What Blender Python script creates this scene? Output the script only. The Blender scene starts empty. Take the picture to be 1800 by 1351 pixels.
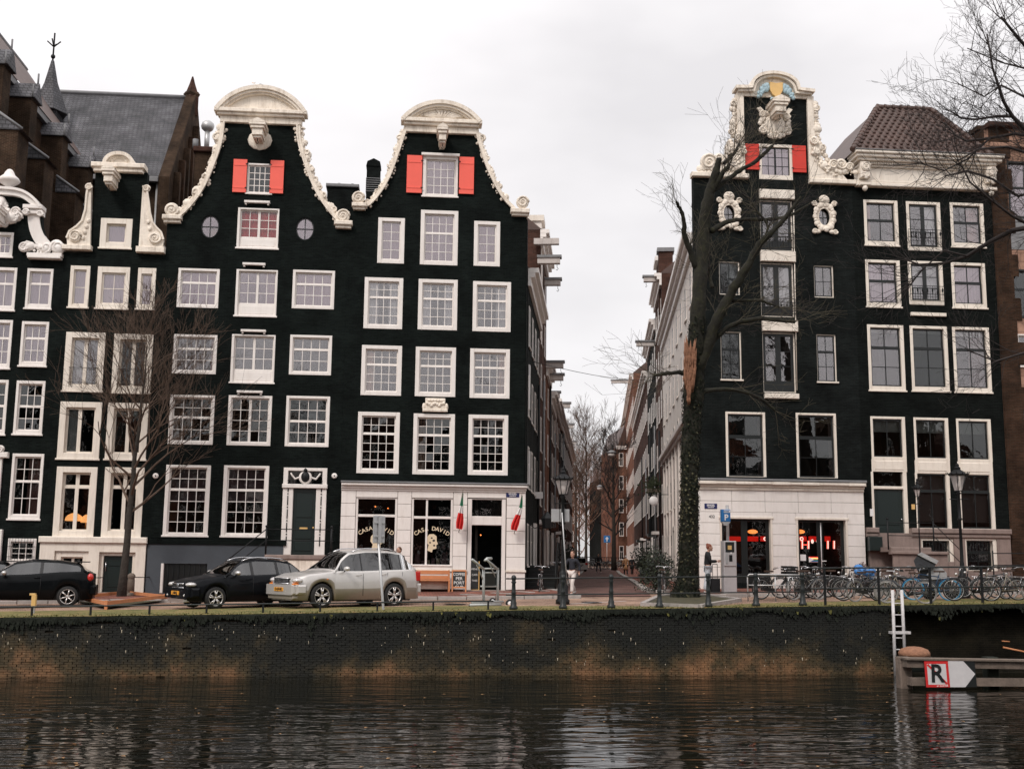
import bpy,math,random
from math import sin,cos,tan,atan,pi,radians as R_
from mathutils import Vector as V,Matrix
random.seed(7)
S=bpy.context.scene
COL=S.collection
# ------------------------------------------------------------------ camera, world, sun, exposure
PSI,PITCH,ROLL=R_(5.0),atan(310/2000),0.0106
CAM=V((0,-45,3.15))
_F=V((sin(PSI)*cos(PITCH),cos(PSI)*cos(PITCH),sin(PITCH)))
_R0=V((cos(PSI),-sin(PSI),0));_U0=_R0.cross(_F)
_R=_R0*cos(ROLL) +_U0*sin(ROLL);_U=_R0*-sin(ROLL) +_U0*cos(ROLL)
cam=bpy.data.cameras.new('camera');camo=bpy.data.objects.new('camera',cam);COL.objects.link(camo)
cam.lens=40.0;cam.sensor_width=36;cam.clip_end=3000;cam.clip_start=0.1
m=Matrix.Identity(4)
for i in range(3):
    m[i][0]=_R[i];m[i][1]=_U[i];m[i][2]=-_F[i];m[i][3]=CAM[i]
camo.matrix_world=m
S.camera=camo
S.view_settings.view_transform='Standard';S.view_settings.look='None'
S.view_settings.exposure=0.32;S.view_settings.gamma=1.0
S.view_settings.use_curve_mapping=False
S.cycles.max_bounces=7;S.cycles.transparent_max_bounces=16;S.cycles.glossy_bounces=4;S.cycles.diffuse_bounces=3
S.cycles.caustics_reflective=False;S.cycles.caustics_refractive=False
S.cycles.use_denoising=True
S.cycles.sample_clamp_indirect=6.0
SUN_EL,SUN_AZ=R_(46),R_(212)
w=bpy.data.worlds.new('World');S.world=w;w.use_nodes=True
nt=w.node_tree;nt.nodes.clear();N=nt.nodes.new;L=nt.links.new
sky=N('ShaderNodeTexSky');sky.sky_type='NISHITA';sky.sun_disc=False
sky.sun_elevation=SUN_EL;sky.sun_rotation=SUN_AZ
tc=N('ShaderNodeTexCoord');mp=N('ShaderNodeMapping');mp.inputs['Scale'].default_value=(1.4,1.4,3.2)
mp.inputs['Location'].default_value=(3.1,0.4,0.2)
n1=N('ShaderNodeTexNoise');n1.inputs['Scale'].default_value=1.3;n1.inputs['Detail'].default_value=5;n1.inputs['Roughness'].default_value=.5
cr=N('ShaderNodeValToRGB');cr.color_ramp.elements[0].position=.36;cr.color_ramp.elements[0].color=(5.8,5.62,5.68,1)
cr.color_ramp.elements[1].position=.60;cr.color_ramp.elements[1].color=(7.8,7.55,7.55,1)
sx=N('ShaderNodeSeparateXYZ');mr=N('ShaderNodeMapRange')
mr.inputs['From Min'].default_value=0.0;mr.inputs['From Max'].default_value=1.0
mr.inputs['To Min'].default_value=0.96;mr.inputs['To Max'].default_value=1.6
vm=N('ShaderNodeVectorMath');vm.operation='SCALE'
mx=N('ShaderNodeMix');mx.data_type='RGBA';mx.inputs['Factor'].default_value=0.93
bg=N('ShaderNodeBackground');bg.inputs['Strength'].default_value=0.1;out=N('ShaderNodeOutputWorld')
L(tc.outputs['Generated'],mp.inputs['Vector']);L(mp.outputs['Vector'],n1.inputs['Vector'])
L(n1.outputs['Fac'],cr.inputs['Fac']);L(tc.outputs['Generated'],sx.inputs[0]);L(sx.outputs['Z'],mr.inputs['Value'])
L(cr.outputs['Color'],vm.inputs[0]);L(mr.outputs['Result'],vm.inputs['Scale'])
L(sky.outputs['Color'],mx.inputs['A']);L(vm.outputs['Vector'],mx.inputs['B'])
L(mx.outputs['Result'],bg.inputs['Color']);L(bg.outputs['Background'],out.inputs['Surface'])
sl=bpy.data.lights.new('sun','SUN');sl.energy=1.5;sl.angle=R_(14);sl.color=(1.0,.93,.87)
so=bpy.data.objects.new('sun',sl);COL.objects.link(so)
so.rotation_euler=V((sin(SUN_AZ)*cos(SUN_EL),cos(SUN_AZ)*cos(SUN_EL),sin(SUN_EL))).to_track_quat('Z','Y').to_euler()

# ------------------------------------------------------------------ picture point -> place in the world
def ray(px,py):
    a,b=(px-900)/2000,(675.5-py)/2000
    return _F +_R*a +_U*b
def at(px,py,y=0.0):
    d=ray(px,py);return CAM +d*((y-CAM.y)/d.y)
def on_z(px,py,z):
    d=ray(px,py);return CAM +d*((z-CAM.z)/d.z)
def dep(px,py,D):
    return CAM +ray(px,py)*D
def proj(p):
    d=V(p)-CAM;z=d.dot(_F);return (900+2000*d.dot(_R)/z,675.5-2000*d.dot(_U)/z,z)

# ------------------------------------------------------------------ mesh builder and objects
WL={}
def wl(o):return WL.get(o.name,V((0,0,0))) if o else V((0,0,0))
class MB:
    def __init__(s):s.v=[];s.f=[];s.m=[];s.mats=[];s.sm=[]
    def mi(s,mat):
        if mat not in s.mats:s.mats.append(mat)
        return s.mats.index(mat)
    def add(s,vs,fs,mat,smooth=False):
        b=len(s.v);k=s.mi(mat);s.v +=[tuple(p) for p in vs]
        for f in fs:s.f.append([b+i for i in f]);s.m.append(k);s.sm.append(smooth)
        return s
    def box(s,x0,x1,y0,y1,z0,z1,mat,M=None):
        vs=[V((x,y,z)) for z in (z0,z1) for y in (y0,y1) for x in (x0,x1)]
        if M is not None:vs=[M @ p for p in vs]
        return s.add(vs,[(0,2,3,1),(4,5,7,6),(0,1,5,4),(2,6,7,3),(0,4,6,2),(1,3,7,5)],mat)
    def bbox(s,x0,x1,y0,y1,z0,z1,mat,c=.01,M=None):
        vs=[]
        for (y,i) in ((y1,0),(y0+c,0),(y0,c)):
            vs +=[V((x0+i,y,z0+i)),V((x1-i,y,z0+i)),V((x1-i,y,z1-i)),V((x0+i,y,z1-i))]
        if M is not None:vs=[M @ p for p in vs]
        fs=[(0,3,2,1)] +[(a+j,a+(j+1)%4,a+4+(j+1)%4,a+4+j) for a in (0,4) for j in range(4)] +[(8,9,10,11)]
        return s.add(vs,[tuple(reversed(f)) if 0 else f for f in fs],mat)
    def tube(s,pts,rs,mat,n=8,cap=True,smooth=True):
        pts=[V(p) for p in pts]
        if not hasattr(rs,'__len__'):rs=[rs]*len(pts)
        vs=[];fs=[]
        up=V((0,0,1));ref=None
        for i,p in enumerate(pts):
            t=(pts[min(i+1,len(pts)-1)]-pts[max(i-1,0)])
            if t.length< 1e-9:t=V((0,0,1))
            t.normalize()
            if ref is None:ref=V((1,0,0)) if abs(t.x)< .9 else V((0,1,0))
            a=ref -t*ref.dot(t)
            if a.length< 1e-4:a=t.orthogonal()
            a.normalize();ref=a;b=t.cross(a)
            for k in range(n):
                q=2*pi*k/n;vs.append(p +(a*cos(q)+b*sin(q))*rs[i])
        for i in range(len(pts)-1):
            for k in range(n):
                fs.append((i*n+k,i*n+(k+1)%n,(i+1)*n+(k+1)%n,(i+1)*n+k))
        if cap:fs.append(tuple(reversed(range(n))));fs.append(tuple((len(pts)-1)*n+k for k in range(n)))
        return s.add(vs,fs,mat,smooth)
    def lathe(s,prof,c,mat,n=12,ax='z',smooth=True,M=None,cap=True):
        vs=[];fs=[];c=V(c)
        for (r,h) in prof:
            for k in range(n):
                q=2*pi*k/n
                p=V((r*cos(q),r*sin(q),h)) if ax=='z' else (V((r*cos(q),h,r*sin(q))) if ax=='y' else V((h,r*cos(q),r*sin(q))))
                if M is not None:p=M @ p
                vs.append(c+p)
        for i in range(len(prof)-1):
            for k in range(n):
                fs.append((i*n+k,i*n+(k+1)%n,(i+1)*n+(k+1)%n,(i+1)*n+k))
        if cap:fs.append(tuple(reversed(range(n))));fs.append(tuple((len(prof)-1)*n+k for k in range(n)))
        return s.add(vs,fs,mat,smooth)
    def ball(s,c,r,mat,n=8,m=5):
        r=V(r) if hasattr(r,'__len__') else V((r,r,r));c=V(c);vs=[];fs=[]
        for i in range(m+1):
            th=pi*i/m
            for k in range(n):
                q=2*pi*k/n;vs.append(c+V((r.x*sin(th)*cos(q),r.y*sin(th)*sin(q),r.z*cos(th))))
        for i in range(m):
            for k in range(n):fs.append((i*n+k,i*n+(k+1)%n,(i+1)*n+(k+1)%n,(i+1)*n+k))
        return s.add(vs,fs,mat,True)
    def prism(s,pts,y0,y1,mat,ax='y',M=None):
        """polygon pts (a,b) extruded; ax y: (a,·,b), ax z: (a,b,·), ax x: (·,a,b)"""
        n=len(pts)
        def mk(p,h):
            q=V((p[0],h,p[1])) if ax=='y' else (V((p[0],p[1],h)) if ax=='z' else V((h,p[0],p[1])))
            return M @ q if M is not None else q
        vs=[mk(p,y0) for p in pts]+[mk(p,y1) for p in pts]
        fs=[tuple(range(n)),tuple(reversed(range(n,2*n)))]+[(i,n+i,n+(i+1) % n,(i+1) % n) for i in range(n)]
        return s.add(vs,fs,mat)
    def mesh(s,name,org=V((0,0,0))):
        me=bpy.data.meshes.new(name)
        me.from_pydata([(x-org.x,y-org.y,z-org.z) for x,y,z in s.v],[],s.f)
        for mt in s.mats:me.materials.append(M_[mt])
        me.polygons.foreach_set('material_index',s.m);me.polygons.foreach_set('use_smooth',s.sm)
        fix_normals(me)
        me.update();return me
    def build(s,name,parent=None,org=None,**tags):
        if not s.v:return None
        po=wl(parent);o_=po if org is None else V(org)
        ob=bpy.data.objects.new(name,s.mesh(name,o_));COL.objects.link(ob)
        ob.location=o_-po;WL[ob.name]=o_.copy()
        if parent:ob.parent=parent
        tag(ob,**tags);return ob
import bmesh
def fix_normals(me):
    bm=bmesh.new();bm.from_mesh(me);bmesh.ops.recalc_face_normals(bm,faces=bm.faces);bm.to_mesh(me);bm.free()
def tag(o,label=None,cat=None,group=None,kind=None):
    if label:o['label']=label
    if cat:o['category']=cat
    if group:o['group']=group
    if kind:o['kind']=kind
    return o
def thing(name,loc,label,cat,group=None,rz=0):
    o=bpy.data.objects.new(name,None);COL.objects.link(o);o.location=loc;o.rotation_euler=(0,0,rz)
    o.empty_display_size=.3
    WL[o.name]=V(loc);return tag(o,label,cat,group)
def inst(name,me,parent,loc,rot=None,scale=None):
    o=bpy.data.objects.new(name,me);COL.objects.link(o);o.parent=parent
    o.location=V(loc)-wl(parent)
    if rot:o.rotation_euler=rot
    if scale:o.scale=scale
    WL[o.name]=V(loc);return o
def copy_tree(o,parent=None):
    c=o.copy();COL.objects.link(c)
    if parent:c.parent=parent
    WL[c.name]=wl(o)
    for ch in list(o.children):copy_tree(ch,c)
    return c
def plate(name,outline,holes,y0,y1,mat,parent,**tags):
    """flat wall in the (x,z) plane between y0 and y1 with real openings"""
    cu=bpy.data.curves.new(name,'CURVE');cu.dimensions='2D';cu.fill_mode='BOTH';cu.extrude=abs(y1-y0)/2
    for lp in [outline]+holes:
        sp=cu.splines.new('POLY');sp.points.add(len(lp)-1);sp.use_cyclic_u=True
        for i,p in enumerate(lp):sp.points[i].co=(p[0],p[1],0,1)
    t=bpy.data.objects.new('tmp',cu);COL.objects.link(t)
    dg=bpy.context.evaluated_depsgraph_get()
    me=bpy.data.meshes.new_from_object(t.evaluated_get(dg))
    bpy.data.objects.remove(t);bpy.data.curves.remove(cu)
    po=wl(parent);ym=(y0+y1)/2
    for v in me.vertices:
        x,y,z=v.co;v.co=(x-po.x,ym+z-po.y,y-po.z)
    me.materials.clear();me.materials.append(M_[mat])
    for p in me.polygons:p.use_smooth=False;p.material_index=0
    bm=bmesh.new();bm.from_mesh(me);bmesh.ops.remove_doubles(bm,verts=bm.verts,dist=1e-5)
    bmesh.ops.recalc_face_normals(bm,faces=bm.faces);bm.to_mesh(me);bm.free()
    ob=bpy.data.objects.new(name,me);COL.objects.link(ob);WL[ob.name]=po.copy()
    if parent:ob.parent=parent
    return tag(ob,**tags)

# ------------------------------------------------------------------ materials
M_={}
def mat(name,col,rough=.7,var=.0,vs=3.0,bump=0.0,bs=20.0,metal=0.0,spec=.5,coat=0.0,dirt=None,streak=0.0):
    m=bpy.data.materials.new(name);m.use_nodes=True;t=m.node_tree;b=t.nodes['Principled BSDF']
    b.inputs['Base Color'].default_value=(*col,1);b.inputs['Roughness'].default_value=rough
    b.inputs['Metallic'].default_value=metal;b.inputs['Specular IOR Level'].default_value=spec
    if coat:b.inputs['Coat Weight'].default_value=coat;b.inputs['Coat Roughness'].default_value=.05
    N=t.nodes.new;L=t.links.new
    g=N('ShaderNodeTexCoord');oi=N('ShaderNodeNewGeometry')
    c_out=None
    if var or dirt:
        n=N('ShaderNodeTexNoise');n.inputs['Scale'].default_value=vs;n.inputs['Detail'].default_value=6;n.inputs['Roughness'].default_value=.62
        L(oi.outputs['Position'],n.inputs['Vector'])
        r=N('ShaderNodeMapRange');r.inputs['From Min'].default_value=.25;r.inputs['From Max'].default_value=.75
        r.inputs['To Min'].default_value=1-var;r.inputs['To Max'].default_value=1+var;L(n.outputs['Fac'],r.inputs['Value'])
        v=N('ShaderNodeVectorMath');v.operation='SCALE';v.inputs[0].default_value=col;L(r.outputs['Result'],v.inputs['Scale'])
        c_out=v.outputs['Vector']
    if dirt:
        dc,amt=dirt
        mp=N('ShaderNodeMapping');mp.inputs['Scale'].default_value=(5,5,.8 if streak else 5)
        L(oi.outputs['Position'],mp.inputs['Vector'])
        n2=N('ShaderNodeTexNoise');n2.inputs['Scale'].default_value=1.0;n2.inputs['Detail'].default_value=8;n2.inputs['Roughness'].default_value=.7
        L(mp.outputs['Vector'],n2.inputs['Vector'])
        r2=N('ShaderNodeMapRange');r2.inputs['From Min'].default_value=.48;r2.inputs['From Max'].default_value=.78
        r2.inputs['To Max'].default_value=amt;L(n2.outputs['Fac'],r2.inputs['Value'])
        mx=N('ShaderNodeMix');mx.data_type='RGBA';L(r2.outputs['Result'],mx.inputs['Factor']);L(c_out,mx.inputs['A'])
        mx.inputs['B'].default_value=(*dc,1);c_out=mx.outputs['Result']
    if c_out:L(c_out,b.inputs['Base Color'])
    if bump:
        n=N('ShaderNodeTexNoise');n.inputs['Scale'].default_value=bs;n.inputs['Detail'].default_value=5
        L(oi.outputs['Position'],n.inputs['Vector'])
        bp=N('ShaderNodeBump');bp.inputs['Strength'].default_value=1;bp.inputs['Distance'].default_value=bump
        L(n.outputs['Fac'],bp.inputs['Height']);L(bp.outputs['Normal'],b.inputs['Normal'])
    M_[name]=m;return m
def brickmat(name,c1,c2,cm,bw=.22,bh=.065,mortar=.009,rough=.9,plane='xz',bump=.010,blotch=None,spec=.10,off=.5):
    m=bpy.data.materials.new(name);m.use_nodes=True;t=m.node_tree;b=t.nodes['Principled BSDF']
    N=t.nodes.new;L=t.links.new;g=N('ShaderNodeNewGeometry');s=N('ShaderNodeSeparateXYZ');L(g.outputs['Position'],s.inputs[0])
    c=N('ShaderNodeCombineXYZ')
    if plane=='xz':
        a=N('ShaderNodeMath');a.operation='ADD';L(s.outputs['X'],a.inputs[0]);L(s.outputs['Y'],a.inputs[1])
        L(a.outputs[0],c.inputs['X']);L(s.outputs['Z'],c.inputs['Y'])
    else:L(s.outputs['X'],c.inputs['X']);L(s.outputs['Y'],c.inputs['Y'])
    bt=N('ShaderNodeTexBrick');L(c.outputs[0],bt.inputs['Vector']);bt.offset=off
    bt.inputs['Scale'].default_value=1;bt.inputs['Brick Width'].default_value=bw;bt.inputs['Row Height'].default_value=bh
    bt.inputs['Mortar Size'].default_value=mortar;bt.inputs['Color1'].default_value=(*c1,1);bt.inputs['Color2'].default_value=(*c2,1)
    bt.inputs['Mortar'].default_value=(*cm,1);bt.inputs['Mortar Smooth'].default_value=.3
    n=N('ShaderNodeTexNoise');n.inputs['Scale'].default_value=.8;n.inputs['Detail'].default_value=7;n.inputs['Roughness'].default_value=.65
    L(g.outputs['Position'],n.inputs['Vector'])
    r=N('ShaderNodeMapRange');r.inputs['From Min'].default_value=.3;r.inputs['From Max'].default_value=.72;r.inputs['To Min'].default_value=.45;r.inputs['To Max'].default_value=1.8
    L(n.outputs['Fac'],r.inputs['Value'])
    v=N('ShaderNodeVectorMath');v.operation='SCALE';L(bt.outputs['Color'],v.inputs[0]);L(r.outputs['Result'],v.inputs['Scale'])
    co=v.outputs['Vector']
    if blotch:
        bc,lo,hi,amt,sc=blotch
        n2=N('ShaderNodeTexNoise');n2.inputs['Scale'].default_value=sc;n2.inputs['Detail'].default_value=9;n2.inputs['Roughness'].default_value=.72
        L(g.outputs['Position'],n2.inputs['Vector'])
        r2=N('ShaderNodeMapRange');r2.inputs['From Min'].default_value=lo;r2.inputs['From Max'].default_value=hi;r2.inputs['To Max'].default_value=amt
        L(n2.outputs['Fac'],r2.inputs['Value'])
        mx=N('ShaderNodeMix');mx.data_type='RGBA';L(r2.outputs['Result'],mx.inputs['Factor']);L(co,mx.inputs['A']);mx.inputs['B'].default_value=(*bc,1);co=mx.outputs['Result']
    L(co,b.inputs['Base Color']);b.inputs['Roughness'].default_value=rough;b.inputs['Specular IOR Level'].default_value=spec
    n3=N('ShaderNodeTexNoise');n3.inputs['Scale'].default_value=30;n3.inputs['Detail'].default_value=4;L(g.outputs['Position'],n3.inputs['Vector'])
    ma=N('ShaderNodeMath');ma.operation='MULTIPLY_ADD';L(bt.outputs['Fac'],ma.inputs[0]);ma.inputs[1].default_value=-1.0;L(n3.outputs['Fac'],ma.inputs[2])
    bp=N('ShaderNodeBump');bp.inputs['Distance'].default_value=bump;L(ma.outputs[0],bp.inputs['Height']);L(bp.outputs['Normal'],b.inputs['Normal'])
    M_[name]=m;return m
def emis(name,col,st):
    m=bpy.data.materials.new(name);m.use_nodes=True;b=m.node_tree.nodes['Principled BSDF']
    b.inputs['Base Color'].default_value=(*col,1);b.inputs['Emission Color'].default_value=(*col,1);b.inputs['Emission Strength'].default_value=st
    M_[name]=m
def glass(name,tint=(1,1,1),lo=.10,hi=1.0,wav=.0006,rough=.012,gc=(1,1,1)):
    m=bpy.data.materials.new(name);m.use_nodes=True;t=m.node_tree;t.nodes.clear();N=t.nodes.new;L=t.links.new
    o=N('ShaderNodeOutputMaterial');tr=N('ShaderNodeBsdfTransparent');tr.inputs['Color'].default_value=(*tint,1)
    gl=N('ShaderNodeBsdfGlossy');gl.inputs['Roughness'].default_value=rough;gl.inputs['Color'].default_value=(*gc,1)
    fr=N('ShaderNodeFresnel');fr.inputs['IOR'].default_value=1.5
    mr=N('ShaderNodeMapRange');mr.inputs['From Min'].default_value=.04;mr.inputs['To Min'].default_value=lo;mr.inputs['To Max'].default_value=hi
    mx=N('ShaderNodeMixShader');g=N('ShaderNodeNewGeometry');n=N('ShaderNodeTexNoise');n.inputs['Scale'].default_value=2.6;n.inputs['Detail'].default_value=2
    bp=N('ShaderNodeBump');bp.inputs['Distance'].default_value=wav*6;bp.inputs['Strength'].default_value=.6
    L(g.outputs['Position'],n.inputs['Vector']);L(n.outputs['Fac'],bp.inputs['Height']);L(bp.outputs['Normal'],gl.inputs['Normal'])
    L(fr.outputs[0],mr.inputs['Value']);L(mr.outputs[0],mx.inputs['Fac']);L(tr.outputs[0],mx.inputs[1]);L(gl.outputs[0],mx.inputs[2]);L(mx.outputs[0],o.inputs['Surface'])
    M_[name]=m
brickmat('black_brick',(.0068,.0100,.0090),(.0030,.0048,.0044),(.008,.0105,.0098),blotch=((.05,.05,.047),.66,.84,.35,3.5))
brickmat('black_brick_b',(.0095,.0120,.0116),(.0050,.0066,.0064),(.0115,.0135,.013),blotch=((.06,.055,.05),.7,.9,.3,2.5))
brickmat('black_brick_c',(.0064,.0084,.0077),(.0030,.0042,.0039),(.008,.0098,.009),blotch=((.04,.035,.03),.7,.9,.3,2.5))
brickmat('recess_brick',(.013,.0115,.008),(.008,.0075,.005),(.018,.015,.010),blotch=((.03,.024,.012),.5,.8,.5,1.2))
brickmat('brown_brick',(.060,.030,.018),(.035,.018,.011),(.050,.038,.028),blotch=((.012,.010,.008),.45,.8,.75,.9))
brickmat('church_brick',(.052,.028,.017),(.026,.014,.009),(.075,.055,.038),mortar=.012,blotch=((.010,.008,.006),.45,.75,.85,.5))
brickmat('red_brick',(.20,.075,.045),(.13,.05,.032),(.16,.12,.09),blotch=((.03,.02,.015),.55,.9,.6,.7))
brickmat('dark_red_brick',(.085,.038,.028),(.055,.026,.020),(.07,.05,.04),blotch=((.02,.015,.012),.5,.9,.6,.7))
brickmat('paving_red',(.30,.125,.095),(.20,.085,.065),(.09,.06,.05),bw=.22,bh=.11,mortar=.012,plane='xy',rough=.85,blotch=((.10,.07,.055),.5,.85,.6,.9))
brickmat('paving_road',(.40,.27,.20),(.30,.19,.145),(.13,.10,.08),bw=.22,bh=.11,mortar=.012,plane='xy',rough=.8,blotch=((.16,.11,.08),.45,.8,.6,.5))
brickmat('paving_street',(.19,.10,.085),(.13,.07,.06),(.07,.05,.04),bw=.22,bh=.11,mortar=.012,plane='xy',rough=.7,blotch=((.10,.07,.06),.45,.85,.6,.6))
mat('white_paint',(.84,.79,.75),.45,.05,2.0,.003,12,dirt=((.42,.34,.27),.28),streak=1)
mat('cream_paint',(.82,.745,.655),.5,.06,2.0,.003,12,dirt=((.35,.26,.18),.40),streak=1)
mat('cream_stone',(.86,.775,.67),.8,.12,3.0,.018,14,dirt=((.26,.19,.13),.7),streak=1)
mat('plinth_stone',(.25,.19,.168),.85,.18,2.0,.008,14,dirt=((.12,.09,.075),.6),streak=1)
mat('black_sash',(.008,.010,.010),.35)
mat('dark_green',(.010,.018,.017),.3,spec=.6)
mat('grey_render',(.062,.072,.084),.8,.14,1.5,.004,20)
mat('grout',(.12,.095,.08),.95)
mat('coral_shutter',(.90,.125,.085),.42,.04,3)
mat('red_shutter',(.62,.035,.018),.45,.08,3)
mat('interior',(.03,.026,.022),.95,.2,1.0)
mat('curtain_white',(.74,.72,.72),.9);mat('curtain_rose',(.56,.30,.27),.9);mat('curtain_mauve',(.34,.21,.23),.9)
mat('curtain_peach',(.68,.42,.31),.9);mat('curtain_red',(.85,.08,.08),.9);mat('blind',(.70,.68,.64),.8)
mat('curtain_dim',(.33,.24,.225),.9)
mat('curtain_dark',(.12,.085,.10),.9)
mat('blue_grey_paint',(.36,.50,.56),.5,.15,6,.01,30);mat('gold_paint',(.72,.46,.17),.4,.1,4,spec=.6)
mat('black_iron',(.008,.009,.010),.55,spec=.3);mat('iron_worn',(.014,.018,.018),.45,.3,6,spec=.45)
mat('galvanised',(.50,.50,.50),.4,.12,5,metal=.5);mat('steel',(.62,.62,.64),.25,metal=.9)
brickmat('slate',(.105,.103,.113),(.075,.074,.083),(.018,.018,.02),bw=.28,bh=.20,mortar=.02,rough=.6,bump=.02,blotch=((.014,.016,.018),.45,.72,.8,.35),spec=.4)
mat('roof_tile',(.082,.044,.034),.5,.3,1.3,.006,20,dirt=((.02,.017,.012),.6))
mat('lead',(.20,.20,.205),.6,.2,2)
mat('wood_orange',(.54,.22,.095),.6,.15,5);mat('wood_old',(.16,.125,.10),.85,.3,4,.01,25)
mat('oak',(.35,.18,.09),.6,.15,5)
mat('tyre',(.012,.012,.012),.8);mat('rubber',(.02,.02,.02),.8)
mat('granite',(.36,.33,.31),.8,.15,8,.004,30,dirt=((.12,.11,.08),.5))
glass('pane_glass',lo=.13,gc=(1,.96,.97))
glass('pane_clear',lo=.05)
glass('pane_sky',(.9,.86,.88),lo=.20,gc=(1,.925,.95))
glass('pane_dark',(.7,.72,.72),lo=.065)
mat('street_pane',(.012,.013,.014),.35,spec=.3);mat('earth',(.05,.045,.022),.95,.5,4,.02,15,dirt=((.12,.09,.04),.5))

# ------------------------------------------------------------------ ground heights, quay line, street frame
QA,QB=on_z(0,1190,0),on_z(1560,1185,0)
def yq(x):return QA.y +(QB.y-QA.y)*(x-QA.x)/(QB.x-QA.x)
def _ztop(px,py):
    d=ray(px,py);
    k=(QB.y-QA.y)/(QB.x-QA.x)
    t=(QA.y +k*(CAM.x-QA.x) -CAM.y)/(d.y -k*d.x)
    return CAM +d*t
_za,_zb=_ztop(60,1084.5),_ztop(1560,1064)
def zq(x):return _za.z +(_zb.z-_za.z)*(max(-28,min(28,x))-_za.x)/(_zb.x-_za.x)
SA=R_(9.4);SD=V((sin(SA),cos(SA),0));SN=V((cos(SA),-sin(SA),0))
CL,CR=at(921,900),at(1228,950)
CL.z=CR.z=0
def g(x,y):
    t=max(0,min(110,y));u=max(0,min(1,(t-55)/35))
    return zq(min(x,12+0*y) if y> 20 else x) +.0105*(max(0,min(y,0)-yq(x)) if y< 0 else -yq(x)*max(0,1-t/200)) +t*.001+.42*u*u*(3-2*u)
def sheet(name,near,far,n,m,mat_,dz=0.0,parent=None,th=0.0,**tags):
    """ground-following sheet between two polylines given as functions of s in 0..1"""
    b=MB();vs=[]
    for j in range(m+1):
        for i in range(n+1):
            s=i/n;p,q=near(s),far(s);r=j/m
            x=p[0]+(q[0]-p[0])*r;y=p[1]+(q[1]-p[1])*r;vs.append(V((x,y,g(x,y)+dz)))
    fs=[(j*(n+1)+i,j*(n+1)+i+1,(j+1)*(n+1)+i+1,(j+1)*(n+1)+i) for j in range(m) for i in range(n)]
    b.add(vs,fs,mat_)
    if th:
        k=len(vs);lo=[v-V((0,0,th)) for v in vs];b.add(lo,[],mat_)
        edge=list(range(n+1))+[j*(n+1)+n for j in range(1,m+1)]+[m*(n+1)+i for i in range(n-1,-1,-1)]+[j*(n+1) for j in range(m-1,0,-1)]
        for a,c in zip(edge,edge[1:]+edge[:1]):b.f.append([a,c,k+c,k+a]);b.m.append(0);b.sm.append(False)
    return b.build(name,parent,**tags)
def onz_g(px,py):
    """ground point seen at a picture point"""
    z=1.8
    for _ in range(8):p=on_z(px,py,z);z=g(p.x,p.y)
    return V((p.x,p.y,z))
# the ground: one sheet to the horizon behind the quay
b=MB();xs=[-600,-150,-60,-28]+[-26+2*i for i in range(27)]+[28,60,150,600]
ys=[None,-13,-11,-9,-6,-3,0,3,10,20,40,60,80,110,200,500,1500]
for y in ys:
    for x in xs:
        yy=yq(x)+.32 if y is None else max(y,yq(x)+.6+.1*ys.index(y))
        b.v.append((x,yy,g(x,yy)-.02))
n=len(xs)
for j in range(len(ys)-1):
    for i in range(n-1):b.f.append([j*n+i,j*n+i+1,(j+1)*n+i+1,(j+1)*n+i]);b.m.append(0);b.sm.append(False)
b.mats=['paving_road']
b.build('ground',kind='structure')
def lerp2(p,q):return lambda s:(p[0]+(q[0]-p[0])*s,p[1]+(q[1]-p[1])*s)
# pavement in front of the houses, raised, with kerb stones
KY=lambda x:-4.9+.0*x
XL,XR=-32.0,34.0
sheet('pavement',lambda s:(XL+(CL.x+1.2-XL)*s,KY(0)),lambda s:(XL+(CL.x+1.2-XL)*s,.4),30,4,'paving_red',.09,th=.2,kind='structure')
sheet('pavement',lambda s:(CR.x-1.4+(XR-CR.x+1.4)*s,KY(0)),lambda s:(CR.x-1.4+(XR-CR.x+1.4)*s,.4),24,4,'paving_red',.09,th=.2,kind='structure')
kerb=thing('kerb',(0,KY(0),g(0,KY(0))),'long straight granite kerb along the pavement in front of the black houses','kerb')
stone=MB().bbox(-.49,.49,-.09,.09,-.08,.10,'granite',.015).mesh('kerb_stone')
x=XL+.5
while x< XR:
    if not (CL.x+1.3< x< CR.x-1.5):
        inst('kerb_stone',stone,kerb,(x,KY(x)-.10+random.uniform(-.006,.006),g(x,KY(x))+random.uniform(-.006,.006)),(0,0,random.uniform(-.006,.006)))
    x +=1.0
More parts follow.
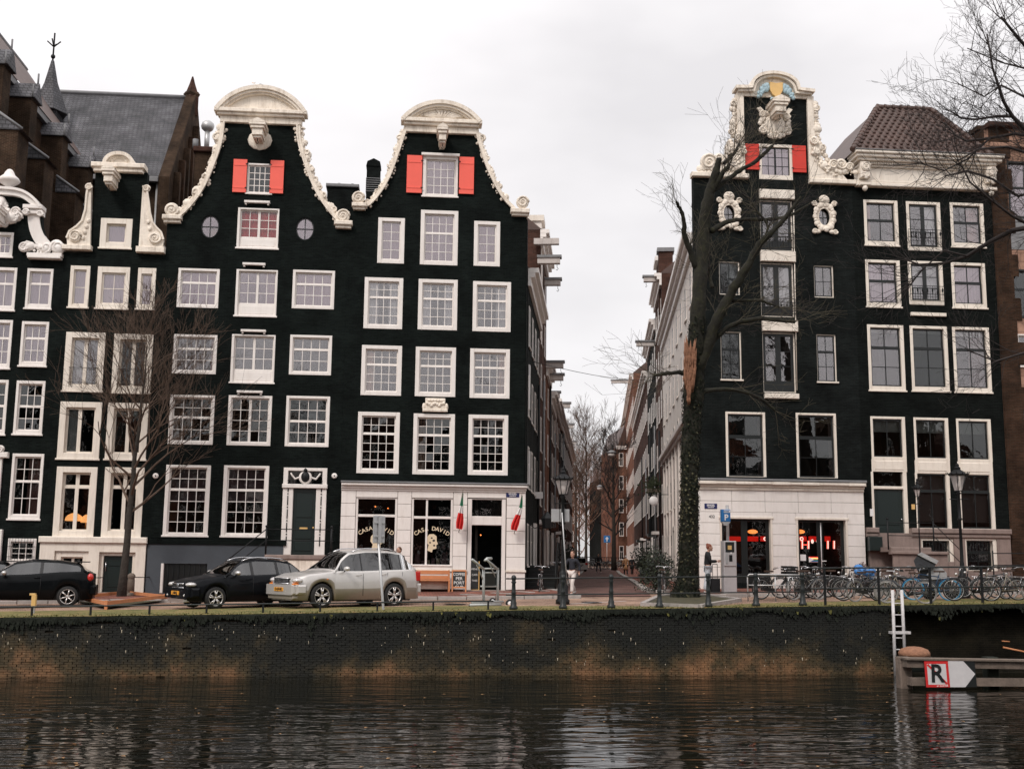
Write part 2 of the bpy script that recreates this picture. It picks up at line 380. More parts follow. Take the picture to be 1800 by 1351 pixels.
# street between the corners: carriageway strip, its two pavements and their light kerbs
def st(off,t,side=CL):
    """point in the street: off metres from the left corner line to the right, t metres in"""
    p=CL +SD*t +SN*off;return (p.x,p.y)
W_ST=(CR-CL).dot(SN)
sheet('street',lambda s:st(1.5+(W_ST-3.6)*s,-3.5),lambda s:st(1.5+(W_ST-3.6)*s,84),6,30,'paving_street',.008,kind='structure')
sheet('street_pavement',lambda s:st(-.2+1.5*s,.4),lambda s:st(-.2+1.5*s,84),3,24,'paving_red',.086,th=.12,kind='structure')
sheet('street_pavement',lambda s:st(W_ST-2.0+2.3*s,1.4),lambda s:st(W_ST-2.0+2.3*s,84),3,24,'paving_red',.086,th=.12,kind='structure')
kst=MB().bbox(-.14,.14,-.62,.62,-.06,.11,'granite',.015).mesh('kerb_stone')
for off,lab,t0 in ((1.36,'light granite kerb on the left side of the narrow street',0),(W_ST-2.1,'light granite kerb curving along the right side of the narrow street',1)):
    p=st(off,3);kt=thing('kerb',(p[0],p[1],g(*p)),lab,'kerb')
    t=-4.2
    while t< 70:
        o2=off
        if t< 3:o2=off +(1 if t0 else -1)*(3-t)**2*.055
        dirn=-SA +((1 if t0 else -1)*(-(3-t)*.11) if t< 3 else 0)
        p=st(o2,t);inst('kerb_stone',kst,kt,(p[0],p[1],g(*p)),(0,0,dirn +(0.0)))
        t +=1.27
# mossy verge along the top of the quay wall
def mossmat():
    m=bpy.data.materials.new('moss_verge');m.use_nodes=True;t=m.node_tree;b=t.nodes['Principled BSDF'];N=t.nodes.new;L=t.links.new
    ge=N('ShaderNodeNewGeometry');n=N('ShaderNodeTexNoise');n.inputs['Scale'].default_value=1.6;n.inputs['Detail'].default_value=10;n.inputs['Roughness'].default_value=.75
    L(ge.outputs['Position'],n.inputs['Vector']);c=N('ShaderNodeValToRGB');L(n.outputs['Fac'],c.inputs['Fac'])
    e=c.color_ramp.elements;e[0].position=.3;e[0].color=(.045,.055,.015,1);e[1].position=.72;e[1].color=(.36,.22,.13,1)
    e.new(.47).color=(.13,.125,.035,1);e.new(.58).color=(.22,.17,.06,1)
    L(c.outputs[0],b.inputs['Base Color']);b.inputs['Roughness'].default_value=.95
    n2=N('ShaderNodeTexNoise');n2.inputs['Scale'].default_value=25;n2.inputs['Detail'].default_value=6;L(ge.outputs['Position'],n2.inputs['Vector'])
    bp=N('ShaderNodeBump');bp.inputs['Distance'].default_value=.03;L(n2.outputs['Fac'],bp.inputs['Height']);L(bp.outputs[0],b.inputs['Normal']);M_['moss_verge']=m
mossmat()
def vw(x):return 3.2-2.0*math.exp(-((x-8)/4.5)**2)+.25*sin(x*1.3)+.15*sin(x*3.1)
mat('moss',(.12,.115,.03),.95,.5,5,.02,20);mat('moss_dark',(.007,.010,.005),.95,.5,3);mat('leaf_litter',(.35,.20,.09),.9,.4,6)
sheet('verge',lambda s:(XL-10+(XR-XL+30)*s,yq(XL-10+(XR-XL+30)*s)-.01),lambda s:(XL-10+(XR-XL+30)*s,yq(XL-10+(XR-XL+30)*s)+vw(XL-10+(XR-XL+30)*s)),60,6,'moss_verge',.012,kind='structure')
tf=MB()
for i in range(9000):
    x=random.uniform(-24,32);u=random.random()**1.7*2.6;y=yq(x)+.02+u
    z=g(x,y);k=random.random();h=random.uniform(.012,.045)*(1.25-u*.4);a=random.uniform(0,6.28);r=random.uniform(.015,.04)
    if k< .88:tf.add([(x-r*cos(a),y-r*sin(a),z),(x+r*cos(a),y+r*sin(a),z),(x+random.uniform(-.04,.04),y+random.uniform(-.05,.02),z+h)],[(0,1,2)],'moss')
    else:tf.add([(x-r,y,z+.012),(x,y-r*.5,z+.012),(x+r,y,z+.02),(x,y+r*.5,z+.016)],[(0,1,2,3)],'leaf_litter')
tf.build('grass',label=None,kind='stuff')
# ------------------------------------------------------------------ water
def watermat():
    m=bpy.data.materials.new('canal_water');m.use_nodes=True;t=m.node_tree;b=t.nodes['Principled BSDF'];N=t.nodes.new;L=t.links.new
    b.inputs['Base Color'].default_value=(.005,.005,.003,1);b.inputs['Roughness'].default_value=.025;b.inputs['IOR'].default_value=1.29
    ge=N('ShaderNodeNewGeometry')
    mp=N('ShaderNodeMapping');mp.inputs['Scale'].default_value=(.36,1.3,1);mp.inputs['Rotation'].default_value=(0,0,.12);L(ge.outputs['Position'],mp.inputs['Vector'])
    hs=None
    for sc,amp,d,dis in ((.7,.032,2,.3),(1.9,.036,1.5,.9),(5.0,.0085,1,.5)):
        n=N('ShaderNodeTexNoise');n.inputs['Scale'].default_value=sc;n.inputs['Detail'].default_value=d;n.inputs['Distortion'].default_value=dis
        L(mp.outputs['Vector'],n.inputs['Vector']);a=N('ShaderNodeMath');a.operation='MULTIPLY_ADD';L(n.outputs['Fac'],a.inputs[0]);a.inputs[1].default_value=amp
        if hs:L(hs,a.inputs[2])
        else:a.inputs[2].default_value=0
        hs=a.outputs[0]
    n=N('ShaderNodeTexNoise');n.inputs['Scale'].default_value=.18;n.inputs['Detail'].default_value=2;L(ge.outputs['Position'],n.inputs['Vector'])
    r=N('ShaderNodeMapRange');r.inputs['From Min'].default_value=.35;r.inputs['From Max'].default_value=.65;r.inputs['To Min'].default_value=.7;r.inputs['To Max'].default_value=1.2;L(n.outputs['Fac'],r.inputs['Value'])
    mm=N('ShaderNodeMath');mm.operation='MULTIPLY';L(hs,mm.inputs[0]);L(r.outputs[0],mm.inputs[1])
    bp=N('ShaderNodeBump');bp.inputs['Distance'].default_value=1.0;L(mm.outputs[0],bp.inputs['Height']);L(bp.outputs[0],b.inputs['Normal']);M_['canal_water']=m
watermat()
b=MB();b.add([(-250,-47.5,0),(250,-47.5,0),(250,yq(250)+.5,0),(-250,yq(-250)+.5,0)],[(0,1,2,3)],'canal_water');b.build('water',kind='structure')
lf=MB()
for i in range(170):
    x=random.uniform(-16,18);y=-45+random.uniform(13,30)
    r=random.uniform(.025,.06);a=random.uniform(0,6.28)
    lf.add([(x+r*cos(a),y+r*sin(a),.006),(x-r*.6*sin(a),y+r*.6*cos(a),.012),(x-r*cos(a),y-r*sin(a),.006),(x+r*.6*sin(a),y-r*.6*cos(a),.012)],[(0,1,2,3)],'leaf_litter')
lf.build('floating_leaves',kind='stuff')
# near bank and the row of houses across the canal (seen only as reflections)
b=MB();b.box(-200,200,-70,-47.5,-.6,1.5,'granite');b.build('near_bank',kind='structure')
# ------------------------------------------------------------------ quay wall
def quaymat():
    m=bpy.data.materials.new('quay_brick');m.use_nodes=True;t=m.node_tree;b=t.nodes['Principled BSDF'];N=t.nodes.new;L=t.links.new
    g0=N('ShaderNodeNewGeometry');oi=N('ShaderNodeObjectInfo');s=N('ShaderNodeSeparateXYZ');L(g0.outputs['Position'],s.inputs[0])
    n=N('ShaderNodeTexNoise');n.inputs['Scale'].default_value=.9;n.inputs['Detail'].default_value=9;n.inputs['Roughness'].default_value=.7;L(g0.outputs['Position'],n.inputs['Vector'])
    nf=N('ShaderNodeTexNoise');nf.inputs['Scale'].default_value=7;nf.inputs['Detail'].default_value=5;L(g0.outputs['Position'],nf.inputs['Vector'])
    # cleaner, redder brick grows towards the water line (where spray washes it); damp black algae above
    zr=N('ShaderNodeMapRange');zr.inputs['From Min'].default_value=1.7;zr.inputs['From Max'].default_value=0.15;zr.inputs['To Min'].default_value=-.36;zr.inputs['To Max'].default_value=.02;L(s.outputs['Z'],zr.inputs['Value'])
    a1=N('ShaderNodeMath');a1.operation='ADD';L(n.outputs['Fac'],a1.inputs[0]);L(zr.outputs[0],a1.inputs[1])
    zb=N('ShaderNodeMapRange');zb.inputs['From Min'].default_value=.26;zb.inputs['From Max'].default_value=.10;zb.inputs['To Max'].default_value=.05;L(s.outputs['Z'],zb.inputs['Value'])
    nl=N('ShaderNodeTexNoise');nl.inputs['Scale'].default_value=.23;nl.inputs['Detail'].default_value=2;L(g0.outputs['Position'],nl.inputs['Vector']);ml=N('ShaderNodeMath');ml.operation='MULTIPLY_ADD';L(nl.outputs['Fac'],ml.inputs[0]);ml.inputs[1].default_value=.8;ml.inputs[2].default_value=-.38;a3=N('ShaderNodeMath');a3.operation='ADD';L(zb.outputs[0],a3.inputs[0]);L(ml.outputs[0],a3.inputs[1]);a2=N('ShaderNodeMath');a2.operation='ADD';L(a1.outputs[0],a2.inputs[0]);L(a3.outputs[0],a2.inputs[1])
    c=N('ShaderNodeValToRGB');L(a2.outputs[0],c.inputs['Fac']);e=c.color_ramp.elements
    e[0].position=.30;e[0].color=(.004,.005,.003,1);e[1].position=.80;e[1].color=(.26,.13,.06,1)
    e.new(.42).color=(.013,.012,.006,1);e.new(.56).color=(.060,.042,.018,1)
    v=N('ShaderNodeVectorMath');v.operation='SCALE';L(c.outputs[0],v.inputs[0]);r=N('ShaderNodeMapRange');r.inputs['To Min'].default_value=.35;r.inputs['To Max'].default_value=1.7;L(nf.outputs['Fac'],r.inputs['Value']);L(r.outputs[0],v.inputs['Scale'])
    L(v.outputs[0],b.inputs['Base Color']);b.inputs['Roughness'].default_value=.6
    bp=N('ShaderNodeBump');bp.inputs['Distance'].default_value=.006;L(nf.outputs['Fac'],bp.inputs['Height']);L(bp.outputs[0],b.inputs['Normal']);M_['quay_brick']=m
quaymat()
mat('quay_mortar',(.045,.034,.02),.9,.6,1.2,.004,30,dirt=((.008,.009,.006),.9))
mat('lime_stain',(.55,.48,.36),.9,.2,8)
KQ=atan((QB.y-QA.y)/(QB.x-QA.x));QD=V((cos(KQ),sin(KQ),0));QN=V((-sin(KQ),cos(KQ),0))
QO=V((0,yq(0),0))
quay=thing('quay_wall',(0,yq(0),0),'long old brick quay wall with dark algae rising from the canal','quay wall')
XE=_ztop(1572,1064).dot(QD)-QO.dot(QD)
b=MB()
Mq=Matrix.Translation(QO) @ Matrix.Rotation(KQ,4,'Z')
NS=60
for (s0,s1,yo) in ((-120,XE,.06),(XE,120,.55)):
    vs=[];
    ks=[s0+(s1-s0)*i/NS for i in range(NS+1)]
    for k in ks:
        x=(QO+QD*k).x;zt=zq(x)-.10
        vs +=[Mq@V((k,yo,-.8)),Mq@V((k,yo,zt)),Mq@V((k,1.2,zt))]
    fs=[f for i in range(NS) for f in ((i*3,i*3+3,i*3+4,i*3+1),(i*3+1,i*3+4,i*3+5,i*3+2))]
    b.add(vs,fs,'quay_mortar' if yo< .5 else 'recess_brick')
b.add([Mq@V((XE,.06,-.8)),Mq@V((XE,.56,-.8)),Mq@V((XE,.56,1.8)),Mq@V((XE,.06,1.8))],[(0,1,2,3)],'quay_mortar')
b.build('wall_core',quay)
bricks=[MB().bbox(-.103+j*.002,.103-j*.002,-.03,.03,-.0288,.0288,'quay_brick',.006).mesh('quay_brick') for j in range(2)]
stuff=MB();cnt=0
S0=_ztop(0,1180).dot(QD)-QO.dot(QD)-1.0
row=0;zc=-.08
while zc< 2.0:
    k=S0 +(row % 2)*.11
    while k< XE-.1:
        x=(QO+QD*k).x
        if zc< zq(x)-.16:
            jx,jy,ja=random.gauss(0,.003),random.gauss(0,.005),random.gauss(0,.012)
            if 0.04< zc< .19 and 5.0*1< k+20 and cnt< 300 and -9< k< XE:
                p=Mq@V((k+jx,.035+jy,zc));inst('brick',bricks[cnt % 2],quay,p,(0,ja,KQ));cnt +=1
            elif random.random()> .003:
                stuff.bbox(-.103,.103,-.03,.03,-.0288,.0288,'quay_brick',.005,Mq @ Matrix.Translation((k+jx,.035+jy,zc)) @ Matrix.Rotation(ja,4,'Y'))
        k +=.216
    zc +=.0625;row +=1
stuff.build('brick_courses',quay,kind='stuff')
# coping with hanging moss lip
cs=MB();k=-24.0
copst=MB().bbox(-.6,.6,-.30,.30,-.10,.03,'moss_dark',.03).mesh('coping_stone')
while k< 32:
    p=QO+QD*(k+.6);yy=yq(p.x)
    inst('coping_stone',copst,quay,V((p.x,yy+.27,zq(p.x)-.03+random.uniform(-.006,.006))),(0,-atan((zq(p.x+.5)-zq(p.x-.5))),KQ+random.uniform(-.004,.004)))
    k +=1.21
ms=MB()
for i in range(4200):
    k=random.uniform(-22,28);x=(QO+QD*k).x;zt=zq(x);q=random.random()
    hang=abs(random.gauss(0,.075))*(1.0+.7*sin(k*1.7)+.4*sin(k*4.1))
    z=zt-.02-max(0,hang);r=random.uniform(.02,.06);yo=(-.04 if k< XE else -.04)
    a=random.uniform(-.6,.6)
    p=Mq@V((k,yo+random.uniform(-.03,.02),z))
    ms.add([p+V((-r,0,.02)),p+V((r,-.01,.01)),p+V((r*.4,random.uniform(-.03,.01),-r*2.2)),p+V((-r*.5,-.02,-r*1.5))],[(0,1,2,3)],'moss_dark' if random.random()< .985 else 'moss')
for i in range(150):
    k=random.uniform(-18,XE);z=random.gauss(1.05,.22) if k< 2 else random.uniform(.2,1.4)
    h=random.uniform(.02,.09);r=random.uniform(.004,.014);p=Mq@V((k,-.003,z))
    ms.add([p+V((-r,0,0)),p+V((r,0,0)),p+V((r*.5,0,-h)),p+V((-r*.4,0,-h))],[(0,1,2,3)],'lime_stain')
ms.build('moss',quay,kind='stuff')

# ------------------------------------------------------------------ facades
class House:
    def __init__(s,label,px_base,y=0.0,group='canal houses along the quay',name='canal_house'):
        p=at(px_base,1035,y);s.y=y;s.o=thing(name,(p.x,y,g(p.x,y)),label,'house',group);s.holes=[];s.rooms=MB();s.wx=[]
    def X(s,px,py=700):return at(px,py,s.y).x
    def Z(s,px,py):return at(px,py,s.y).z
    def P(s,px,py):p=at(px,py,s.y);return (p.x,p.z)
    def box(s,b):
        x0,y0,x1,y1=b;ym,xm=(y0+y1)/2,(x0+x1)/2
        return s.X(x0,ym),s.X(x1,ym),s.Z(xm,y1),s.Z(xm,y0)
    def hole(s,b,m=.0,room=True,depth=2.6):
        x0,x1,z0,z1=b if len(b)==4 and not isinstance(b,tuple) else b
        s.holes.append([(x0+m,z0+m),(x1-m,z0+m),(x1-m,z1-m),(x0+m,z1-m)])
        if room:s.room(x0,x1,z0,z1,depth)
    def room(s,x0,x1,z0,z1,depth=2.6):
        e=.04;y0,y1=s.y+.34,s.y+depth;r=s.rooms
        v=[(x0-e,y0,z0-e),(x1+e,y0,z0-e),(x1+e,y0,z1+e),(x0-e,y0,z1+e),(x0-e,y1,z0-e),(x1+e,y1,z0-e),(x1+e,y1,z1+e),(x0-e,y1,z1+e)]
        r.add(v,[(4,5,6,7),(0,1,5,4),(1,2,6,5),(2,3,7,6),(3,0,4,7)],'interior')
    def wall(s,outline,matn,depth=.34,name='wall',tags={}):
        s.w=plate(name,outline,s.holes,s.y,s.y+depth,matn,s.o,**tags);s.holes=[];return s.w
_pane={}
def pane_mesh(w,h,mt):
    k=(round(w,2),round(h,2),mt)
    if k not in _pane:_pane[k]=MB().box(-.5,.5,-.002,.002,-.5,.5,mt).mesh('pane')
    return _pane[k]
def curtain_mb(b,x0,x1,z0,z1,y,mt,waves=None,amp=.025,gather=0.0):
    n=max(6,int((x1-x0)/.035));k=waves or (x1-x0)/.13;vs=[];ph=random.uniform(0,6)
    for j in range(5):
        for i in range(n+1):
            s_=i/n;zz=z1+(z0-z1)*j/4;gx=x0+(x1-x0)*s_
            if gather:gx=x0+(x1-x0)*s_*(1-gather*math.sin(pi*min(1,j/4*1.2))) if gather> 0 else x1-(x1-x0)*(1-s_)*(1+gather*math.sin(pi*min(1,j/4*1.2)))
            vs.append((gx,y+amp*sin(s_*k*2*pi+ph+j*.25)*(1+.3*sin(9*s_)),zz))
    b.add(vs,[(j*(n+1)+i,j*(n+1)+i+1,(j+1)*(n+1)+i+1,(j+1)*(n+1)+i) for j in range(4) for i in range(n)],mt,True)
def window(H,pb,lay,fw=(.15,.15,.12,.17),fm='white_paint',sm='white_paint',rail=.05,bar=.026,glass_='pane_glass',sill=.05,cur=None,
           world=None,name='window',parent=None,proud=.02,depth=.22,label=None,room=2.6,sashd=.07,nohole=False,stile=None):
    x0,x1,z0,z1=world or H.box(pb);y=H.y
    if not nohole:H.hole((x0+.004,x1-.004,z0+.004,z1-.004),depth=room)
    b=MB();fl,fr,ft,fb=fw;yf0,yf1=y-proud,y+depth
    b.bbox(x0,x0+fl,yf0,yf1,z0,z1,fm,.012);b.bbox(x1-fr,x1,yf0,yf1,z0,z1,fm,.012)
    b.bbox(x0+fl,x1-fr,yf0+.003,yf1,z1-ft,z1,fm,.010);b.bbox(x0+fl,x1-fr,yf0+.003,yf1,z0,z0+fb,fm,.010)
    if sill:b.bbox(x0-.04,x1+.04,y-.02-sill,y-.001,z0-.035,z0+.035,fm,.01)
    ix0,ix1,iz0,iz1=x0+fl,x1-fr,z0+fb,z1-ft
    ys=y+sashd;zt=iz1;H_=iz1-iz0;panes=[]
    for ri,(hf,cols) in enumerate(lay):
        zb=zt-H_*hf;xl=ix0;yo=ys+(.03 if ri==0 and len(lay)> 1 else 0)
        tot=ix1-ix0
        for (wf,nc,nr,*kind) in cols:
            xr=xl+tot*wf;r=rail;st_=stile or r
            kd=kind[0] if kind else 'g'
            if kd=='panel':
                b.bbox(xl,xr,ys,ys+.06,zb,zt,fm,.005);b.bbox(xl+.08,xr-.08,ys-.012,ys,zb+.07,zt-.07,fm,.012)
            elif nc==0:b.bbox(xl,xr,ys,ys+.06,zb,zt,sm,.004)
            else:
                b.bbox(xl,xl+st_,yo,yo+.05,zb,zt,sm,.004);b.bbox(xr-st_,xr,yo,yo+.05,zb,zt,sm,.004)
                b.bbox(xl+st_,xr-st_,yo+.002,yo+.05,zt-r,zt,sm,.004);b.bbox(xl+st_,xr-st_,yo+.002,yo+.05,zb,zb+r,sm,.004)
                gx0,gx1,gz0,gz1=xl+st_,xr-st_,zb+r,zt-r
                pw,ph=(gx1-gx0)/nc,(gz1-gz0)/nr;hb=bar/2
                for i in range(1,nc):b.box(gx0+i*pw-hb,gx0+i*pw+hb,yo+.006,yo+.04,gz0,gz1,sm)
                for j in range(1,nr):
                    for i in range(nc):b.box(gx0+i*pw+(hb if i else 0),gx0+(i+1)*pw-(hb if i< nc-1 else 0),yo+.009,yo+.038,gz0+j*ph-hb,gz0+j*ph+hb,sm)
                for i in range(nc):
                    for j in range(nr):panes.append((gx0+(i+.5)*pw,yo+.028,gz0+(j+.5)*ph,pw-bar*.6,ph-bar*.6))
            xl=xr
        zt=zb
    w_=b.build(name,parent or H.o,org=((x0+x1)/2,y,z0),label=label)
    for (px_,py_,pz_,pw,ph) in panes:
        inst('pane',pane_mesh(pw,ph,glass_),w_,(px_,py_,pz_),(random.gauss(0,.012),0,random.gauss(0,.012)),(pw,1,ph))
    if cur:
        for (kd,mt,*a) in (cur if isinstance(cur,list) else [cur]):
            cb=MB();yy=y+.26;f=a[0] if a else .3;u0,u1=ix0-.03,ix1+.03
            if kd=='full':curtain_mb(cb,u0,u1,iz0,iz1,yy,mt,amp=.02)
            if kd in ('left','both'):curtain_mb(cb,u0,u0+(u1-u0)*f,iz0,iz1,yy,mt,gather=a[1] if len(a)> 1 else 0)
            if kd in ('right','both'):curtain_mb(cb,u1-(u1-u0)*f,u1,iz0,iz1,yy,mt,gather=-(a[1]) if len(a)> 1 else 0)
            if kd=='top':cb.box(u0,u1,yy,yy+.02,iz1-H_*f,iz1,mt);cb.tube([(u0,yy,iz1-H_*f),(u1,yy,iz1-H_*f)],.02,mt,6)
            if kd=='bottom':cb.box(u0,u1,yy,yy+.02,iz0,iz0+H_*f,mt)
            if kd=='swag':
                for q in range(4):curtain_mb(cb,u0,u1,iz1-H_*f*(q+1)/4-.05,iz1-H_*f*q/4,yy+.01*q,mt,waves=2.3,amp=.02)
            cb.build('blind' if kd in ('top','bottom','swag') else 'curtain',w_)
    return w_
def G(c,r):return [(1,c,r)]
def scroll(b,c,r,mt,y,cw=1,turns=1.9,th=.045,a0=0,depth=.09):
    """carved volute: disc with a raised spiral"""
    b.lathe([(r,0),(r,-depth*.6),(r*.9,-depth*.75)],(c[0],y,c[1]),mt,18,'y')
    pts=[];rs=[]
    for i in range(int(turns*12)+1):
        f=i/(turns*12);a=a0+cw*f*turns*2*pi;rr=r*(.88*(1-f)+.10)
        pts.append((c[0]+rr*cos(a),y-depth*.8,c[1]+rr*sin(a)));rs.append(th*(1-.5*f))
    b.tube(pts,rs,mt,6);b.ball((c[0],y-depth*.85,c[1]),r*.16,mt,7,4)
def resample(pts,d):
    out=[V((*pts[0],0))];
    for a,c in zip(pts,pts[1:]):
        a=V((*a,0));c=V((*c,0));n=max(1,round((c-a).length/d))
        for i in range(1,n+1):out.append(a+(c-a)*i/n)
    return [(p.x,p.y) for p in out]
def spline(pts,n=8):
    """Catmull-Rom through 2-D points"""
    P=[pts[0]]+list(pts)+[pts[-1]];out=[]
    for i in range(1,len(P)-2):
        for k in range(n):
            t=k/n;q=[]
            for d in (0,1):
                a,b_,c,e=P[i-1][d],P[i][d],P[i+1][d],P[i+2][d]
                q.append(.5*((2*b_)+(-a+c)*t+(2*a-5*b_+4*c-e)*t*t+(-a+3*b_-3*c+e)*t*t*t))
            out.append(tuple(q))
    out.append(tuple(pts[-1]));return out
def band(b,pts,w,y0,y1,mt,side=0):
    """flat moulded strip along a curve in the facade plane; side -1/1: lies to that side of the curve"""
    n=len(pts);vs=[]
    for i,p in enumerate(pts):
        a=V(pts[max(0,i-1)]);c=V(pts[min(n-1,i+1)]);t=(c-a).normalized();nn=V((-t.y,t.x))
        o0,o1=(-w/2,w/2) if side==0 else ((0,w*side) if side else 0)
        q0,q1=V(p)+nn*o0,V(p)+nn*o1
        vs +=[(q0.x,y0,q0.y),(q1.x,y0,q1.y),(q1.x,y1,q1.y),(q0.x,y1,q0.y)]
    fs=[(i*4+k,(i+1)*4+k,(i+1)*4+(k+1) % 4,i*4+(k+1) % 4) for i in range(n-1) for k in range(4)]+[(0,1,2,3),(n*4-4,n*4-3,n*4-2,n*4-1)]
    b.add(vs,fs,mt)
def carve(b,pts,w,y,mt,seed=1,step=.16,out=1,rr=(.08,.16)):
    """carved foliage: leaves, knobs and small volutes along a curve, on its outer side"""
    rnd=random.Random(seed);P_=resample(pts,step);n=len(P_)
    for i,p in enumerate(P_):
        a=V(P_[max(0,i-1)]);c=V(P_[min(n-1,i+1)]);t=(c-a).normalized() if (c-a).length else V((1,0));nn=V((-t.y,t.x))*out
        r=rnd.uniform(*rr)*(1+.35*sin(i*1.3));q=V(p)+nn*(w*.55*rnd.uniform(.6,1.2))
        b.ball((q.x,y+rnd.uniform(-.03,.03),q.y),(r*rnd.uniform(.8,1.2),r*.6,r*rnd.uniform(.8,1.2)),mt,8,5)
        if i % 3==1:
            a0=rnd.uniform(0,6);pp=[(q.x+nn.x*.05+r*(1-k/9)*cos(a0+k*.75),y-r*.45,q.y+nn.y*.05+r*(1-k/9)*sin(a0+k*.75)) for k in range(8)]
            b.tube(pp,[r*.26]*8,mt,5)
        for k in range(2):
            e=V(p)+nn*rnd.uniform(-.1,w*.7)+t*rnd.uniform(-.1,.1);rr2=r*rnd.uniform(.3,.55)
            b.ball((e.x,y-rnd.uniform(.02,.07),e.y),(rr2,rr2*.7,rr2),mt,6,4)
def segment_pediment(H,tipL,tipR,apex,mt,wood=.42,seed=0,shell=False):
    """curved (segment-arched) pediment from picture points of its two tips and its apex"""
    xl,zl=H.P(*tipL);xr,zr=H.P(*tipR);xa,za=H.P(*apex);z0=(zl+zr)/2;h=za-z0;wdt=xr-xl
    r=(wdt*wdt/4+h*h)/(2*h);cz=za-r;xm=(xl+xr)/2;a1=math.asin(min(1,wdt/2/r))
    arc=[(xm+r*sin(-a1+2*a1*i/24),cz+r*cos(-a1+2*a1*i/24)) for i in range(25)]
    b=MB();y=H.y
    band(b,arc,.16,y-.42,y+.2,mt,-1);
    arc2=[(xm+(r-.16)*sin(-a1+2*a1*i/24),cz+(r-.16)*cos(-a1+2*a1*i/24)) for i in range(25)];band(b,arc2,.10,y-.34,y+.2,mt,-1)
    arc3=[(xm+(r-.26)*sin(-a1*.97+2*a1*.97*i/24),cz+(r-.26)*cos(-a1*.97+2*a1*.97*i/24)) for i in range(25)];band(b,arc3,.07,y-.24,y+.2,mt,-1)
    f=MB();inner=[(xm+(r-.3)*sin(-a1*.93+2*a1*.93*i/20),cz+(r-.3)*cos(-a1*.93+2*a1*.93*i/20)) for i in range(21)]
    f.prism(inner,y-.10,y+.2,mt)
    b.bbox(xl-.02,xr+.02,y-.40,y+.2,z0-.14,z0+.02,mt,.02);b.bbox(xl+.10,xr-.10,y-.30,y+.2,z0-.25,z0-.14,mt,.02)
    b.bbox(xl+.2,xr-.2,y-.16,y+.2,z0-.52,z0-.25,mt,.02)
    b.build('pediment_moulding',H.o);
    if shell:
        for k in range(13):
            a=-1.15+2.3*k/12;f.ball((xm+wdt*.27*sin(a),y-.12,z0+.12+h*.42*cos(a)),(.13,.05,.10),mt,7,4)
            f.tube([(xm,y-.10,z0+.08),(xm+wdt*.26*sin(a),y-.13,z0+.10+h*.40*cos(a))],[.02,.07],mt,5)
    f.build('pediment_field',H.o)
    return z0
def hoist(H,pb,mt,lean=1,cart=True,seed=3):
    """carved hoisting-beam head sticking out of a gable"""
    x0,x1,z0,z1=H.box(pb);b=MB();y=H.y;xm=(x0+x1)/2;w_=(x1-x0)/2;zt=z1
    if cart:
        b.ball((xm,y-.02,(z0+z1)/2+.05),(w_*1.15,.10,(z1-z0)*.42),mt,12,6)
    b.bbox(xm-w_*.75,xm+w_*.75,y-1.0,y+.1,zt-.16,zt-.04,mt,.02)
    b.bbox(xm-w_*.62,xm+w_*.62,y-.95,y+.1,zt-.28,zt-.16,mt,.02)
    b.bbox(xm-w_*.48,xm+w_*.48,y-.88,y+.1,zt-.55,zt-.28,mt,.02)
    b.bbox(xm-w_*.36,xm+w_*.36,y-.80,y+.1,zt-.64,zt-.55,mt,.015)
    b.prism([(xm-w_*.8,zt-.04),(xm+w_*.8,zt-.04),(xm+w_*.3,zt+.08),(xm,zt+.14),(xm-w_*.3,zt+.08)],y-1.0,y-.05,mt)
    o=b.build('hoist_beam',H.o)
    h=MB();h.tube([(xm,y-.7,zt-.64),(xm,y-.7,zt-.74),(xm+.05,y-.7,zt-.80),(xm,y-.7,zt-.86),(xm-.05,y-.7,zt-.80)],.014,'black_iron',6);h.build('hook',o)
    return o
def bar_lintel(H,pb,mt):
    x0,x1,z0,z1=H.box(pb);b=MB();b.bbox(x0,x1,H.y-.14,H.y+.02,z0,z1,mt,.01)
    b.bbox(x0+.03,x0+.10,H.y-.10,H.y+.02,z0-.07,z0,mt,.01);b.bbox(x1-.10,x1-.03,H.y-.10,H.y+.02,z0-.07,z0,mt,.01);return b.build('lintel',H.o)
def shutter(H,pb,mt,left):
    x0,x1,z0,z1=H.box(pb);b=MB();y=H.y
    b.bbox(x0,x1,y-.085,y-.045,z0,z1,mt,.008)
    for zz in (z0+(z1-z0)*.12,z0+(z1-z0)*.80):b.bbox(x0+.03,x1-.03,y-.10,y-.087,zz,zz+.07,mt,.006)
    o=b.build('shutter',H.o);h=MB()
    for zz in (z0+(z1-z0)*.14,z0+(z1-z0)*.86):
        xx=x1 if left else x0;h.box(xx-.05,xx+.05,y-.115,y-.103,zz-.02,zz+.02,'black_iron')
    h.build('hinge',o)
def body(H,xl,xr,zt,depth=11,side='black_brick',roof='roof_tile',ridge=None,rear=True):
    """side walls, rear wall and roof behind the front wall"""
    y=H.y;z0=g(0,0)-.6;b=MB()
    b.box(xl,xl+.25,y+.34,y+depth,z0,zt,side);b.box(xr-.25,xr,y+.34,y+depth,z0,zt,side)
    b.box(xl+.25,xr-.25,y+depth-.25,y+depth,z0,zt,side);b.build('side_wall',H.o)
    if ridge:
        r=MB();xm=(xl+xr)/2;e=.15
        r.add([(xl+.05,y+.3,zt-.1),(xm,y+.3,ridge),(xm,y+depth,ridge),(xl+.05,y+depth,zt-.1),(xr-.05,y+.3,zt-.1),(xr-.05,y+depth,zt-.1),
               (xl+.05,y+.3,zt-.1-e),(xr-.05,y+.3,zt-.1-e)],[(0,1,2,3),(1,4,5,2),(2,5,3),(0,4,1)],roof);r.build('roof',H.o)
def flush(H):H.rooms.build('room',H.o)
FR=[(.74,[(.5,2,3),(.5,2,3)]),(.26,[(1,0,0,'panel')])]

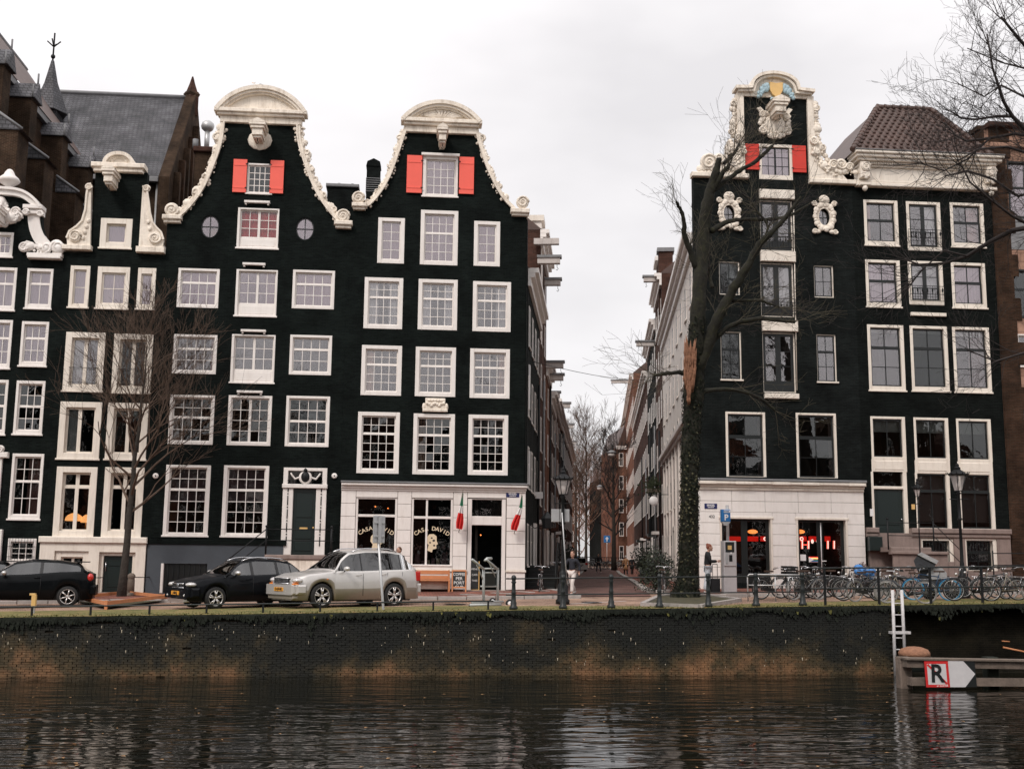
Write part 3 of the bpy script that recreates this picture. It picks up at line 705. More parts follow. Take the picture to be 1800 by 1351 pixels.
# ============================================================ house 1 (left edge of the picture)
h1=House('black gabled house at far left with white arch-topped neck gable and pineapple finial',30)
W1=dict(fw=(.10,.10,.12,.17))
g33=[(.36,G(3,1)),(.64,G(3,2))]
window(h1,(46,472,92,543),[(.36,G(2,1)),(.64,G(2,1))],cur=[('full','curtain_white')],glass_='pane_sky',**W1)
window(h1,(-15,470,28,546),[(.36,G(2,1)),(.64,G(2,1))],cur=[('full','curtain_white')],glass_='pane_sky',**W1)
window(h1,(36,565,84,644),g33,glass_='pane_sky',cur=('bottom','curtain_dark',.2),**W1)
window(h1,(-24,562,20,648),g33,glass_='pane_sky',**W1)
window(h1,(26,669,77,764),[(.48,G(3,2)),(.52,G(3,2))],glass_='pane_dark',**W1)
window(h1,(-38,667,12,764),[(.48,G(3,2)),(.52,G(3,2))],glass_='pane_dark',**W1)
window(h1,(18,797,74,913),[(.42,G(3,2)),(.58,G(3,2))],cur=('right','curtain_rose',.55,-.3),glass_='pane_dark',**W1)
window(h1,(13,946,63,992),[(1,G(3,3))],glass_='pane_dark',sill=0,**W1)
window(h1,(-24,408,23,452),[(1,G(4,2))],glass_='pane_sky',**W1)
gb=MB();xa,xb,za,zb=h1.box((13,946,63,992))
for i in range(9):gb.tube([(xa+.08+(xb-xa-.16)*i/8,h1.y-.08,za),(xa+.08+(xb-xa-.16)*i/8,h1.y-.08,zb)],.008,'black_iron',5)
for zz in (za+.3,zb-.3):gb.tube([(xa,h1.y-.08,zz),(xb,h1.y-.08,zz)],.010,'black_iron',5)
gb.build('window_grille',h1.o)
H1R=h1.X(86,800);zt=h1.Z(108,456)
arcR=spline([h1.P(112,456),h1.P(100,440),h1.P(84,425),h1.P(74,400),h1.P(71,370),h1.P(60,350),h1.P(40,338),h1.P(15,336)],5)
xc1=h1.X(-12,400)
arcL=[(2*xc1-x,z) for x,z in reversed(arcR)]
zb_=g(0,0)-.8
h1.wall([(2*xc1-H1R-.0,zb_),(H1R,zb_),(H1R,zt)]+arcR+arcL+[(2*xc1-H1R,zt)],'black_brick');body(h1,2*xc1-H1R,H1R,zt,ridge=h1.Z(15,350))
b=MB();Y=h1.y
arch=spline([h1.P(76,366),h1.P(66,352),h1.P(50,340),h1.P(32,334),h1.P(12,332),h1.P(-8,330)],5)
band(b,arch,.30,Y-.22,Y+.25,'white_paint',1);band(b,arch,.10,Y-.32,Y+.25,'white_paint',1)
b.bbox(h1.X(44,365),h1.X(78,365),Y-.30,Y+.25,h1.Z(60,370),h1.Z(60,363),'white_paint',.02)
x0,x1,z0,z1=h1.box((46,370,76,379));b.bbox(x0,x1,Y-.22,Y+.25,z0,z1,'white_paint',.04)
scroll(b,h1.P(49,376),.13,'white_paint',Y-.2,1);scroll(b,h1.P(74,378),.13,'white_paint',Y-.2,-1)
col=spline([h1.P(60,378),h1.P(61,392),h1.P(64,406),h1.P(71,421),h1.P(84,436)],5);band(b,col,.44,Y-.10,Y+.25,'white_paint',0)
b.build('gable_arch',h1.o)
b=MB();x0,x1,z0,z1=h1.box((52,447,110,457));b.bbox(x0,x1,Y-.30,Y+.25,z0,z0+.10,'white_paint',.02);b.bbox(x0-.05,x1+.03,Y-.24,Y+.25,z0+.10,z1,'white_paint',.02)
carve(b,[h1.P(42,437),h1.P(58,440),h1.P(75,443),h1.P(90,444),h1.P(104,442)],.25,Y-.08,'white_paint',4,.14,1,(.14,.22))
scroll(b,h1.P(101,434),.26,'white_paint',Y-.1,-1);scroll(b,h1.P(44,436),.20,'white_paint',Y-.1,1)
b.build('gable_scroll',h1.o)
b=MB();c=h1.P(15,330)
b.lathe([(.10,-.35),(.16,-.25),(.10,-.12),(.12,0),(.38,.17),(.42,.25),(.36,.34),(.22,.46),(.17,.58),(.10,.68),(.02,.72)],(c[0],Y,c[1]+.05),'white_paint',14)
b.build('finial',h1.o)
b=MB();carve(b,[h1.P(2,350),h1.P(12,362),h1.P(22,378),h1.P(34,372),h1.P(33,385),h1.P(20,395)],.3,Y-.03,'white_paint',8,.14,-1,(.15,.24))
carve(b,[h1.P(-6,348),h1.P(2,365),h1.P(6,380),h1.P(14,392)],.3,Y-.03,'white_paint',9,.14,-1,(.15,.24));scroll(b,h1.P(29,374),.20,'white_paint',Y-.08,1)
b.build('gable_carving',h1.o)
hoist(h1,(-14,372,20,400),'white_paint',cart=False)
b=MB();x0,x1,z0,z1=h1.box((-30,930,2,1040));b.bbox(x0,x1,Y-.14,Y+.05,z0,z1,'white_paint',.02)
x0,x1,z0,z1=h1.box((-30,800,1,930));b.bbox(x0,x1,Y-.10,Y+.05,z0,z1,'white_paint',.02);scroll(b,h1.P(3,790),.14,'white_paint',Y-.1,1)
b.bbox(x0,x1+.22,Y-.2,Y+.05,z1-.1,z1+.12,'white_paint',.03)
b.build('door_surround',h1.o);flush(h1)

# ============================================================ house 2 (narrow, white basement)
h2=House('narrow black house with cream neck gable and cream basement, behind the small bare tree',170)
C2=dict(fm='cream_paint',sm='cream_paint')
deep=dict(fw=(.24,.24,.22,.24),depth=.25,sashd=.12,rail=.07,**C2)
two=[(1,[(.5,1,1),(.5,1,1)])]
window(h2,(176,384,232,437),[(1,G(1,1))],glass_='pane_sky',cur=('full','curtain_white'),**deep)
window(h2,(122,467,157,541),[(1,G(1,2))],cur=('full','curtain_white'),glass_='pane_sky',fw=(.14,.14,.16,.14),rail=.05,**C2)
window(h2,(170,469,227,543),[(1,G(2,2))],cur=('full','curtain_white'),glass_='pane_sky',fw=(.18,.16,.24,.2),rail=.06,**C2)
window(h2,(241,471,273,544),[(1,G(1,2))],cur=('full','curtain_white'),glass_='pane_sky',fw=(.14,.14,.24,.18),rail=.05,**C2)
wA=window(h2,(113,584,183,688),two,cur=('left','curtain_white',.4),**deep)
wB=window(h2,(198,587,267,691),two,glass_='pane_dark',**deep)
window(h2,(103,706,177,807),[(.999,[(.45,1,1),(.55,1,1)])],cur=[('left','curtain_white',.42),('right','blind',.0)],glass_='pane_dark',**deep)
window(h2,(187,708,259,808),two,glass_='pane_dark',cur=('top','blind',.16),**deep)
tr=[(.24,[(.5,1,1),(.5,1,1)]),(.76,[(.5,1,1),(.5,1,1)])]
window(h2,(96,820,168,944),tr,glass_='pane_dark',sill=0,**deep);window(h2,(181,821,251,944),tr,glass_='pane_dark',sill=0,**deep)
for i,wpx in enumerate(((113,584,183,688),(198,587,267,691))):
    x0,x1,z0,z1=h2.box(wpx);rb=MB();zz=z0+(z1-z0)*.40
    rb.tube([(x0+.2,h2.y-.05,zz),(x1-.2,h2.y-.05,zz)],.014,'black_iron',5);rb.tube([(x0+.2,h2.y-.05,z0+.35),(x1-.2,h2.y-.05,z0+.35)],.010,'black_iron',5)
    for k in range(3):rb.tube([(x0+.24+.06*k,h2.y-.05,z0+.2),(x0+.24+.06*k,h2.y-.05,zz)],.007,'black_iron',4);rb.tube([(x1-.24-.06*k,h2.y-.05,z0+.2),(x1-.24-.06*k,h2.y-.05,zz)],.007,'black_iron',4)
    rb.build('balcony_rail',h2.o)
H2R=h2.X(270,800)
# leaded top lights and the lamp seen inside
# basement openings
bx=h2.box((70,943,256,1047));
xw=h2.box((96,968,156,1030));xd=h2.box((174,970,238,1046))
# gable outline
zs_=h2.Z(200,446);xl2,xr2=h2.X(164,360),h2.X(256,360)
out2=[(H1R+.005,zb_),(H2R,zb_),(H2R,zs_),(xr2,zs_),(xr2,h2.Z(210,302)),(xl2,h2.Z(210,302)),(xl2,zs_),(H1R+.005,zs_)]
h2.hole((xw[0],xw[1],xw[2],xw[3]));h2.hole((xd[0],xd[1],xd[2],xd[3]),room=False)
h2.wall(out2,'black_brick');body(h2,H1R+.02,H2R-.0,zs_-.3,ridge=h2.Z(210,330))
fr_=MB();zA,zB=bx[2]-.1,bx[3];X0,X1=bx[0],bx[1]
pl=plate('basement_front',[(X0,zA-.3),(X1,zA-.3),(X1,zB),(X0,zB)],[[(xw[0],xw[2]),(xw[1],xw[2]),(xw[1],xw[3]),(xw[0],xw[3])],[(xd[0],xd[2]),(xd[1],xd[2]),(xd[1],xd[3]),(xd[0],xd[3])]],h2.y-.16,h2.y-.004,'cream_paint',h2.o)
fr_.bbox(X0-.05,X1+.05,h2.y-.26,h2.y-.16,zB-.24,zB+.0,'cream_paint',.03);fr_.bbox(X0,X1,h2.y-.19,h2.y-.16,zA-.2,zA+.25,'plinth_stone',.02)
fr_.build('basement_cornice',h2.o)
window(h2,None,two,world=(xw[0]+.005,xw[1]-.005,xw[2],xw[3]-.005),nohole=True,fw=(.22,.22,.22,.1),sill=0,proud=.07,depth=.3,glass_='pane_dark',**C2)
d=MB();d.bbox(xd[0]+.14,xd[1]-.14,h2.y+.08,h2.y+.14,xd[2],xd[3]-.14,'dark_green',.01);d.bbox(xd[0]+.3,xd[1]-.3,h2.y+.06,h2.y+.078,xd[2]+.3,xd[2]+1.0,'dark_green',.01);d.bbox(xd[0]+.3,xd[1]-.3,h2.y+.06,h2.y+.078,xd[2]+1.1,xd[3]-.3,'dark_green',.01)
do=d.build('door',h2.o);d=MB();d.tube([(xd[0]+.22,h2.y+.03,xd[2]+.9),(xd[0]+.22,h2.y+.03,xd[2]+1.25)],.018,'steel',6);d.build('handle',do)
d=MB();d.bbox(xd[0],xd[0]+.138,h2.y-.02,h2.y+.15,xd[2],xd[3],'cream_paint',.01);d.bbox(xd[1]-.138,xd[1],h2.y-.02,h2.y+.15,xd[2],xd[3],'cream_paint',.01);d.bbox(xd[0]+.138,xd[1]-.138,h2.y-.017,h2.y+.15,xd[3]-.138,xd[3],'cream_paint',.01);d.build('door_frame',h2.o)
# neck gable dressing
Y=h2.y;b=MB()
x0,x1,z0,z1=h2.box((163,290,257,305));b.bbox(x0,x1,Y-.32,Y+.3,z0+.16,z1,'cream_stone',.03);b.bbox(x0+.08,x1-.08,Y-.22,Y+.3,z0,z0+.16,'cream_stone',.03)
cx,cz0=(x0+x1)/2,z1;rr=h2.X(238,290)-cx
arc=[(cx+rr*cos(a),cz0+rr*.78*sin(a)) for a in [pi*i/20 for i in range(21)]]
band(b,arc,.14,Y-.30,Y+.25,'cream_stone',1);band(b,[(cx+(x-cx)*.84,cz0+(z-cz0)*.84) for x,z in arc],.12,Y-.2,Y+.25,'cream_stone',1)
b.prism([(cx+(x-cx)*.75,cz0+(z-cz0)*.75) for x,z in arc],Y-.1,Y+.25,'cream_stone')
for k in range(9):a=.3+2.54*k/8;b.ball((cx+rr*.5*cos(a),Y-.12,cz0+.05+rr*.42*sin(a)),(.09,.05,.08),'cream_stone',7,4)
b.build('pediment',h2.o)
for sgn,e,bs_,pb in ((-1,164,[(120,433),(160,433),(162,325),(157,326),(154,345),(152,370),(146,390),(136,400),(124,408),(119,420)],(112,433,163,441)),
                    (1,256,[(287,437),(245,437),(252,330),(259,331),(262,350),(265,375),(270,393),(277,402),(285,410),(289,423)],(241,436,291,446))):
    b=MB();b.prism([h2.P(*p) for p in bs_],Y-.14,Y+.1,'cream_stone');x0,x1,z0,z1=h2.box(pb);b.bbox(x0,x1,Y-.26,Y+.2,z0,z1,'cream_stone',.02)
    band(b,[h2.P(*p) for p in bs_[2:]],.07,Y-.20,Y-.13,'cream_stone',0)
    scroll(b,h2.P(134 if sgn< 0 else 274,417 if sgn< 0 else 420),.24,'cream_stone',Y-.14,-sgn);scroll(b,h2.P(158 if sgn< 0 else 259,330 if sgn< 0 else 334),.14,'cream_stone',Y-.12,sgn)
    for k in range(4):p=h2.P((148 if sgn< 0 else 262)+k*3,420-k*10 if sgn< 0 else 392+k*12);b.ball((p[0],Y-.16,p[1]),(.08,.05,.10),'cream_stone',7,4)
    b.build('gable_scroll',h2.o)
hoist(h2,(184,308,216,340),'cream_stone',cart=False);flush(h2)

# ============================================================ house 3 (wide bell gable, coral shutters)
h3=House('wide black house with white-edged bell gable, coral shutters and two round windows',430)
H3R=h3.X(598,850)
C3=dict(fw=(.11,.11,.10,.12),sill=0)
window(h3,(434,287,478,341),[(1,G(4,4))],glass_='pane_dark',fw=(.04,.04,.08,.06),bar=.028,sill=.04,proud=.0)
shutter(h3,(410,281,434,339),'coral_shutter',True);shutter(h3,(475,283,499,341),'coral_shutter',False)
window(h3,(417,366,490,437),FR,glass_='pane_clear',cur=('full','curtain_red'),fw=(.10,.06,.07,.05),sill=.03)
window(h3,(312,472,385,541),[(.34,G(4,1)),(.66,G(4,2))],glass_='pane_sky',cur=('full','curtain_mauve'),**C3)
window(h3,(414,474,487,556),FR,glass_='pane_sky',cur=[('right','curtain_mauve',.3)],fw=(.10,.06,.07,.04),sill=.03)
window(h3,(514,475,588,543),[(.34,G(4,1)),(.66,G(4,2))],glass_='pane_sky',cur=('full','curtain_mauve'),**C3)
window(h3,(304,588,381,657),[(.34,G(4,1)),(.66,G(4,2))],glass_='pane_glass',cur=('right','curtain_rose',.12),**C3)
window(h3,(406,588,483,673),FR,fw=(.10,.06,.07,.04),sill=.03)
window(h3,(509,589,583,659),[(.34,G(4,1)),(.66,G(4,2))],**C3)
window(h3,(297,694,376,781),[(.45,G(4,2)),(.55,G(4,2))],glass_='pane_dark',cur=('left','curtain_peach',.28),**C3)
window(h3,(400,695,477,783),[(1,[(.5,2,4),(.5,2,4)])],glass_='pane_dark',**C3)
wl3=window(h3,(502,696,579,785),[(.5,G(4,2)),(.5,G(4,2))],glass_='pane_dark',**C3)
window(h3,(289,817,368,942),[(.333,G(4,2)),(.667,G(4,4))],glass_='pane_dark',cur=('swag','curtain_mauve',.48),fw=(.14,.14,.10,.10),sill=.03)
window(h3,(391,818,471,943),[(.333,G(4,2)),(.667,G(4,4))],glass_='pane_dark',cur=('swag','curtain_mauve',.5),fw=(.14,.14,.10,.10),sill=.03)
for pb in ((430,354,475,358),(427,463,467,467),(424,580,468,584),(417,687,462,691)):bar_lintel(h3,pb,'white_paint')
# round windows
ovs=[]
for (cx,cy,c) in ((369,398,'curtain_rose'),(536,402,None)):
    x0,x1,z0,z1=h3.box((cx-16,cy-20,cx+16,cy+20));xm,zm,rx,rz=(x0+x1)/2,(z0+z1)/2,(x1-x0)/2,(z1-z0)/2
    h3.holes.append([(xm+rx*cos(2*pi*k/24),zm+rz*sin(2*pi*k/24)) for k in range(24)]);h3.room(x0,x1,z0,z1,1.6)
    b=MB()
    ring=[(xm+rx*cos(2*pi*k/24),zm+rz*sin(2*pi*k/24)) for k in range(25)];band(b,ring,.045,h3.y+.06,h3.y+.13,'black_sash',1)
    b.box(xm-.018,xm+.018,h3.y+.07,h3.y+.12,zm-rz,zm+rz,'black_sash');b.box(xm-rx,xm+rx,h3.y+.072,h3.y+.118,zm-.018,zm+.018,'black_sash')
    w_=b.build('round_window',h3.o,org=(xm,h3.y,zm))
    for sx_ in (-1,1):
        for sz_ in (-1,1):
            q=MB().prism([(0,0)]+[(sx_*(rx-.03)*cos(pi/2*k/6),sz_*(rz-.03)*sin(pi/2*k/6)) for k in range(7)],-.002,.002,'pane_sky').mesh('pane')
            q.materials[0]=M_['pane_glass' if c and sx_> 0 and sz_< 0 else 'pane_sky'];inst('pane',q,w_,(xm+sx_*.012,h3.y+.10,zm+sz_*.012),(random.gauss(0,.01),0,random.gauss(0,.01)))
    cb=MB();
    if c:curtain_mb(cb,xm-.02,xm+rx,zm-rz,zm,h3.y+.25,c)
    else:curtain_mb(cb,xm-rx,xm+rx,zm-rz,zm+rz,h3.y+.3,'curtain_dark')
    cb.build('curtain',w_)
gl_=spline([(304,383),(322,377),(345,352),(362,325),(376,293),(387,262),(392,240),(395,212)],6)
gr_=spline([(523,215),(523,240),(528,265),(538,295),(551,328),(566,355),(585,380),(598,393)],6)
xo=h3.box((418,0,419,1))
dR=h3.box((496,822,573,975));h3.hole((dR[0]+.18,dR[1]-.18,dR[2],dR[3]-.1))
out3=[(H2R+.005,zb_),(H3R,zb_),(H3R,h3.Z(618,398)),h3.P(590,397)]+[h3.P(*p) for p in reversed(gr_)]+[h3.P(*p) for p in reversed(gl_)]+[h3.P(318,386),h3.P(290,387),(H2R+.005,h3.Z(290,387))]
out3=[out3[0],out3[1],out3[2]]+[h3.P(*p) for p in reversed(gr_)]+[h3.P(*p) for p in reversed(gl_)]+[(H2R+.005,h3.Z(290,386))]
h3.wall(out3,'black_brick');body(h3,H2R+.02,H3R-.01,h3.Z(618,410),ridge=h3.Z(458,235),roof='slate')
Y=h3.y
for nm,pts,o_ in (('l',gl_,1),('r',gr_,1)):
    P_=[h3.P(*p) for p in pts];b=MB();band(b,P_,.13,Y-.13,Y+.3,'cream_stone',1);band(b,P_,.06,Y-.17,Y-.05,'cream_stone',0);b.build('gable_edge',h3.o)
    b=MB();carve(b,P_[4:-3] if nm=='l' else P_[3:-4],.30,Y+.02,'cream_stone',11 if nm=='l' else 12,.17,o_,(.10,.155));b.build('gable_carving',h3.o)
for (blk,sc,cw) in (((287,381,321,388),(303,370),-1),((588,391,620,398),(603,381),1)):
    b=MB();x0,x1,z0,z1=h3.box(blk);b.bbox(x0,x1,Y-.28,Y+.3,z0,z1+.02,'cream_stone',.03);b.bbox(x0+.05,x1-.05,Y-.18,Y+.3,z0-.12,z0,'cream_stone',.02)
    scroll(b,h3.P(*sc),.28,'cream_stone',Y-.05,cw,depth=.16);b.build('gable_scroll',h3.o)
segment_pediment(h3,(380,192),(540,204),(460,156),'cream_stone')
b=MB();
for (pa,pb_) in (((392,205),(397,214)),((521,208),(534,216))):
    pass
hoist(h3,(438,228,476,270),'cream_stone')
# doorway with carved fanlight
x0,x1,z0,z1=dR;zt_=h3.Z(535,858);b=MB()
b.bbox(x0,x0+.40,Y-.06,Y+.15,z0,zt_,'white_paint',.015);b.bbox(x1-.40,x1,Y-.06,Y+.15,z0,zt_,'white_paint',.015)
b.bbox(x0-.03,x1+.03,Y-.14,Y+.15,zt_,zt_+.16,'white_paint',.02);b.bbox(x0,x0+.18,Y-.06,Y+.15,zt_+.16,z1,'white_paint',.015);b.bbox(x1-.18,x1,Y-.06,Y+.15,zt_+.16,z1,'white_paint',.015)
b.bbox(x0+.18,x1-.18,Y-.055,Y+.15,z1-.12,z1,'white_paint',.01)
fo=b.build('door_frame',h3.o,org=((x0+x1)/2,Y,z0))
b=MB()
for xx in (x0+.2,x1-.2):
    for k in range(5):zz=z0+.35+k*.52;b.tube([(xx,Y-.075,zz),(xx,Y-.075,zz+.36)],.022,'black_iron',5);b.ball((xx,Y-.075,zz+.44),.03,'black_iron',6,4)
b.build('carved_drops',fo)
xm=(x0+x1)/2;b=MB();zc_=(zt_+z1)/2+.05
for sg in (-1,1):b.tube([(xm+sg*(x1-x0)*.34,Y+.02,z1-.2),(xm+sg*(x1-x0)*.31,Y+.02,zc_+.06),(xm+sg*(x1-x0)*.24,Y+.02,zc_-.08),(xm+sg*(x1-x0)*.14,Y+.02,zc_-.02),(xm+sg*.14,Y+.02,zc_+.08)],[.03,.035,.04,.035,.03],'white_paint',6)
b.lathe([(.24,0),(.26,-.04),(.20,-.08)],(xm,Y+.05,zc_-.02),'white_paint',18,'y');b.build('fanlight_garland',fo)
b=MB();b.ball((xm,Y-.02,zc_),(.17,.13,.21),'black_iron',12,8);b.lathe([(.05,0),(.1,.05),(.02,.16)],(xm,Y-.02,zc_+.2),'black_iron',8);b.build('door_lantern',fo)
inst('pane',pane_mesh(1,1,'pane_dark'),fo,(xm,Y+.10,(zt_+z1)/2),None,(x1-x0-.36,1,z1-zt_-.28))
b=MB();b.bbox(x0+.40,x1-.40,Y+.06,Y+.13,z0,zt_,'dark_green',.01)
for (u0,u1) in ((.06,.2),(.24,.52),(.56,.94)):b.bbox(x0+.52,x1-.52,Y+.035,Y+.058,z0+(zt_-z0)*u0,z0+(zt_-z0)*u1,'dark_green',.015)
do=b.build('door',h3.o);b=MB();b.box(xm-.15,xm+.15,Y+.02,Y+.034,z0+.98,z0+1.06,'gold_paint');b.build('letter_slot',do);b=MB();b.ball((x1-.47,Y+.0,z0+1.05),.035,'gold_paint',8,5);b.build('door_knob',do)
# grey plinth, basement light and steps
zs3=h3.Z(430,953);b=MB();bz=h3.box((283,990,364,1042));xe=h3.X(497,990)
plate('plinth',[(H2R+.0,zb_),(xe,zb_),(xe,zs3),(H2R+.0,zs3)],[[(bz[0],bz[2]),(bz[1],bz[2]),(bz[1],bz[3]),(bz[0],bz[3])]],Y-.10,Y-.004,'grey_render',h3.o)
b.bbox(H2R+.0,xe+.1,Y-.15,Y-.101,zs3-.1,zs3+.08,'black_brick',.01);b.build('plinth_band',h3.o)
b=MB();b.box(bz[0],bz[1],Y-.02,Y+.0,bz[2],bz[3],'black_sash');b.bbox(bz[0],bz[0]+.10,Y-.13,Y-.021,bz[2],bz[3],'white_paint',.01)
for k in range(8):xx=bz[0]+.25+k*.2;b.tube([(xx,Y-.06,bz[2]),(xx,Y-.06,bz[3])],.012,'black_iron',5)
b.build('cellar_opening',h3.o)
stp=MB();zl=z0-.0;gz=g(x0,0)+.05;dpt=1.25
stp.bbox(x0-.45,x1+.35,Y-dpt,Y-.005,zl-.18,zl,'plinth_stone',.03);stp.bbox(x0-.38,x1+.28,Y-dpt+.06,Y-.005,gz-.2,zl-.18,'cream_stone',.02)
so_=stp.build('landing',h3.o)
nst=5
for k in range(nst):
    sb=MB();zz=zl-(k+1)*(zl-gz)/(nst+1);sb.bbox(x0-.45-.30*(k+1),x0-.45-.30*k,Y-dpt,Y-.15,gz-.2,zz,'plinth_stone',.02);sb.build('step',h3.o)
def pipe(b,pts,r,mt='black_iron',n=7):b.tube(pts,r,mt,n)
ra=MB();yr=Y-dpt+.06;zr=zl+.95;xs0,xs1=x0-.42,x1+.32;xb=xs0-1.75
for xx in (xs0,xs1):ra.tube([(xx,yr,zl),(xx,yr,zr+.05)],.035,'black_iron',8);ra.ball((xx,yr,zr+.1),.055,'black_iron')
for dz in (0,-.42):pipe(ra,[(xs0,yr,zr+dz),(xs1,yr,zr+dz)],.018);pipe(ra,[(xs0,yr,zr+dz),(xb,yr,gz+.95+dz)],.020);pipe(ra,[(xs1,yr,zr+dz),(xs1,Y,zr+dz)],.016)
ra.tube([(xb,yr,gz),(xb,yr,gz+1.0)],.03,'black_iron',8);ra.build('railing',h3.o)
for (px,py) in ((274,836),(588,836)):
    p=h3.P(px,py);b=MB();b.lathe([(.05,0),(.11,-.02),(.11,-.05),(.05,-.06)],(p[0],Y-.005,p[1]),'white_paint',14,'y');b.ball((p[0],Y-.06,p[1]),.03,'black_iron');b.build('wall_anchor',h3.o)
flush(h3)
# standing lamp behind the third-floor window, orange lamps in house 2
x0,x1,z0,z1=h3.box((502,696,579,785));xm=(x0+x1)/2;t=thing('floor_lamp',(xm,.85,z0-.35),'tripod floor lamp with a white drum shade behind the window pane','lamp')
b=MB();b.lathe([(.36,1.35),(.36,1.72)],(xm,.85,z0-.35),'curtain_white',20);b.build('lamp_shade',t)
for k in range(3):b=MB();b.tube([(xm+.05*cos(k*2.1),.85+.05*sin(k*2.1),z0+1.0),(xm+.32*cos(k*2.1+.5),.85+.32*sin(k*2.1+.5),z0-.35)],.022,'oak',6);b.build('leg',t)

# ============================================================ lettering helper (flat print as thin raised letters)
def text_mesh(txt,size,mt,extr=.002,bold=0.0,curve=None):
    cu=bpy.data.curves.new('t','FONT');cu.body=txt;cu.size=size;cu.extrude=extr;cu.align_x='CENTER';cu.align_y='CENTER';cu.offset=bold;cu.resolution_u=3
    o=bpy.data.objects.new('t',cu);COL.objects.link(o);dg=bpy.context.evaluated_depsgraph_get()
    me=bpy.data.meshes.new_from_object(o.evaluated_get(dg));bpy.data.objects.remove(o);bpy.data.curves.remove(cu)
    me.materials.clear();me.materials.append(M_[mt])
    for p in me.polygons:p.material_index=0
    return me
def put_text(txt,size,mt,parent,loc,name='lettering',rot=(pi/2,0,0),bold=0.0,sx=1.0):
    o=inst(name,text_mesh(txt,size,mt,bold=bold),parent,loc,rot,(sx,1,1));return o
mat('blue_sign',(.012,.018,.10),.35);mat('sign_white',(.85,.83,.82),.4);mat('letter_cream',(.72,.60,.42),.5)
mat('flag_green',(.02,.22,.11),.8);mat('flag_white',(.82,.80,.78),.8);mat('flag_red',(.70,.035,.03),.8)
mat('parking_blue',(.02,.16,.42),.4);mat('chalkboard',(.016,.018,.018),.7);mat('chalk',(.7,.7,.68),.9)
mat('roast_ochre',(.16,.085,.03),.8,.4,2)
emis('bulb_warm',(1.0,.26,.06),2.4);emis('neon_red',(1.0,.10,.06),3.2);emis('neon_white',(1.0,.72,.62),2.0);emis('menu_red',(.9,.02,.012),.7);emis('bulb_soft',(1.0,.42,.14),1.6)
def street_sign(pb,H,lab,proud=.02):
    x0,x1,z0,z1=H.box(pb);y=H.y-.03-proud
    t=thing('street_name_sign',((x0+x1)/2,y,(z0+z1)/2),lab,'street sign')
    MB().bbox(x0,x1,y-.012,y+.02,z0,z1,'blue_sign',.004).build('plate',t)
    put_text('SINGEL',(z1-z0)*.50,'sign_white',t,((x0+x1)/2,y-.015,z0+(z1-z0)*.66),bold=.003)
    put_text('CENTRUM',(z1-z0)*.27,'sign_white',t,((x0+x1)/2,y-.015,z0+(z1-z0)*.26),bold=.002)
    return t

# ============================================================ house 4 (bell gable over the white shopfront)
h4=House('tall black corner house with bell gable, coral shutters and white cafe shopfront',760)
Y=h4.y;H4R=CL.x
C4=dict(fw=(.16,.16,.15,.16),sill=0,rail=.05,bar=.024)
window(h4,(743,275,805,346),[(1,G(4,4))],glass_='pane_sky',cur=('full','curtain_dim'),fw=(.14,.10,.14,.10),sill=.03)
b=MB();x0,x1,z0,z1=h4.box((741,271,808,276));b.bbox(x0,x1,Y-.16,Y+.02,z0,z1,'white_paint',.02);b.build('window_hood',h4.o)
shutter(h4,(715,274,742,340),'coral_shutter',True);shutter(h4,(807,277,833,342),'coral_shutter',False)
r2=[(.40,G(4,2)),(.60,G(4,3))]
window(h4,(664,383,711,463),[(1,G(2,4))],glass_='pane_sky',cur=('full','curtain_dim'),**C4)
window(h4,(739,370,805,466),r2,glass_='pane_sky',cur=('full','curtain_dim'),**C4)
window(h4,(833,389,879,468),[(1,G(2,4))],glass_='pane_sky',cur=('full','curtain_dim'),**C4)
window(h4,(640,488,708,578),[(.36,G(4,2)),(.64,G(4,3))],glass_='pane_glass',cur=('both','curtain_white',.34),**C4)
window(h4,(735,491,804,580),[(.36,G(4,2)),(.64,G(4,3))],glass_='pane_glass',cur=('both','curtain_white',.30),**C4)
window(h4,(831,495,898,583),[(.36,G(4,2)),(.64,G(4,3))],glass_='pane_glass',cur=('right','curtain_white',.36),**C4)
window(h4,(635,607,706,695),[(.36,G(4,2)),(.64,G(4,3))],glass_='pane_glass',cur=('left','curtain_peach',.26),**C4)
window(h4,(730,610,801,697),[(.36,G(4,2)),(.64,G(4,3))],glass_='pane_glass',**C4)
window(h4,(826,613,896,700),[(.36,G(4,2)),(.64,G(4,3))],cur=('right','curtain_peach',.24,.1),**C4)
window(h4,(628,724,702,832),[(.33,G(4,2)),(.67,G(4,4))],glass_='pane_dark',cur=('top','curtain_dim',.12),**C4)
window(h4,(726,727,799,834),[(.33,G(4,2)),(.67,G(4,4))],glass_='pane_dark',cur=[('top','curtain_dim',.12),('left','curtain_peach',.26)],**C4)
window(h4,(823,729,893,835),[(.33,G(4,2)),(.67,G(4,4))],glass_='pane_dark',cur=('top','curtain_dim',.12),**C4)
gl_=spline([(636,366),(650,361),(668,341),(685,312),(699,275),(709,245),(716,223)],6)
gr_=spline([(835,226),(842,255),(854,292),(869,325),(884,350),(902,369)],6)
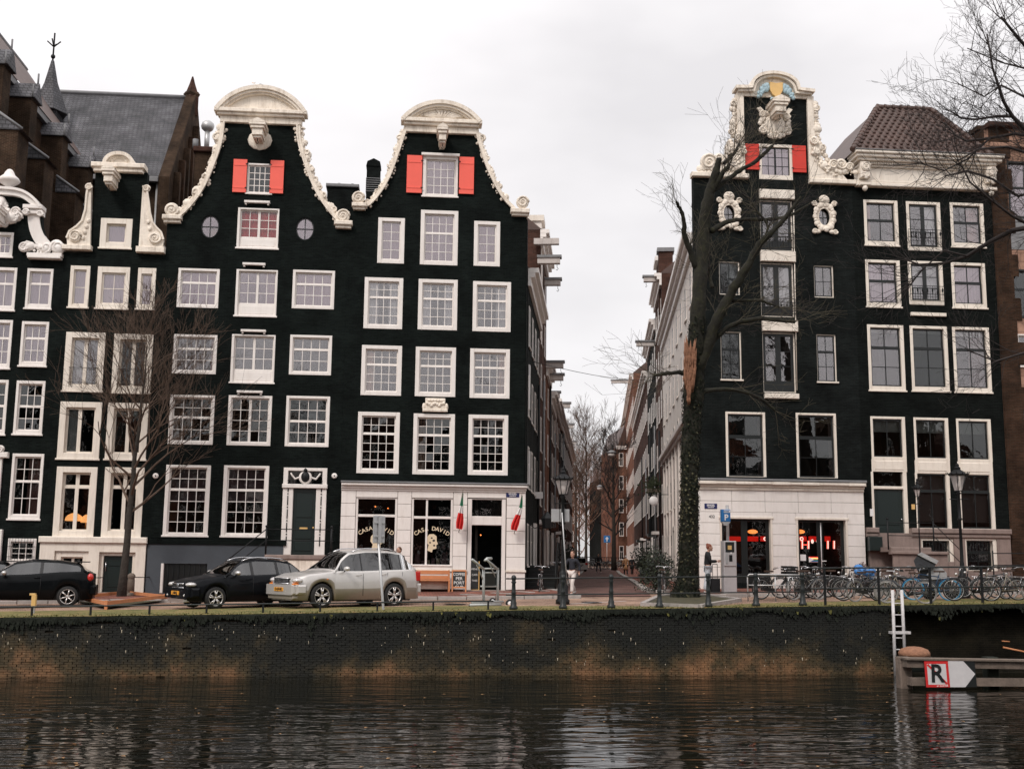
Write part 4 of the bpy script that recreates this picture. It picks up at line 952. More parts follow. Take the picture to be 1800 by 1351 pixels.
# shopfront openings cut through the black wall
shop=h4.box((600,843,918,1040));zc4=h4.Z(760,846);zbase=g(2,0)-.3
def ob(pb):x0,x1,z0,z1=h4.box(pb);return (x0,x1,z0,z1)
o1,o2=ob((627,877,695,994)),ob((725,878,793,994));o3a,o3b=ob((823,878,888,907)),ob((828,923,881,1037))
for o_ in (o1,o2,o3a,o3b):h4.holes.append([(o_[0],o_[2]),(o_[1],o_[2]),(o_[1],o_[3]),(o_[0],o_[3])])
out4=[(H3R+.005,zb_),(H4R,zb_),(H4R,h4.Z(915,373))]+[h4.P(*p) for p in reversed(gr_)]+[h4.P(*p) for p in reversed(gl_)]+[(H3R+.005,h4.Z(630,367))]
h4.wall(out4,'black_brick')
zt4=h4.Z(915,376)
b=MB();b.box(H3R+.01,H3R+.25,Y+.34,Y+12,zb_,zt4,'black_brick');b.build('side_wall',h4.o)
r=MB();xm=(H3R+H4R)/2
def sp(p,t,z):return (p[0]+SD.x*t,p[1]+SD.y*t,z)
r.add([(H3R,.3,zt4-.1),(xm,.3,h4.Z(775,240)),(xm+.3,2.2,h4.Z(775,240)),(H3R,2.2,zt4-.1),(H4R-.02,.3,zt4-.1),(H4R+.25,2.2,zt4-.1)],[(0,1,2,3),(1,4,5,2),(2,5,3)],'slate');r.build('roof',h4.o)
for nm,pts,o_ in (('l',gl_,1),('r',gr_,1)):
    P_=[h4.P(*p) for p in pts];b=MB();band(b,P_,.12,Y-.13,Y+.3,'cream_stone',1);band(b,P_,.05,Y-.17,Y-.05,'cream_stone',0);b.build('gable_edge',h4.o)
    b=MB();carve(b,P_[5:-3] if nm=='l' else P_[3:-5],.24,Y+.02,'cream_stone',21 if nm=='l' else 22,.19,o_,(.085,.13));b.build('gable_carving',h4.o)
for (blk,sc,cw) in (((619,359,645,366),(630,349),1),((897,369,930,377),(918,357),1)):
    b=MB();x0,x1,z0,z1=h4.box(blk);b.bbox(x0,x1,Y-.28,Y+.3,z0,z1,'cream_stone',.03);b.bbox(x0+.05,x1-.05,Y-.18,Y+.3,z0-.10,z0,'cream_stone',.02)
    scroll(b,h4.P(*sc),.26,'cream_stone',Y-.05,cw,depth=.16);b.build('gable_scroll',h4.o)
segment_pediment(h4,(706,212),(846,218),(776,182),'cream_stone',shell=True)
hoist(h4,(764,237,790,268),'cream_stone',cart=False)
b=MB();x0,x1,z0,z1=h4.box((743,700,787,724));b.bbox(x0+.1,x1-.1,Y-.10,Y-.002,z0+.1,z1,'cream_stone',.03);b.bbox(x0,x1,Y-.14,Y-.002,z0,z0+.12,'cream_stone',.02)
for k in range(9):b.ball((x0+.18+(x1-x0-.36)*k/8,Y-.11,z0+.24+.10*abs(math.cos(k*.8))),(.08,.05,.07),'cream_stone',7,4)
for sx_ in (x0+.05,x1-.05):b.ball((sx_,Y-.06,z0+.2),(.08,.06,.16),'cream_stone',7,4)
for k in range(5):b.ball((x0+.25+(x1-x0-.5)*k/4,Y-.11,z1-.10),(.07,.04,.05),'cream_stone',7,4)
b.build('stone_plaque',h4.o)
# white rusticated shopfront: separate stone blocks with open joints in front of a recessed backing
def blocks(H,x0,x1,z0,z1,openings,rowh,bw,y0,y1,mt,parent,joint=.008,seed=1):
    """course by course ashlar round rectangular openings; each block its own object"""
    rnd=random.Random(seed);zs=[z0]
    n=max(1,round((z1-z0)/rowh));zs=[z0+(z1-z0)*i/n for i in range(n+1)]
    for r_,(za,zb2) in enumerate(zip(zs,zs[1:])):
        zm=(za+zb2)/2
        cuts=sorted([(o[0],o[1],o[2],o[3]) for o in openings if o[2]< zb2-.01 and o[3]> za+.01])
        segs=[];x=x0
        for c in cuts:
            if c[0]> x:segs.append((x,c[0]))
            x=max(x,c[1])
        if x< x1:segs.append((x,x1))
        for (a,c) in segs:
            if c-a< .05:continue
            k=max(1,round((c-a)/bw));
            for i in range(k):
                u0,u1=a+(c-a)*i/k,a+(c-a)*(i+1)/k
                MB().bbox(u0+joint,u1-joint,y0+rnd.uniform(-.002,.002),y1,za+joint,zb2-joint,mt,.008).build('stone_block',parent)
        for c in cuts:
            for (u,v_) in ((za,c[2]),(c[3],zb2)):
                if v_-u> .02 and u >=za-.001 and v_ <=zb2+.001:MB().bbox(c[0]+joint,c[1]-joint,y0,y1,u+joint*.5,v_-joint*.5,mt,.006).build('stone_block',parent)
sx0,sx1=h4.X(598,940),H4R+.05;szt=h4.Z(760,864)
ops4=[(o[0]-.06,o[1]+.06,o[2]-(.5 if i==9 else 0),o[3]+.06) for i,o in enumerate((o1,o2))]+[(o3a[0]-.04,o3a[1]+.04,zbase,o3a[3]+.06)]
plate('shopfront',[(sx0,zbase),(sx1,zbase),(sx1,szt+.3),(sx0,szt+.3)],[[(a[0],max(a[2],zbase+.01)),(a[1],max(a[2],zbase+.01)),(a[1],a[3]),(a[0],a[3])] for a in ops4],Y-.14,Y-.004,'grout',h4.o)
zpl=h4.Z(850,1001)
blocks(h4,sx0,sx1,zpl,szt,ops4,.52,1.25,Y-.165,Y-.14,'white_paint',h4.o,.007)
blocks(h4,sx0,sx1,zbase+.45,zpl-.09,ops4[:0]+[(o3a[0]-.04,o3a[1]+.04,zbase,99)],.8,2.6,Y-.165,Y-.14,'white_paint',h4.o,.006)
b=MB()
for (a,c) in ((sx0,o3a[0]-.05),(o3a[1]+.05,sx1)):
    b.bbox(a-.02,c+.03,Y-.22,Y-.14,zpl-.09,zpl,'cream_paint',.02);b.bbox(a,c,Y-.18,Y-.14,zbase,zbase+.45,'dark_red_brick',.01)
b.build('plinth_moulding',h4.o)
b=MB();b.bbox(sx0-.02,sx1+.10,Y-.42,Y-.004,szt+.30,szt+.36,'lead',.01);b.bbox(sx0,sx1+.06,Y-.38,Y-.004,szt+.18,szt+.30,'white_paint',.03);b.bbox(sx0,sx1+.02,Y-.27,Y-.004,szt+.08,szt+.18,'white_paint',.03);b.bbox(sx0,sx1,Y-.21,Y-.004,szt,szt+.08,'white_paint',.02)
b.build('cornice',h4.o)
def shopwin(H,o,trans,mull,glass_='pane_glass',m=.06):
    x0,x1,z0,z1=o;b=MB();ya,yb_=Y-.12,Y+.02
    b.bbox(x0-m,x0+.03,ya,yb_,z0-m,z1+m,'white_paint',.01);b.bbox(x1-.03,x1+m,ya,yb_,z0-m,z1+m,'white_paint',.01)
    b.bbox(x0+.03,x1-.03,ya,yb_,z1,z1+m,'white_paint',.01);b.bbox(x0-.05,x1+.05,ya-.08,yb_,z0-.02,z0+.05,'white_paint',.015)
    ps=[];zt_=h4.Z(660,trans)
    b.bbox(x0+.03,x1-.03,ya+.03,yb_,zt_-.05,zt_+.05,'white_paint',.01)
    xs=[x0+.03]+([x0+(x1-x0)*mull] if mull else [])+[x1-.03]
    if mull:b.bbox(xs[1]-.04,xs[1]+.04,ya+.04,yb_,z0+.05,zt_-.05,'white_paint',.01);b.bbox(xs[1]-.04,xs[1]+.04,ya+.04,yb_,zt_+.05,z1,'white_paint',.01)
    w_=b.build('shop_window',H.o,org=((x0+x1)/2,Y,z0))
    for a,c in zip(xs,xs[1:]):
        for (u,v_) in ((z0+.05,zt_-.05),(zt_+.05,z1)):
            inst('pane',pane_mesh(1,1,glass_),w_,((a+c)/2,Y-.03,(u+v_)/2),None,(c-a,1,v_-u))
    return w_
sw1=shopwin(h4,o1,906,0,'pane_dark');sw2=shopwin(h4,o2,908,.36,'pane_dark')
sw3=None
b=MB();x0,x1,z0,z1=o3a[0],o3a[1],zbase+.35,o3a[3]
b.bbox(x0-.02,o3b[0]+.0,Y-.12,Y+.1,z0,z1+.04,'white_paint',.01);b.bbox(o3b[1],x1+.02,Y-.12,Y+.1,z0,z1+.04,'white_paint',.01)
b.bbox(o3b[0],o3b[1],Y-.12,Y+.1,o3b[3],o3a[2],'white_paint',.02);b.bbox(o3b[0],o3b[1],Y-.115,Y+.1,o3a[3],z1+.04,'white_paint',.01)
do=b.build('door_frame',h4.o,org=((x0+x1)/2,Y,z0));inst('pane',pane_mesh(1,1,'pane_glass'),do,((o3b[0]+o3b[1])/2,Y,(o3a[2]+o3a[3])/2),None,(o3b[1]-o3b[0],1,o3a[3]-o3a[2]))
b=MB();b.bbox(o3b[0]-.3,o3b[1]+.3,Y-.5,Y+.1,zbase+.2,g(3,0)+.12,'plinth_stone',.02);b.build('doorstep',h4.o)
# cafe room: lit dimly from its own bulbs
b=MB();b.box(H3R+.3,H4R-.1,Y+5.0,Y+5.2,zbase,szt+.2,'roast_ochre');b.box(H3R+.3,H4R-.1,Y+.36,Y+5.2,szt+.15,szt+.25,'interior');b.box(H3R+.3,H4R+.4,Y+.36,Y+5.2,zbase+.1,g(1,0)+.08,'interior')
b.box(H3R+.3,H3R+.4,Y+.36,Y+5,zbase,szt+.2,'roast_ochre');b.box(H4R-.2,H4R-.1,Y+1.0,Y+5,zbase,szt+.2,'interior')
b.box(H4R-1.9,H4R-1.8,Y+.36,Y+2.6,zbase,szt+.2,'interior')
b.build('cafe_room',h4.o)
b=MB();b.bbox(H3R+.9,H4R-2.2,Y+2.9,Y+3.4,zbase+.3,g(0,0)+1.1,'interior',.02);b.build('counter',h4.o)
for wd,fx in ((o1,0),(o2,1)):
    xm,wdt=(wd[0]+wd[1])/2,wd[1]-wd[0];zz=h4.Z(660,932 if not fx else 932);par=sw2 if fx else sw1
    word='CASA DAVID';n=len(word)
    for i,ch in enumerate(word):
        if ch==' ':continue
        a=(i-(n-1)/2)/(n-1)*2*.60;R__=wdt*.72
        inst('letter',text_mesh(ch,.22,'letter_cream',bold=.004),par,(xm+R__*sin(a),Y-.04,zz+.1-R__*(1-cos(a))),(pi/2,a,0))
    b=MB();ez=zz-.42;hd=[(-.20,.20),(-.10,.32),(.08,.33),(.2,.24),(.21,.05),(.26,-.08),(.19,-.12),(.20,-.26),(.05,-.30),(.02,-.42),(-.18,-.34),(-.12,-.12),(-.22,0)]
    b.prism([(xm+u*.95,ez+v_*.95) for u,v_ in hd],Y-.045,Y-.038,'letter_cream')
    for (u,v_,r_) in ((.08,.06,.055),(.0,.16,.04),(.10,-.13,.045),(-.06,-.02,.04)):b.ball((xm+u,Y-.046,ez+v_),(r_,.004,r_*.8),'chalkboard',8,4)
    b.build('window_emblem',par)
    for sx_ in (wd[0]+.22,wd[1]-.22):
        t=thing('flower_vase',(sx_,Y+.22,wd[2]+.05),'pink and white flowers in a mauve vase, %s corner of the %s cafe window' % ('left' if sx_< xm else 'right','middle' if fx else 'left'),'flowers')
        b=MB();b.lathe([(.09,0),(.13,.12),(.10,.3),(.08,.42)],(sx_,Y+.22,wd[2]+.05),'curtain_mauve',12);b.build('vase',t)
        b=MB()
        for k in range(14):b.ball((sx_+random.uniform(-.16,.16),Y+.22+random.uniform(-.1,.1),wd[2]+.50+random.uniform(-.05,.32)),random.uniform(.03,.06),random.choice(['curtain_white','curtain_rose','curtain_mauve']),6,4)
        b.build('blossom',t)
bx_=MB()
b=MB()
for k in range(5):xx=o2[0]+.45+k*.19;b.bbox(xx-.07,xx+.07,Y+.12,Y+.25,o2[2]+.05,o2[2]+.05+random.uniform(.12,.3),'letter_cream' if k % 2 else 'curtain_mauve',.01)
tag(b.build('coffee_packs'),'row of small coffee packs on the sill of the middle cafe window','packaging')
for k,(px,py,s_) in enumerate(((872,886,.05),(660,890,.035),(682,893,.03),(845,940,.03))):
    p=at(px,py,1.6);tag(MB().ball(p,s_,'bulb_warm',8,6).build('ceiling_bulb',org=p),['small warm bulb behind the pane above the cafe door','warm bulb in the left cafe window, left of a pair','warm bulb in the left cafe window, right of a pair','warm bulb deep inside the open cafe door'][k],'lamp')
street_sign((889,865,912,874),h4,'dark blue street name plate on the white cafe front, right end',.14)
# flags
for k,(px,top,bot,sk) in enumerate(((809,868,930,-3),(911,872,932,-8))):
    pt=h4.P(px+3,top);pb_=h4.P(px+sk,bot);x0,z0=pb_;x1,z1=pt;yy=Y-.55
    t=thing('flag',(x0,Y-.2,z0),'limp green, white and red flag on a short pole, %s of the cafe door' % ('left' if k==0 else 'right'),'flag')
    b=MB();b.tube([(x0,Y-.17,z0-.12),(x0+.02,Y-.30,z0),(x1,yy-.35,z1+.12)],[.014,.013,.010],'plinth_stone',6);b.build('pole',t)
    NN=14
    for nm,f0,f1,mt in (('green_stripe',0,.36,'flag_green'),('white_stripe',.36,.56,'flag_white'),('red_stripe',.56,1.0,'flag_red')):
        b=MB();vs=[]
        for j in range(6):
            f=f0+(f1-f0)*j/5;wd=.05+.32*f**1.3*(1 if f< .8 else 1-(f-.8)*2.2)
            for i in range(NN+1):
                s_=i/NN-.5;vs.append((x1+(x0-x1)*f+s_*wd+(.05*sin(5*f) if k else 0),yy-.25+.25*f+.06*sin(s_*14+f*4)*(.3+f),z1+(z0-z1)*f-.04*s_))
        b.add(vs,[(j*(NN+1)+i,j*(NN+1)+i+1,(j+1)*(NN+1)+i+1,(j+1)*(NN+1)+i) for j in range(5) for i in range(NN)],mt,True);b.build(nm,t)
# chimneys behind houses 3 and 4
b=MB();p0,p1=at(573,395,5.5),at(626,395,5.5);pz=at(600,322,5.5).z
b.bbox(p0.x,p1.x,5.5,7.6,p0.z-3.5,pz-.2,'black_brick_b',.02);b.bbox(p0.x-.06,p1.x+.08,5.4,7.7,pz-.2,pz-.04,'lead',.03)
for fx in (.35,.8):b.tube([(p0.x+(p1.x-p0.x)*fx,6.3,pz-.05),(p0.x+(p1.x-p0.x)*fx,6.3,pz+.25)],.08,'lead',8)
tag(b.build('chimney',org=(p0.x,5.5,p0.z-3.5)),'wide black brick chimney block between the two bell gables','chimney')
t=thing('chimney',at(655,345,4),'slim dark chimney with a pointed louvred cowl beside the right bell gable','chimney')
b=MB();p0,p1=at(643,350,4),at(667,350,4);z1=at(655,292,4).z;b.bbox(p0.x,p1.x,4,4.6,p0.z-3,z1,'black_brick_b',.02)
b.build('stack',t);b=MB();
for k in range(7):b.bbox(p0.x-.02,p1.x+.02,3.97,4.63,p0.z+.35+.10*k,p0.z+.39+.10*k,'lead',.01)
b.build('louvre',t);b=MB();b.prism([(p0.x-.03,z1),(p1.x+.03,z1),(p1.x-.02,z1+.22),((p0.x+p1.x)/2,z1+.36),(p0.x+.02,z1+.22)],3.97,4.63,'black_brick_b');b.build('cowl',t)

# ============================================================ house 5 (right of the street, carved neck gable)
h5=House('black corner house with richly carved cream neck gable, red shutters and white ground floor',1370)
Y=h5.y;H5L=CR.x;H5R=h5.X(1511,700)
thin=dict(fw=(.045,.06,.05,.05),fm='cream_paint',sm='black_sash',sill=0,proud=-.06,depth=.2,bar=.022,rail=.05)
window(h5,(1334,254,1393,316),[(1,[(.5,2,3),(.5,2,3)])],fw=(.13,.12,.13,.20),fm='cream_paint',sm='black_sash',sill=0,rail=.035,bar=.02,glass_='pane_sky',cur=('full','curtain_white'))
shutter(h5,(1309,254,1334,299),'red_shutter',True);shutter(h5,(1392,257,1416,304),'red_shutter',False)
for pb,cu in (((1264,459,1301,518),('right','curtain_white',.5)),((1431,466,1466,523),None),((1267,582,1304,668),None),((1436,587,1471,672),('bottom','curtain_dark',.3))):
    window(h5,pb,[(1,G(2,2))] if pb[3]-pb[1]< 70 else [(.36,G(2,1)),(.64,G(2,2))],cur=cu,glass_='pane_dark' if pb[0]< 1300 else 'pane_glass',**{**thin,'sill':.05 if pb[3]> 600 else 0})
for i,pb in enumerate(((1336,352,1394,441),(1337,462,1396,557),(1341,584,1399,690))):
    x0,x1,z0,z1=h5.box(pb)
    window(h5,pb,[(.86,[(.5,1,2 if i< 2 else 3),(.5,1,2 if i< 2 else 3)]),(.14,[(1,0,0)])],glass_='pane_glass',cur=('full','curtain_white') if i==1 else None,**{**thin,'rail':.11})
    b=MB();zz=z0+(z1-z0)*.33
    if i< 2:
        for dz in (0,-.16):b.tube([(x0,Y-.10,zz+dz),(x1,Y-.10,zz+dz)],.014,'black_iron',6)
        b.tube([(x0,Y-.10,z0+.12),(x1,Y-.10,z0+.12)],.014,'black_iron',6)
        for k in range(13):xx=x0+(x1-x0)*k/12;b.tube([(xx,Y-.10,z0+.12),(xx,Y-.10,zz-(.16 if k % 2 else 0))],.008,'black_iron',5)
        for k in range(6):b.ball((x0+(x1-x0)*(k+.5)/6,Y-.10,zz-.28),(.035,.01,.06),'black_iron',6,4)
        b.build('balcony_rail',h5.o)
for pb in ((1334,335,1395,351),(1336,443,1397,461),(1339,563,1401,583),(1343,692,1403,701)):
    x0,x1,z0,z1=h5.box(pb);b=MB();b.bbox(x0,x1,Y-.16,Y+.05,z0,z1,'cream_paint',.02);b.build('stone_sill',h5.o)
b=MB();p=h5.P(1394,400);q=h5.P(1399,690);b.tube([(p[0]+.03,Y-.05,p[1]+.9),(q[0]+.03,Y-.05,q[1]+.1)],.022,'cream_paint',6);b.build('downpipe',h5.o)
wb1=window(h5,(1276,724,1346,838),[(.36,G(2,1)),(.64,G(2,2))],glass_='pane_dark',cur=('right','curtain_dim',.12),**{**thin,'fw':(.10,.10,.09,.02),'fm':'cream_paint','proud':.02,'rail':.07})
wb2=window(h5,(1400,726,1471,840),[(.36,G(2,1)),(.64,G(2,2))],glass_='pane_dark',cur=('right','curtain_dim',.12),**{**thin,'fw':(.10,.10,.09,.02),'fm':'cream_paint','proud':.02,'rail':.07})
for i,(cx,cy) in enumerate(((1281,376),(1448,382))):
    x0,x1,z0,z1=h5.box((cx-9,cy-14,cx+9,cy+14));xm,zm,rx,rz=(x0+x1)/2,(z0+z1)/2,(x1-x0)/2,(z1-z0)/2
    h5.holes.append([(xm+rx*cos(2*pi*k/20),zm+rz*sin(2*pi*k/20)) for k in range(20)]);h5.room(x0,x1,z0,z1,1.5)
    b=MB();ring=[(xm+(rx+.02)*cos(2*pi*k/24),zm+(rz+.02)*sin(2*pi*k/24)) for k in range(25)];band(b,ring,.17,Y-.10,Y+.05,'cream_stone',-1)
    ring2=[(xm+(rx+.12)*cos(2*pi*k/24+.1),zm+(rz+.14)*sin(2*pi*k/24+.1)) for k in range(25)]
    rnd=random.Random(5)
    for k in range(22):
        a=2*pi*k/22;r_=.07+.05*(k % 2)+.03*rnd.random();b.ball((xm+(rx+.18)*cos(a),Y-.10,zm+(rz+.20)*sin(a)),(r_,.06,r_),'cream_stone',7,5)
    b.ball((xm,Y-.1,zm+rz+.38),(.24,.09,.22),'cream_stone',10,6);b.ball((xm,Y-.17,zm+rz+.38),(.10,.05,.09),'cream_stone',8,5)
    for sg in (-1,1):
        scroll(b,(xm+sg*(rx+.20),zm+rz+.22),.12,'cream_stone',Y-.06,sg,th=.03);scroll(b,(xm+sg*(rx+.22),zm-rz-.30),.11,'cream_stone',Y-.06,-sg,th=.03)
        b.ball((xm+sg*(rx+.10),Y-.08,zm-rz-.30),(.16,.07,.09),'cream_stone',8,5)
    w_=b.build('oval_window',h5.o,org=(xm,Y,zm));inst('pane',MB().prism([(rx*cos(2*pi*k/20),rz*sin(2*pi*k/20)) for k in range(20)],-.002,.002,'pane_glass').mesh('pane'),w_,(xm,Y+.10,zm))
    c_=MB();c_.box(xm-.015,xm+.015,Y+.08,Y+.096,zm-rz,zm+rz,'black_sash');c_.box(xm-rx,xm+rx,Y+.082,Y+.094,zm-.015,zm+.015,'black_sash');c_.build('glazing_bar',w_)
nx0,nx1=h5.X(1307,240),h5.X(1419,240);zsh=h5.Z(1360,318);znt=h5.Z(1360,168)
zshL=h5.Z(1265,306)
ops5=[h5.box((1266,912,1354,1024)),h5.box((1400,914,1486,1024))]
for o_ in ops5:h5.holes.append([(o_[0],o_[2]),(o_[1],o_[2]),(o_[1],o_[3]),(o_[0],o_[3])])
h5.wall([(H5L,zb_),(H5R,zb_),(H5R,h5.Z(1500,325)),(nx1,zsh),(nx1,znt),(nx0,znt),(nx0,zsh),(nx0,zshL),(H5L,zshL)],'black_brick_b')
b=MB();b.box(H5R-.25,H5R,Y+.34,12,zb_,zsh-.3,'black_brick_b');b.build('side_wall',h5.o)
r=MB();xm=(nx0+nx1)/2;zr=h5.Z(1360,200);r.add([(H5L+.1,.3,zshL-.2),(xm,.3,zr),(xm+.3,4,zr),(H5L+.9,4,zshL-.2),(H5R,.3,zshL-.2),(H5R,4,zshL-.2)],[(0,1,2,3),(1,4,5,2),(2,5,3)],'roof_tile');r.build('roof',h5.o)
# carved gable: neck sides
b=MB();S5='cream_stone'
topL,topR=h5.Z(1300,168),h5.Z(1420,172)
b.prism([(nx0,zsh+.2),(nx0,znt),(nx0-.30,znt),(nx0-.30,h5.Z(1300,225)),(nx0-.42,h5.Z(1300,262)),(nx0-.62,h5.Z(1300,290)),(nx0-.80,zshL+.25),(nx0-.8,zsh+.2)],Y-.14,Y+.25,S5)
b.build('gable_side',h5.o);b=MB();b.prism([(nx1,zsh-.05),(nx1,znt),(nx1+.28,znt),(nx1+.28,h5.Z(1425,235)),(nx1+.40,h5.Z(1430,268)),(nx1+.75,h5.Z(1430,292)),(nx1+1.3,h5.Z(1430,300)),(nx1+1.8,zsh-.05)],Y-.14,Y+.25,S5)
b.build('gable_side',h5.o)
b=MB()
carve(b,[(nx0-.30,znt-.3),(nx0-.34,h5.Z(1300,225)),(nx0-.48,h5.Z(1300,258)),(nx0-.80,h5.Z(1300,285)),(nx0-1.1,h5.Z(1300,296))],.22,Y-.04,S5,31,.2,-1,(.10,.17))
carve(b,[(nx0-.15,h5.Z(1300,260)),(nx0-.5,h5.Z(1290,292)),(nx0-1.1,h5.Z(1280,302)),(nx0-1.7,h5.Z(1260,302))],.22,Y-.14,S5,33,.16,1,(.08,.15))
scroll(b,(h5.X(1244,288),h5.Z(1244,287)),.36,S5,Y-.1,1,th=.06,depth=.16);scroll(b,(h5.X(1262,280),h5.Z(1262,281)),.22,S5,Y-.1,-1,depth=.16)
scroll(b,(h5.X(1296,248),h5.Z(1296,246)),.19,S5,Y-.1,1,depth=.14)
carve(b,[(h5.X(1230,300),h5.Z(1230,301)),(h5.X(1300,300),h5.Z(1290,300))],.2,Y-.1,S5,37,.15,1,(.10,.17))
b.build('gable_carving',h5.o)
b=MB()
carve(b,[(nx1+.28,znt-.3),(nx1+.30,h5.Z(1425,228)),(nx1+.42,h5.Z(1430,262)),(nx1+.72,h5.Z(1435,284)),(nx1+1.2,h5.Z(1450,296))],.22,Y-.04,S5,41,.2,1,(.10,.17))
carve(b,[(nx1+.15,h5.Z(1425,265)),(nx1+.45,h5.Z(1440,295)),(nx1+1.0,h5.Z(1450,306)),(nx1+2.0,h5.Z(1475,308))],.22,Y-.14,S5,43,.16,1,(.08,.15))
for (px,py,r_,cw) in ((1462,292,.22,1),(1476,291,.24,-1),(1428,250,.18,-1),(1490,296,.18,1)):scroll(b,(h5.X(px,py),h5.Z(px,py)),r_,S5,Y-.1,cw,depth=.16)
b.build('gable_carving',h5.o)
b=MB();zl_=h5.Z(1268,314);b.bbox(H5L-.1,nx0+.15,Y-.22,Y+.2,zl_,zl_+.20,S5,.03);b.build('gable_ledge',h5.o)
b=MB();x0,x1,z0,z1=h5.box((1418,313,1502,325));b.bbox(nx1-.02,x1,Y-.22,Y+.2,z0,z0+.20,S5,.03);b.build('gable_ledge',h5.o)
# crowning arch
xl_,xr_=h5.X(1290,160),h5.X(1428,165);zs5=h5.Z(1360,161);xm=(xl_+xr_)/2;za5=h5.Z(1360,130);hw=(h5.X(1402,150)-h5.X(1316,150))/2;hh=za5-zs5-.10
arc=[(xm+hw*cos(a),zs5+.08+hh*sin(a)**.9) for a in [pi-pi*i/24 for i in range(25)]]
b=MB();path=[(xl_,zs5+.06),(xm-hw-.15,zs5+.08)]+arc+[(xm+hw+.15,zs5+.08),(xr_,zs5+.04)]
band(b,path,.13,Y-.38,Y+.3,S5,-1);path2=[(xl_+.12,zs5-.07),(xm-hw-.05,zs5-.05)]+[(xm+(x-xm)*.88,z-.13) for x,z in arc]+[(xm+hw+.05,zs5-.05),(xr_-.12,zs5-.08)];band(b,path2,.10,Y-.28,Y+.3,S5,-1)
b.build('pediment_moulding',h5.o)
b=MB();b.prism([(xl_+.25,znt-.12),(xr_-.25,znt-.12),(xr_-.25,zs5-.14),(xm+hw*.9,zs5-.12)]+[(xm+(x-xm)*.82,z-.22) for x,z in reversed(arc)]+[(xm-hw*.9,zs5-.12),(xl_+.25,zs5-.14)],Y-.10,Y+.25,S5);b.build('pediment_field',h5.o)
b=MB();c=h5.P(1361,161);shp=[(-.22,.24),(0,.20),(.22,.24),(.21,-.05),(.13,-.2),(0,-.30),(-.13,-.2),(-.21,-.05)]
b.prism([(c[0]+u*1.3,c[1]+v_*1.25) for u,v_ in shp],Y-.30,Y-.16,'gold_paint');b.build('heraldic_shield',h5.o)
b=MB();rnd=random.Random(3)
for sg in (-1,1):
    for k in range(12):
        f=k/11;u=sg*(.34+.42*f);v_=.12-.42*f**2+.1*sin(k*2);r_=.15*(1-.4*f);b.ball((c[0]+u,Y-.2,c[1]+v_-.05),(r_,.08,r_*rnd.uniform(.7,1.2)),'blue_grey_paint',8,5)
    for k in range(5):b.ball((c[0]+sg*.16*(1-k/5),Y-.18,c[1]-.42-.12*k),(.10,.07,.09),'blue_grey_paint',7,5)
b.build('heraldic_mantling',h5.o)
b=MB();c=h5.P(1361,219);rnd=random.Random(6);b.ball((c[0],Y-.02,c[1]),(.50,.12,.48),S5,14,7)
for k in range(26):
    a=2*pi*k/26;rr=.60+.07*sin(k*2.1);r_=.10+.04*(k % 3==0);b.ball((c[0]+rr*.98*cos(a),Y-.07,c[1]+rr*.90*sin(a)),(r_,.07,r_),S5,7,5)
for (u,v_,cw) in ((-.52,.40,1),(.52,.36,-1),(-.55,-.30,-1),(.55,-.32,1),(0,-.52,1)):scroll(b,(c[0]+u,c[1]+v_),.16,S5,Y-.06,cw,th=.035)
for sg in (-1,1):b.prism([(c[0]+sg*.55,c[1]+.35),(c[0]+sg*.78,c[1]+.66),(c[0]+sg*.62,c[1]+.72),(c[0]+sg*.40,c[1]+.5)][::sg],Y-.12,Y-.03,S5)
b.build('cartouche',h5.o)
hoist(h5,(1341,188,1381,232),S5,cart=False)
# white ground floor
bx5=h5.box((1228,840,1517,1037));X0,X1=H5L-.04,h5.X(1517,930);szt5=h5.Z(1370,863);zb5=g(13,0)-.25
opp5=[(o[0]-.05,o[1]+.05,zb5,o[3]+.05) for o in ops5]
plate('ground_floor_front',[(X0,zb5),(X1,zb5),(X1,szt5+.3),(X0,szt5+.3)],[[(a[0],a[2]+.01),(a[1],a[2]+.01),(a[1],a[3]),(a[0],a[3])] for a in opp5],Y-.18,Y-.004,'grout',h5.o)
blocks(h5,X0,X1,zb5+.30,szt5,opp5,.46,1.4,Y-.20,Y-.18,'white_paint',h5.o,.006,2)
b=MB();b.bbox(X0-.08,X1+.06,Y-.46,Y-.004,szt5+.36,szt5+.46,'lead',.02);b.bbox(X0-.06,X1+.04,Y-.44,Y-.004,szt5+.22,szt5+.36,'cream_paint',.04);b.bbox(X0-.02,X1+.01,Y-.32,Y-.004,szt5+.12,szt5+.22,'cream_paint',.03);b.bbox(X0,X1,Y-.26,Y-.004,szt5,szt5+.12,'cream_paint',.02)
for fx in (0,.22,.44,.62,.90):b.bbox(X0+(X1-X0)*fx,X0+(X1-X0)*(fx+.10),Y-.47,Y-.44,szt5+.22,szt5+.34,'cream_paint',.02)
b.build('cornice',h5.o)
b=MB();b.bbox(X0-.02,X1+.02,Y-.24,Y-.18,zb5,zb5+.30,'plinth_stone',.01);b.build('plinth',h5.o)
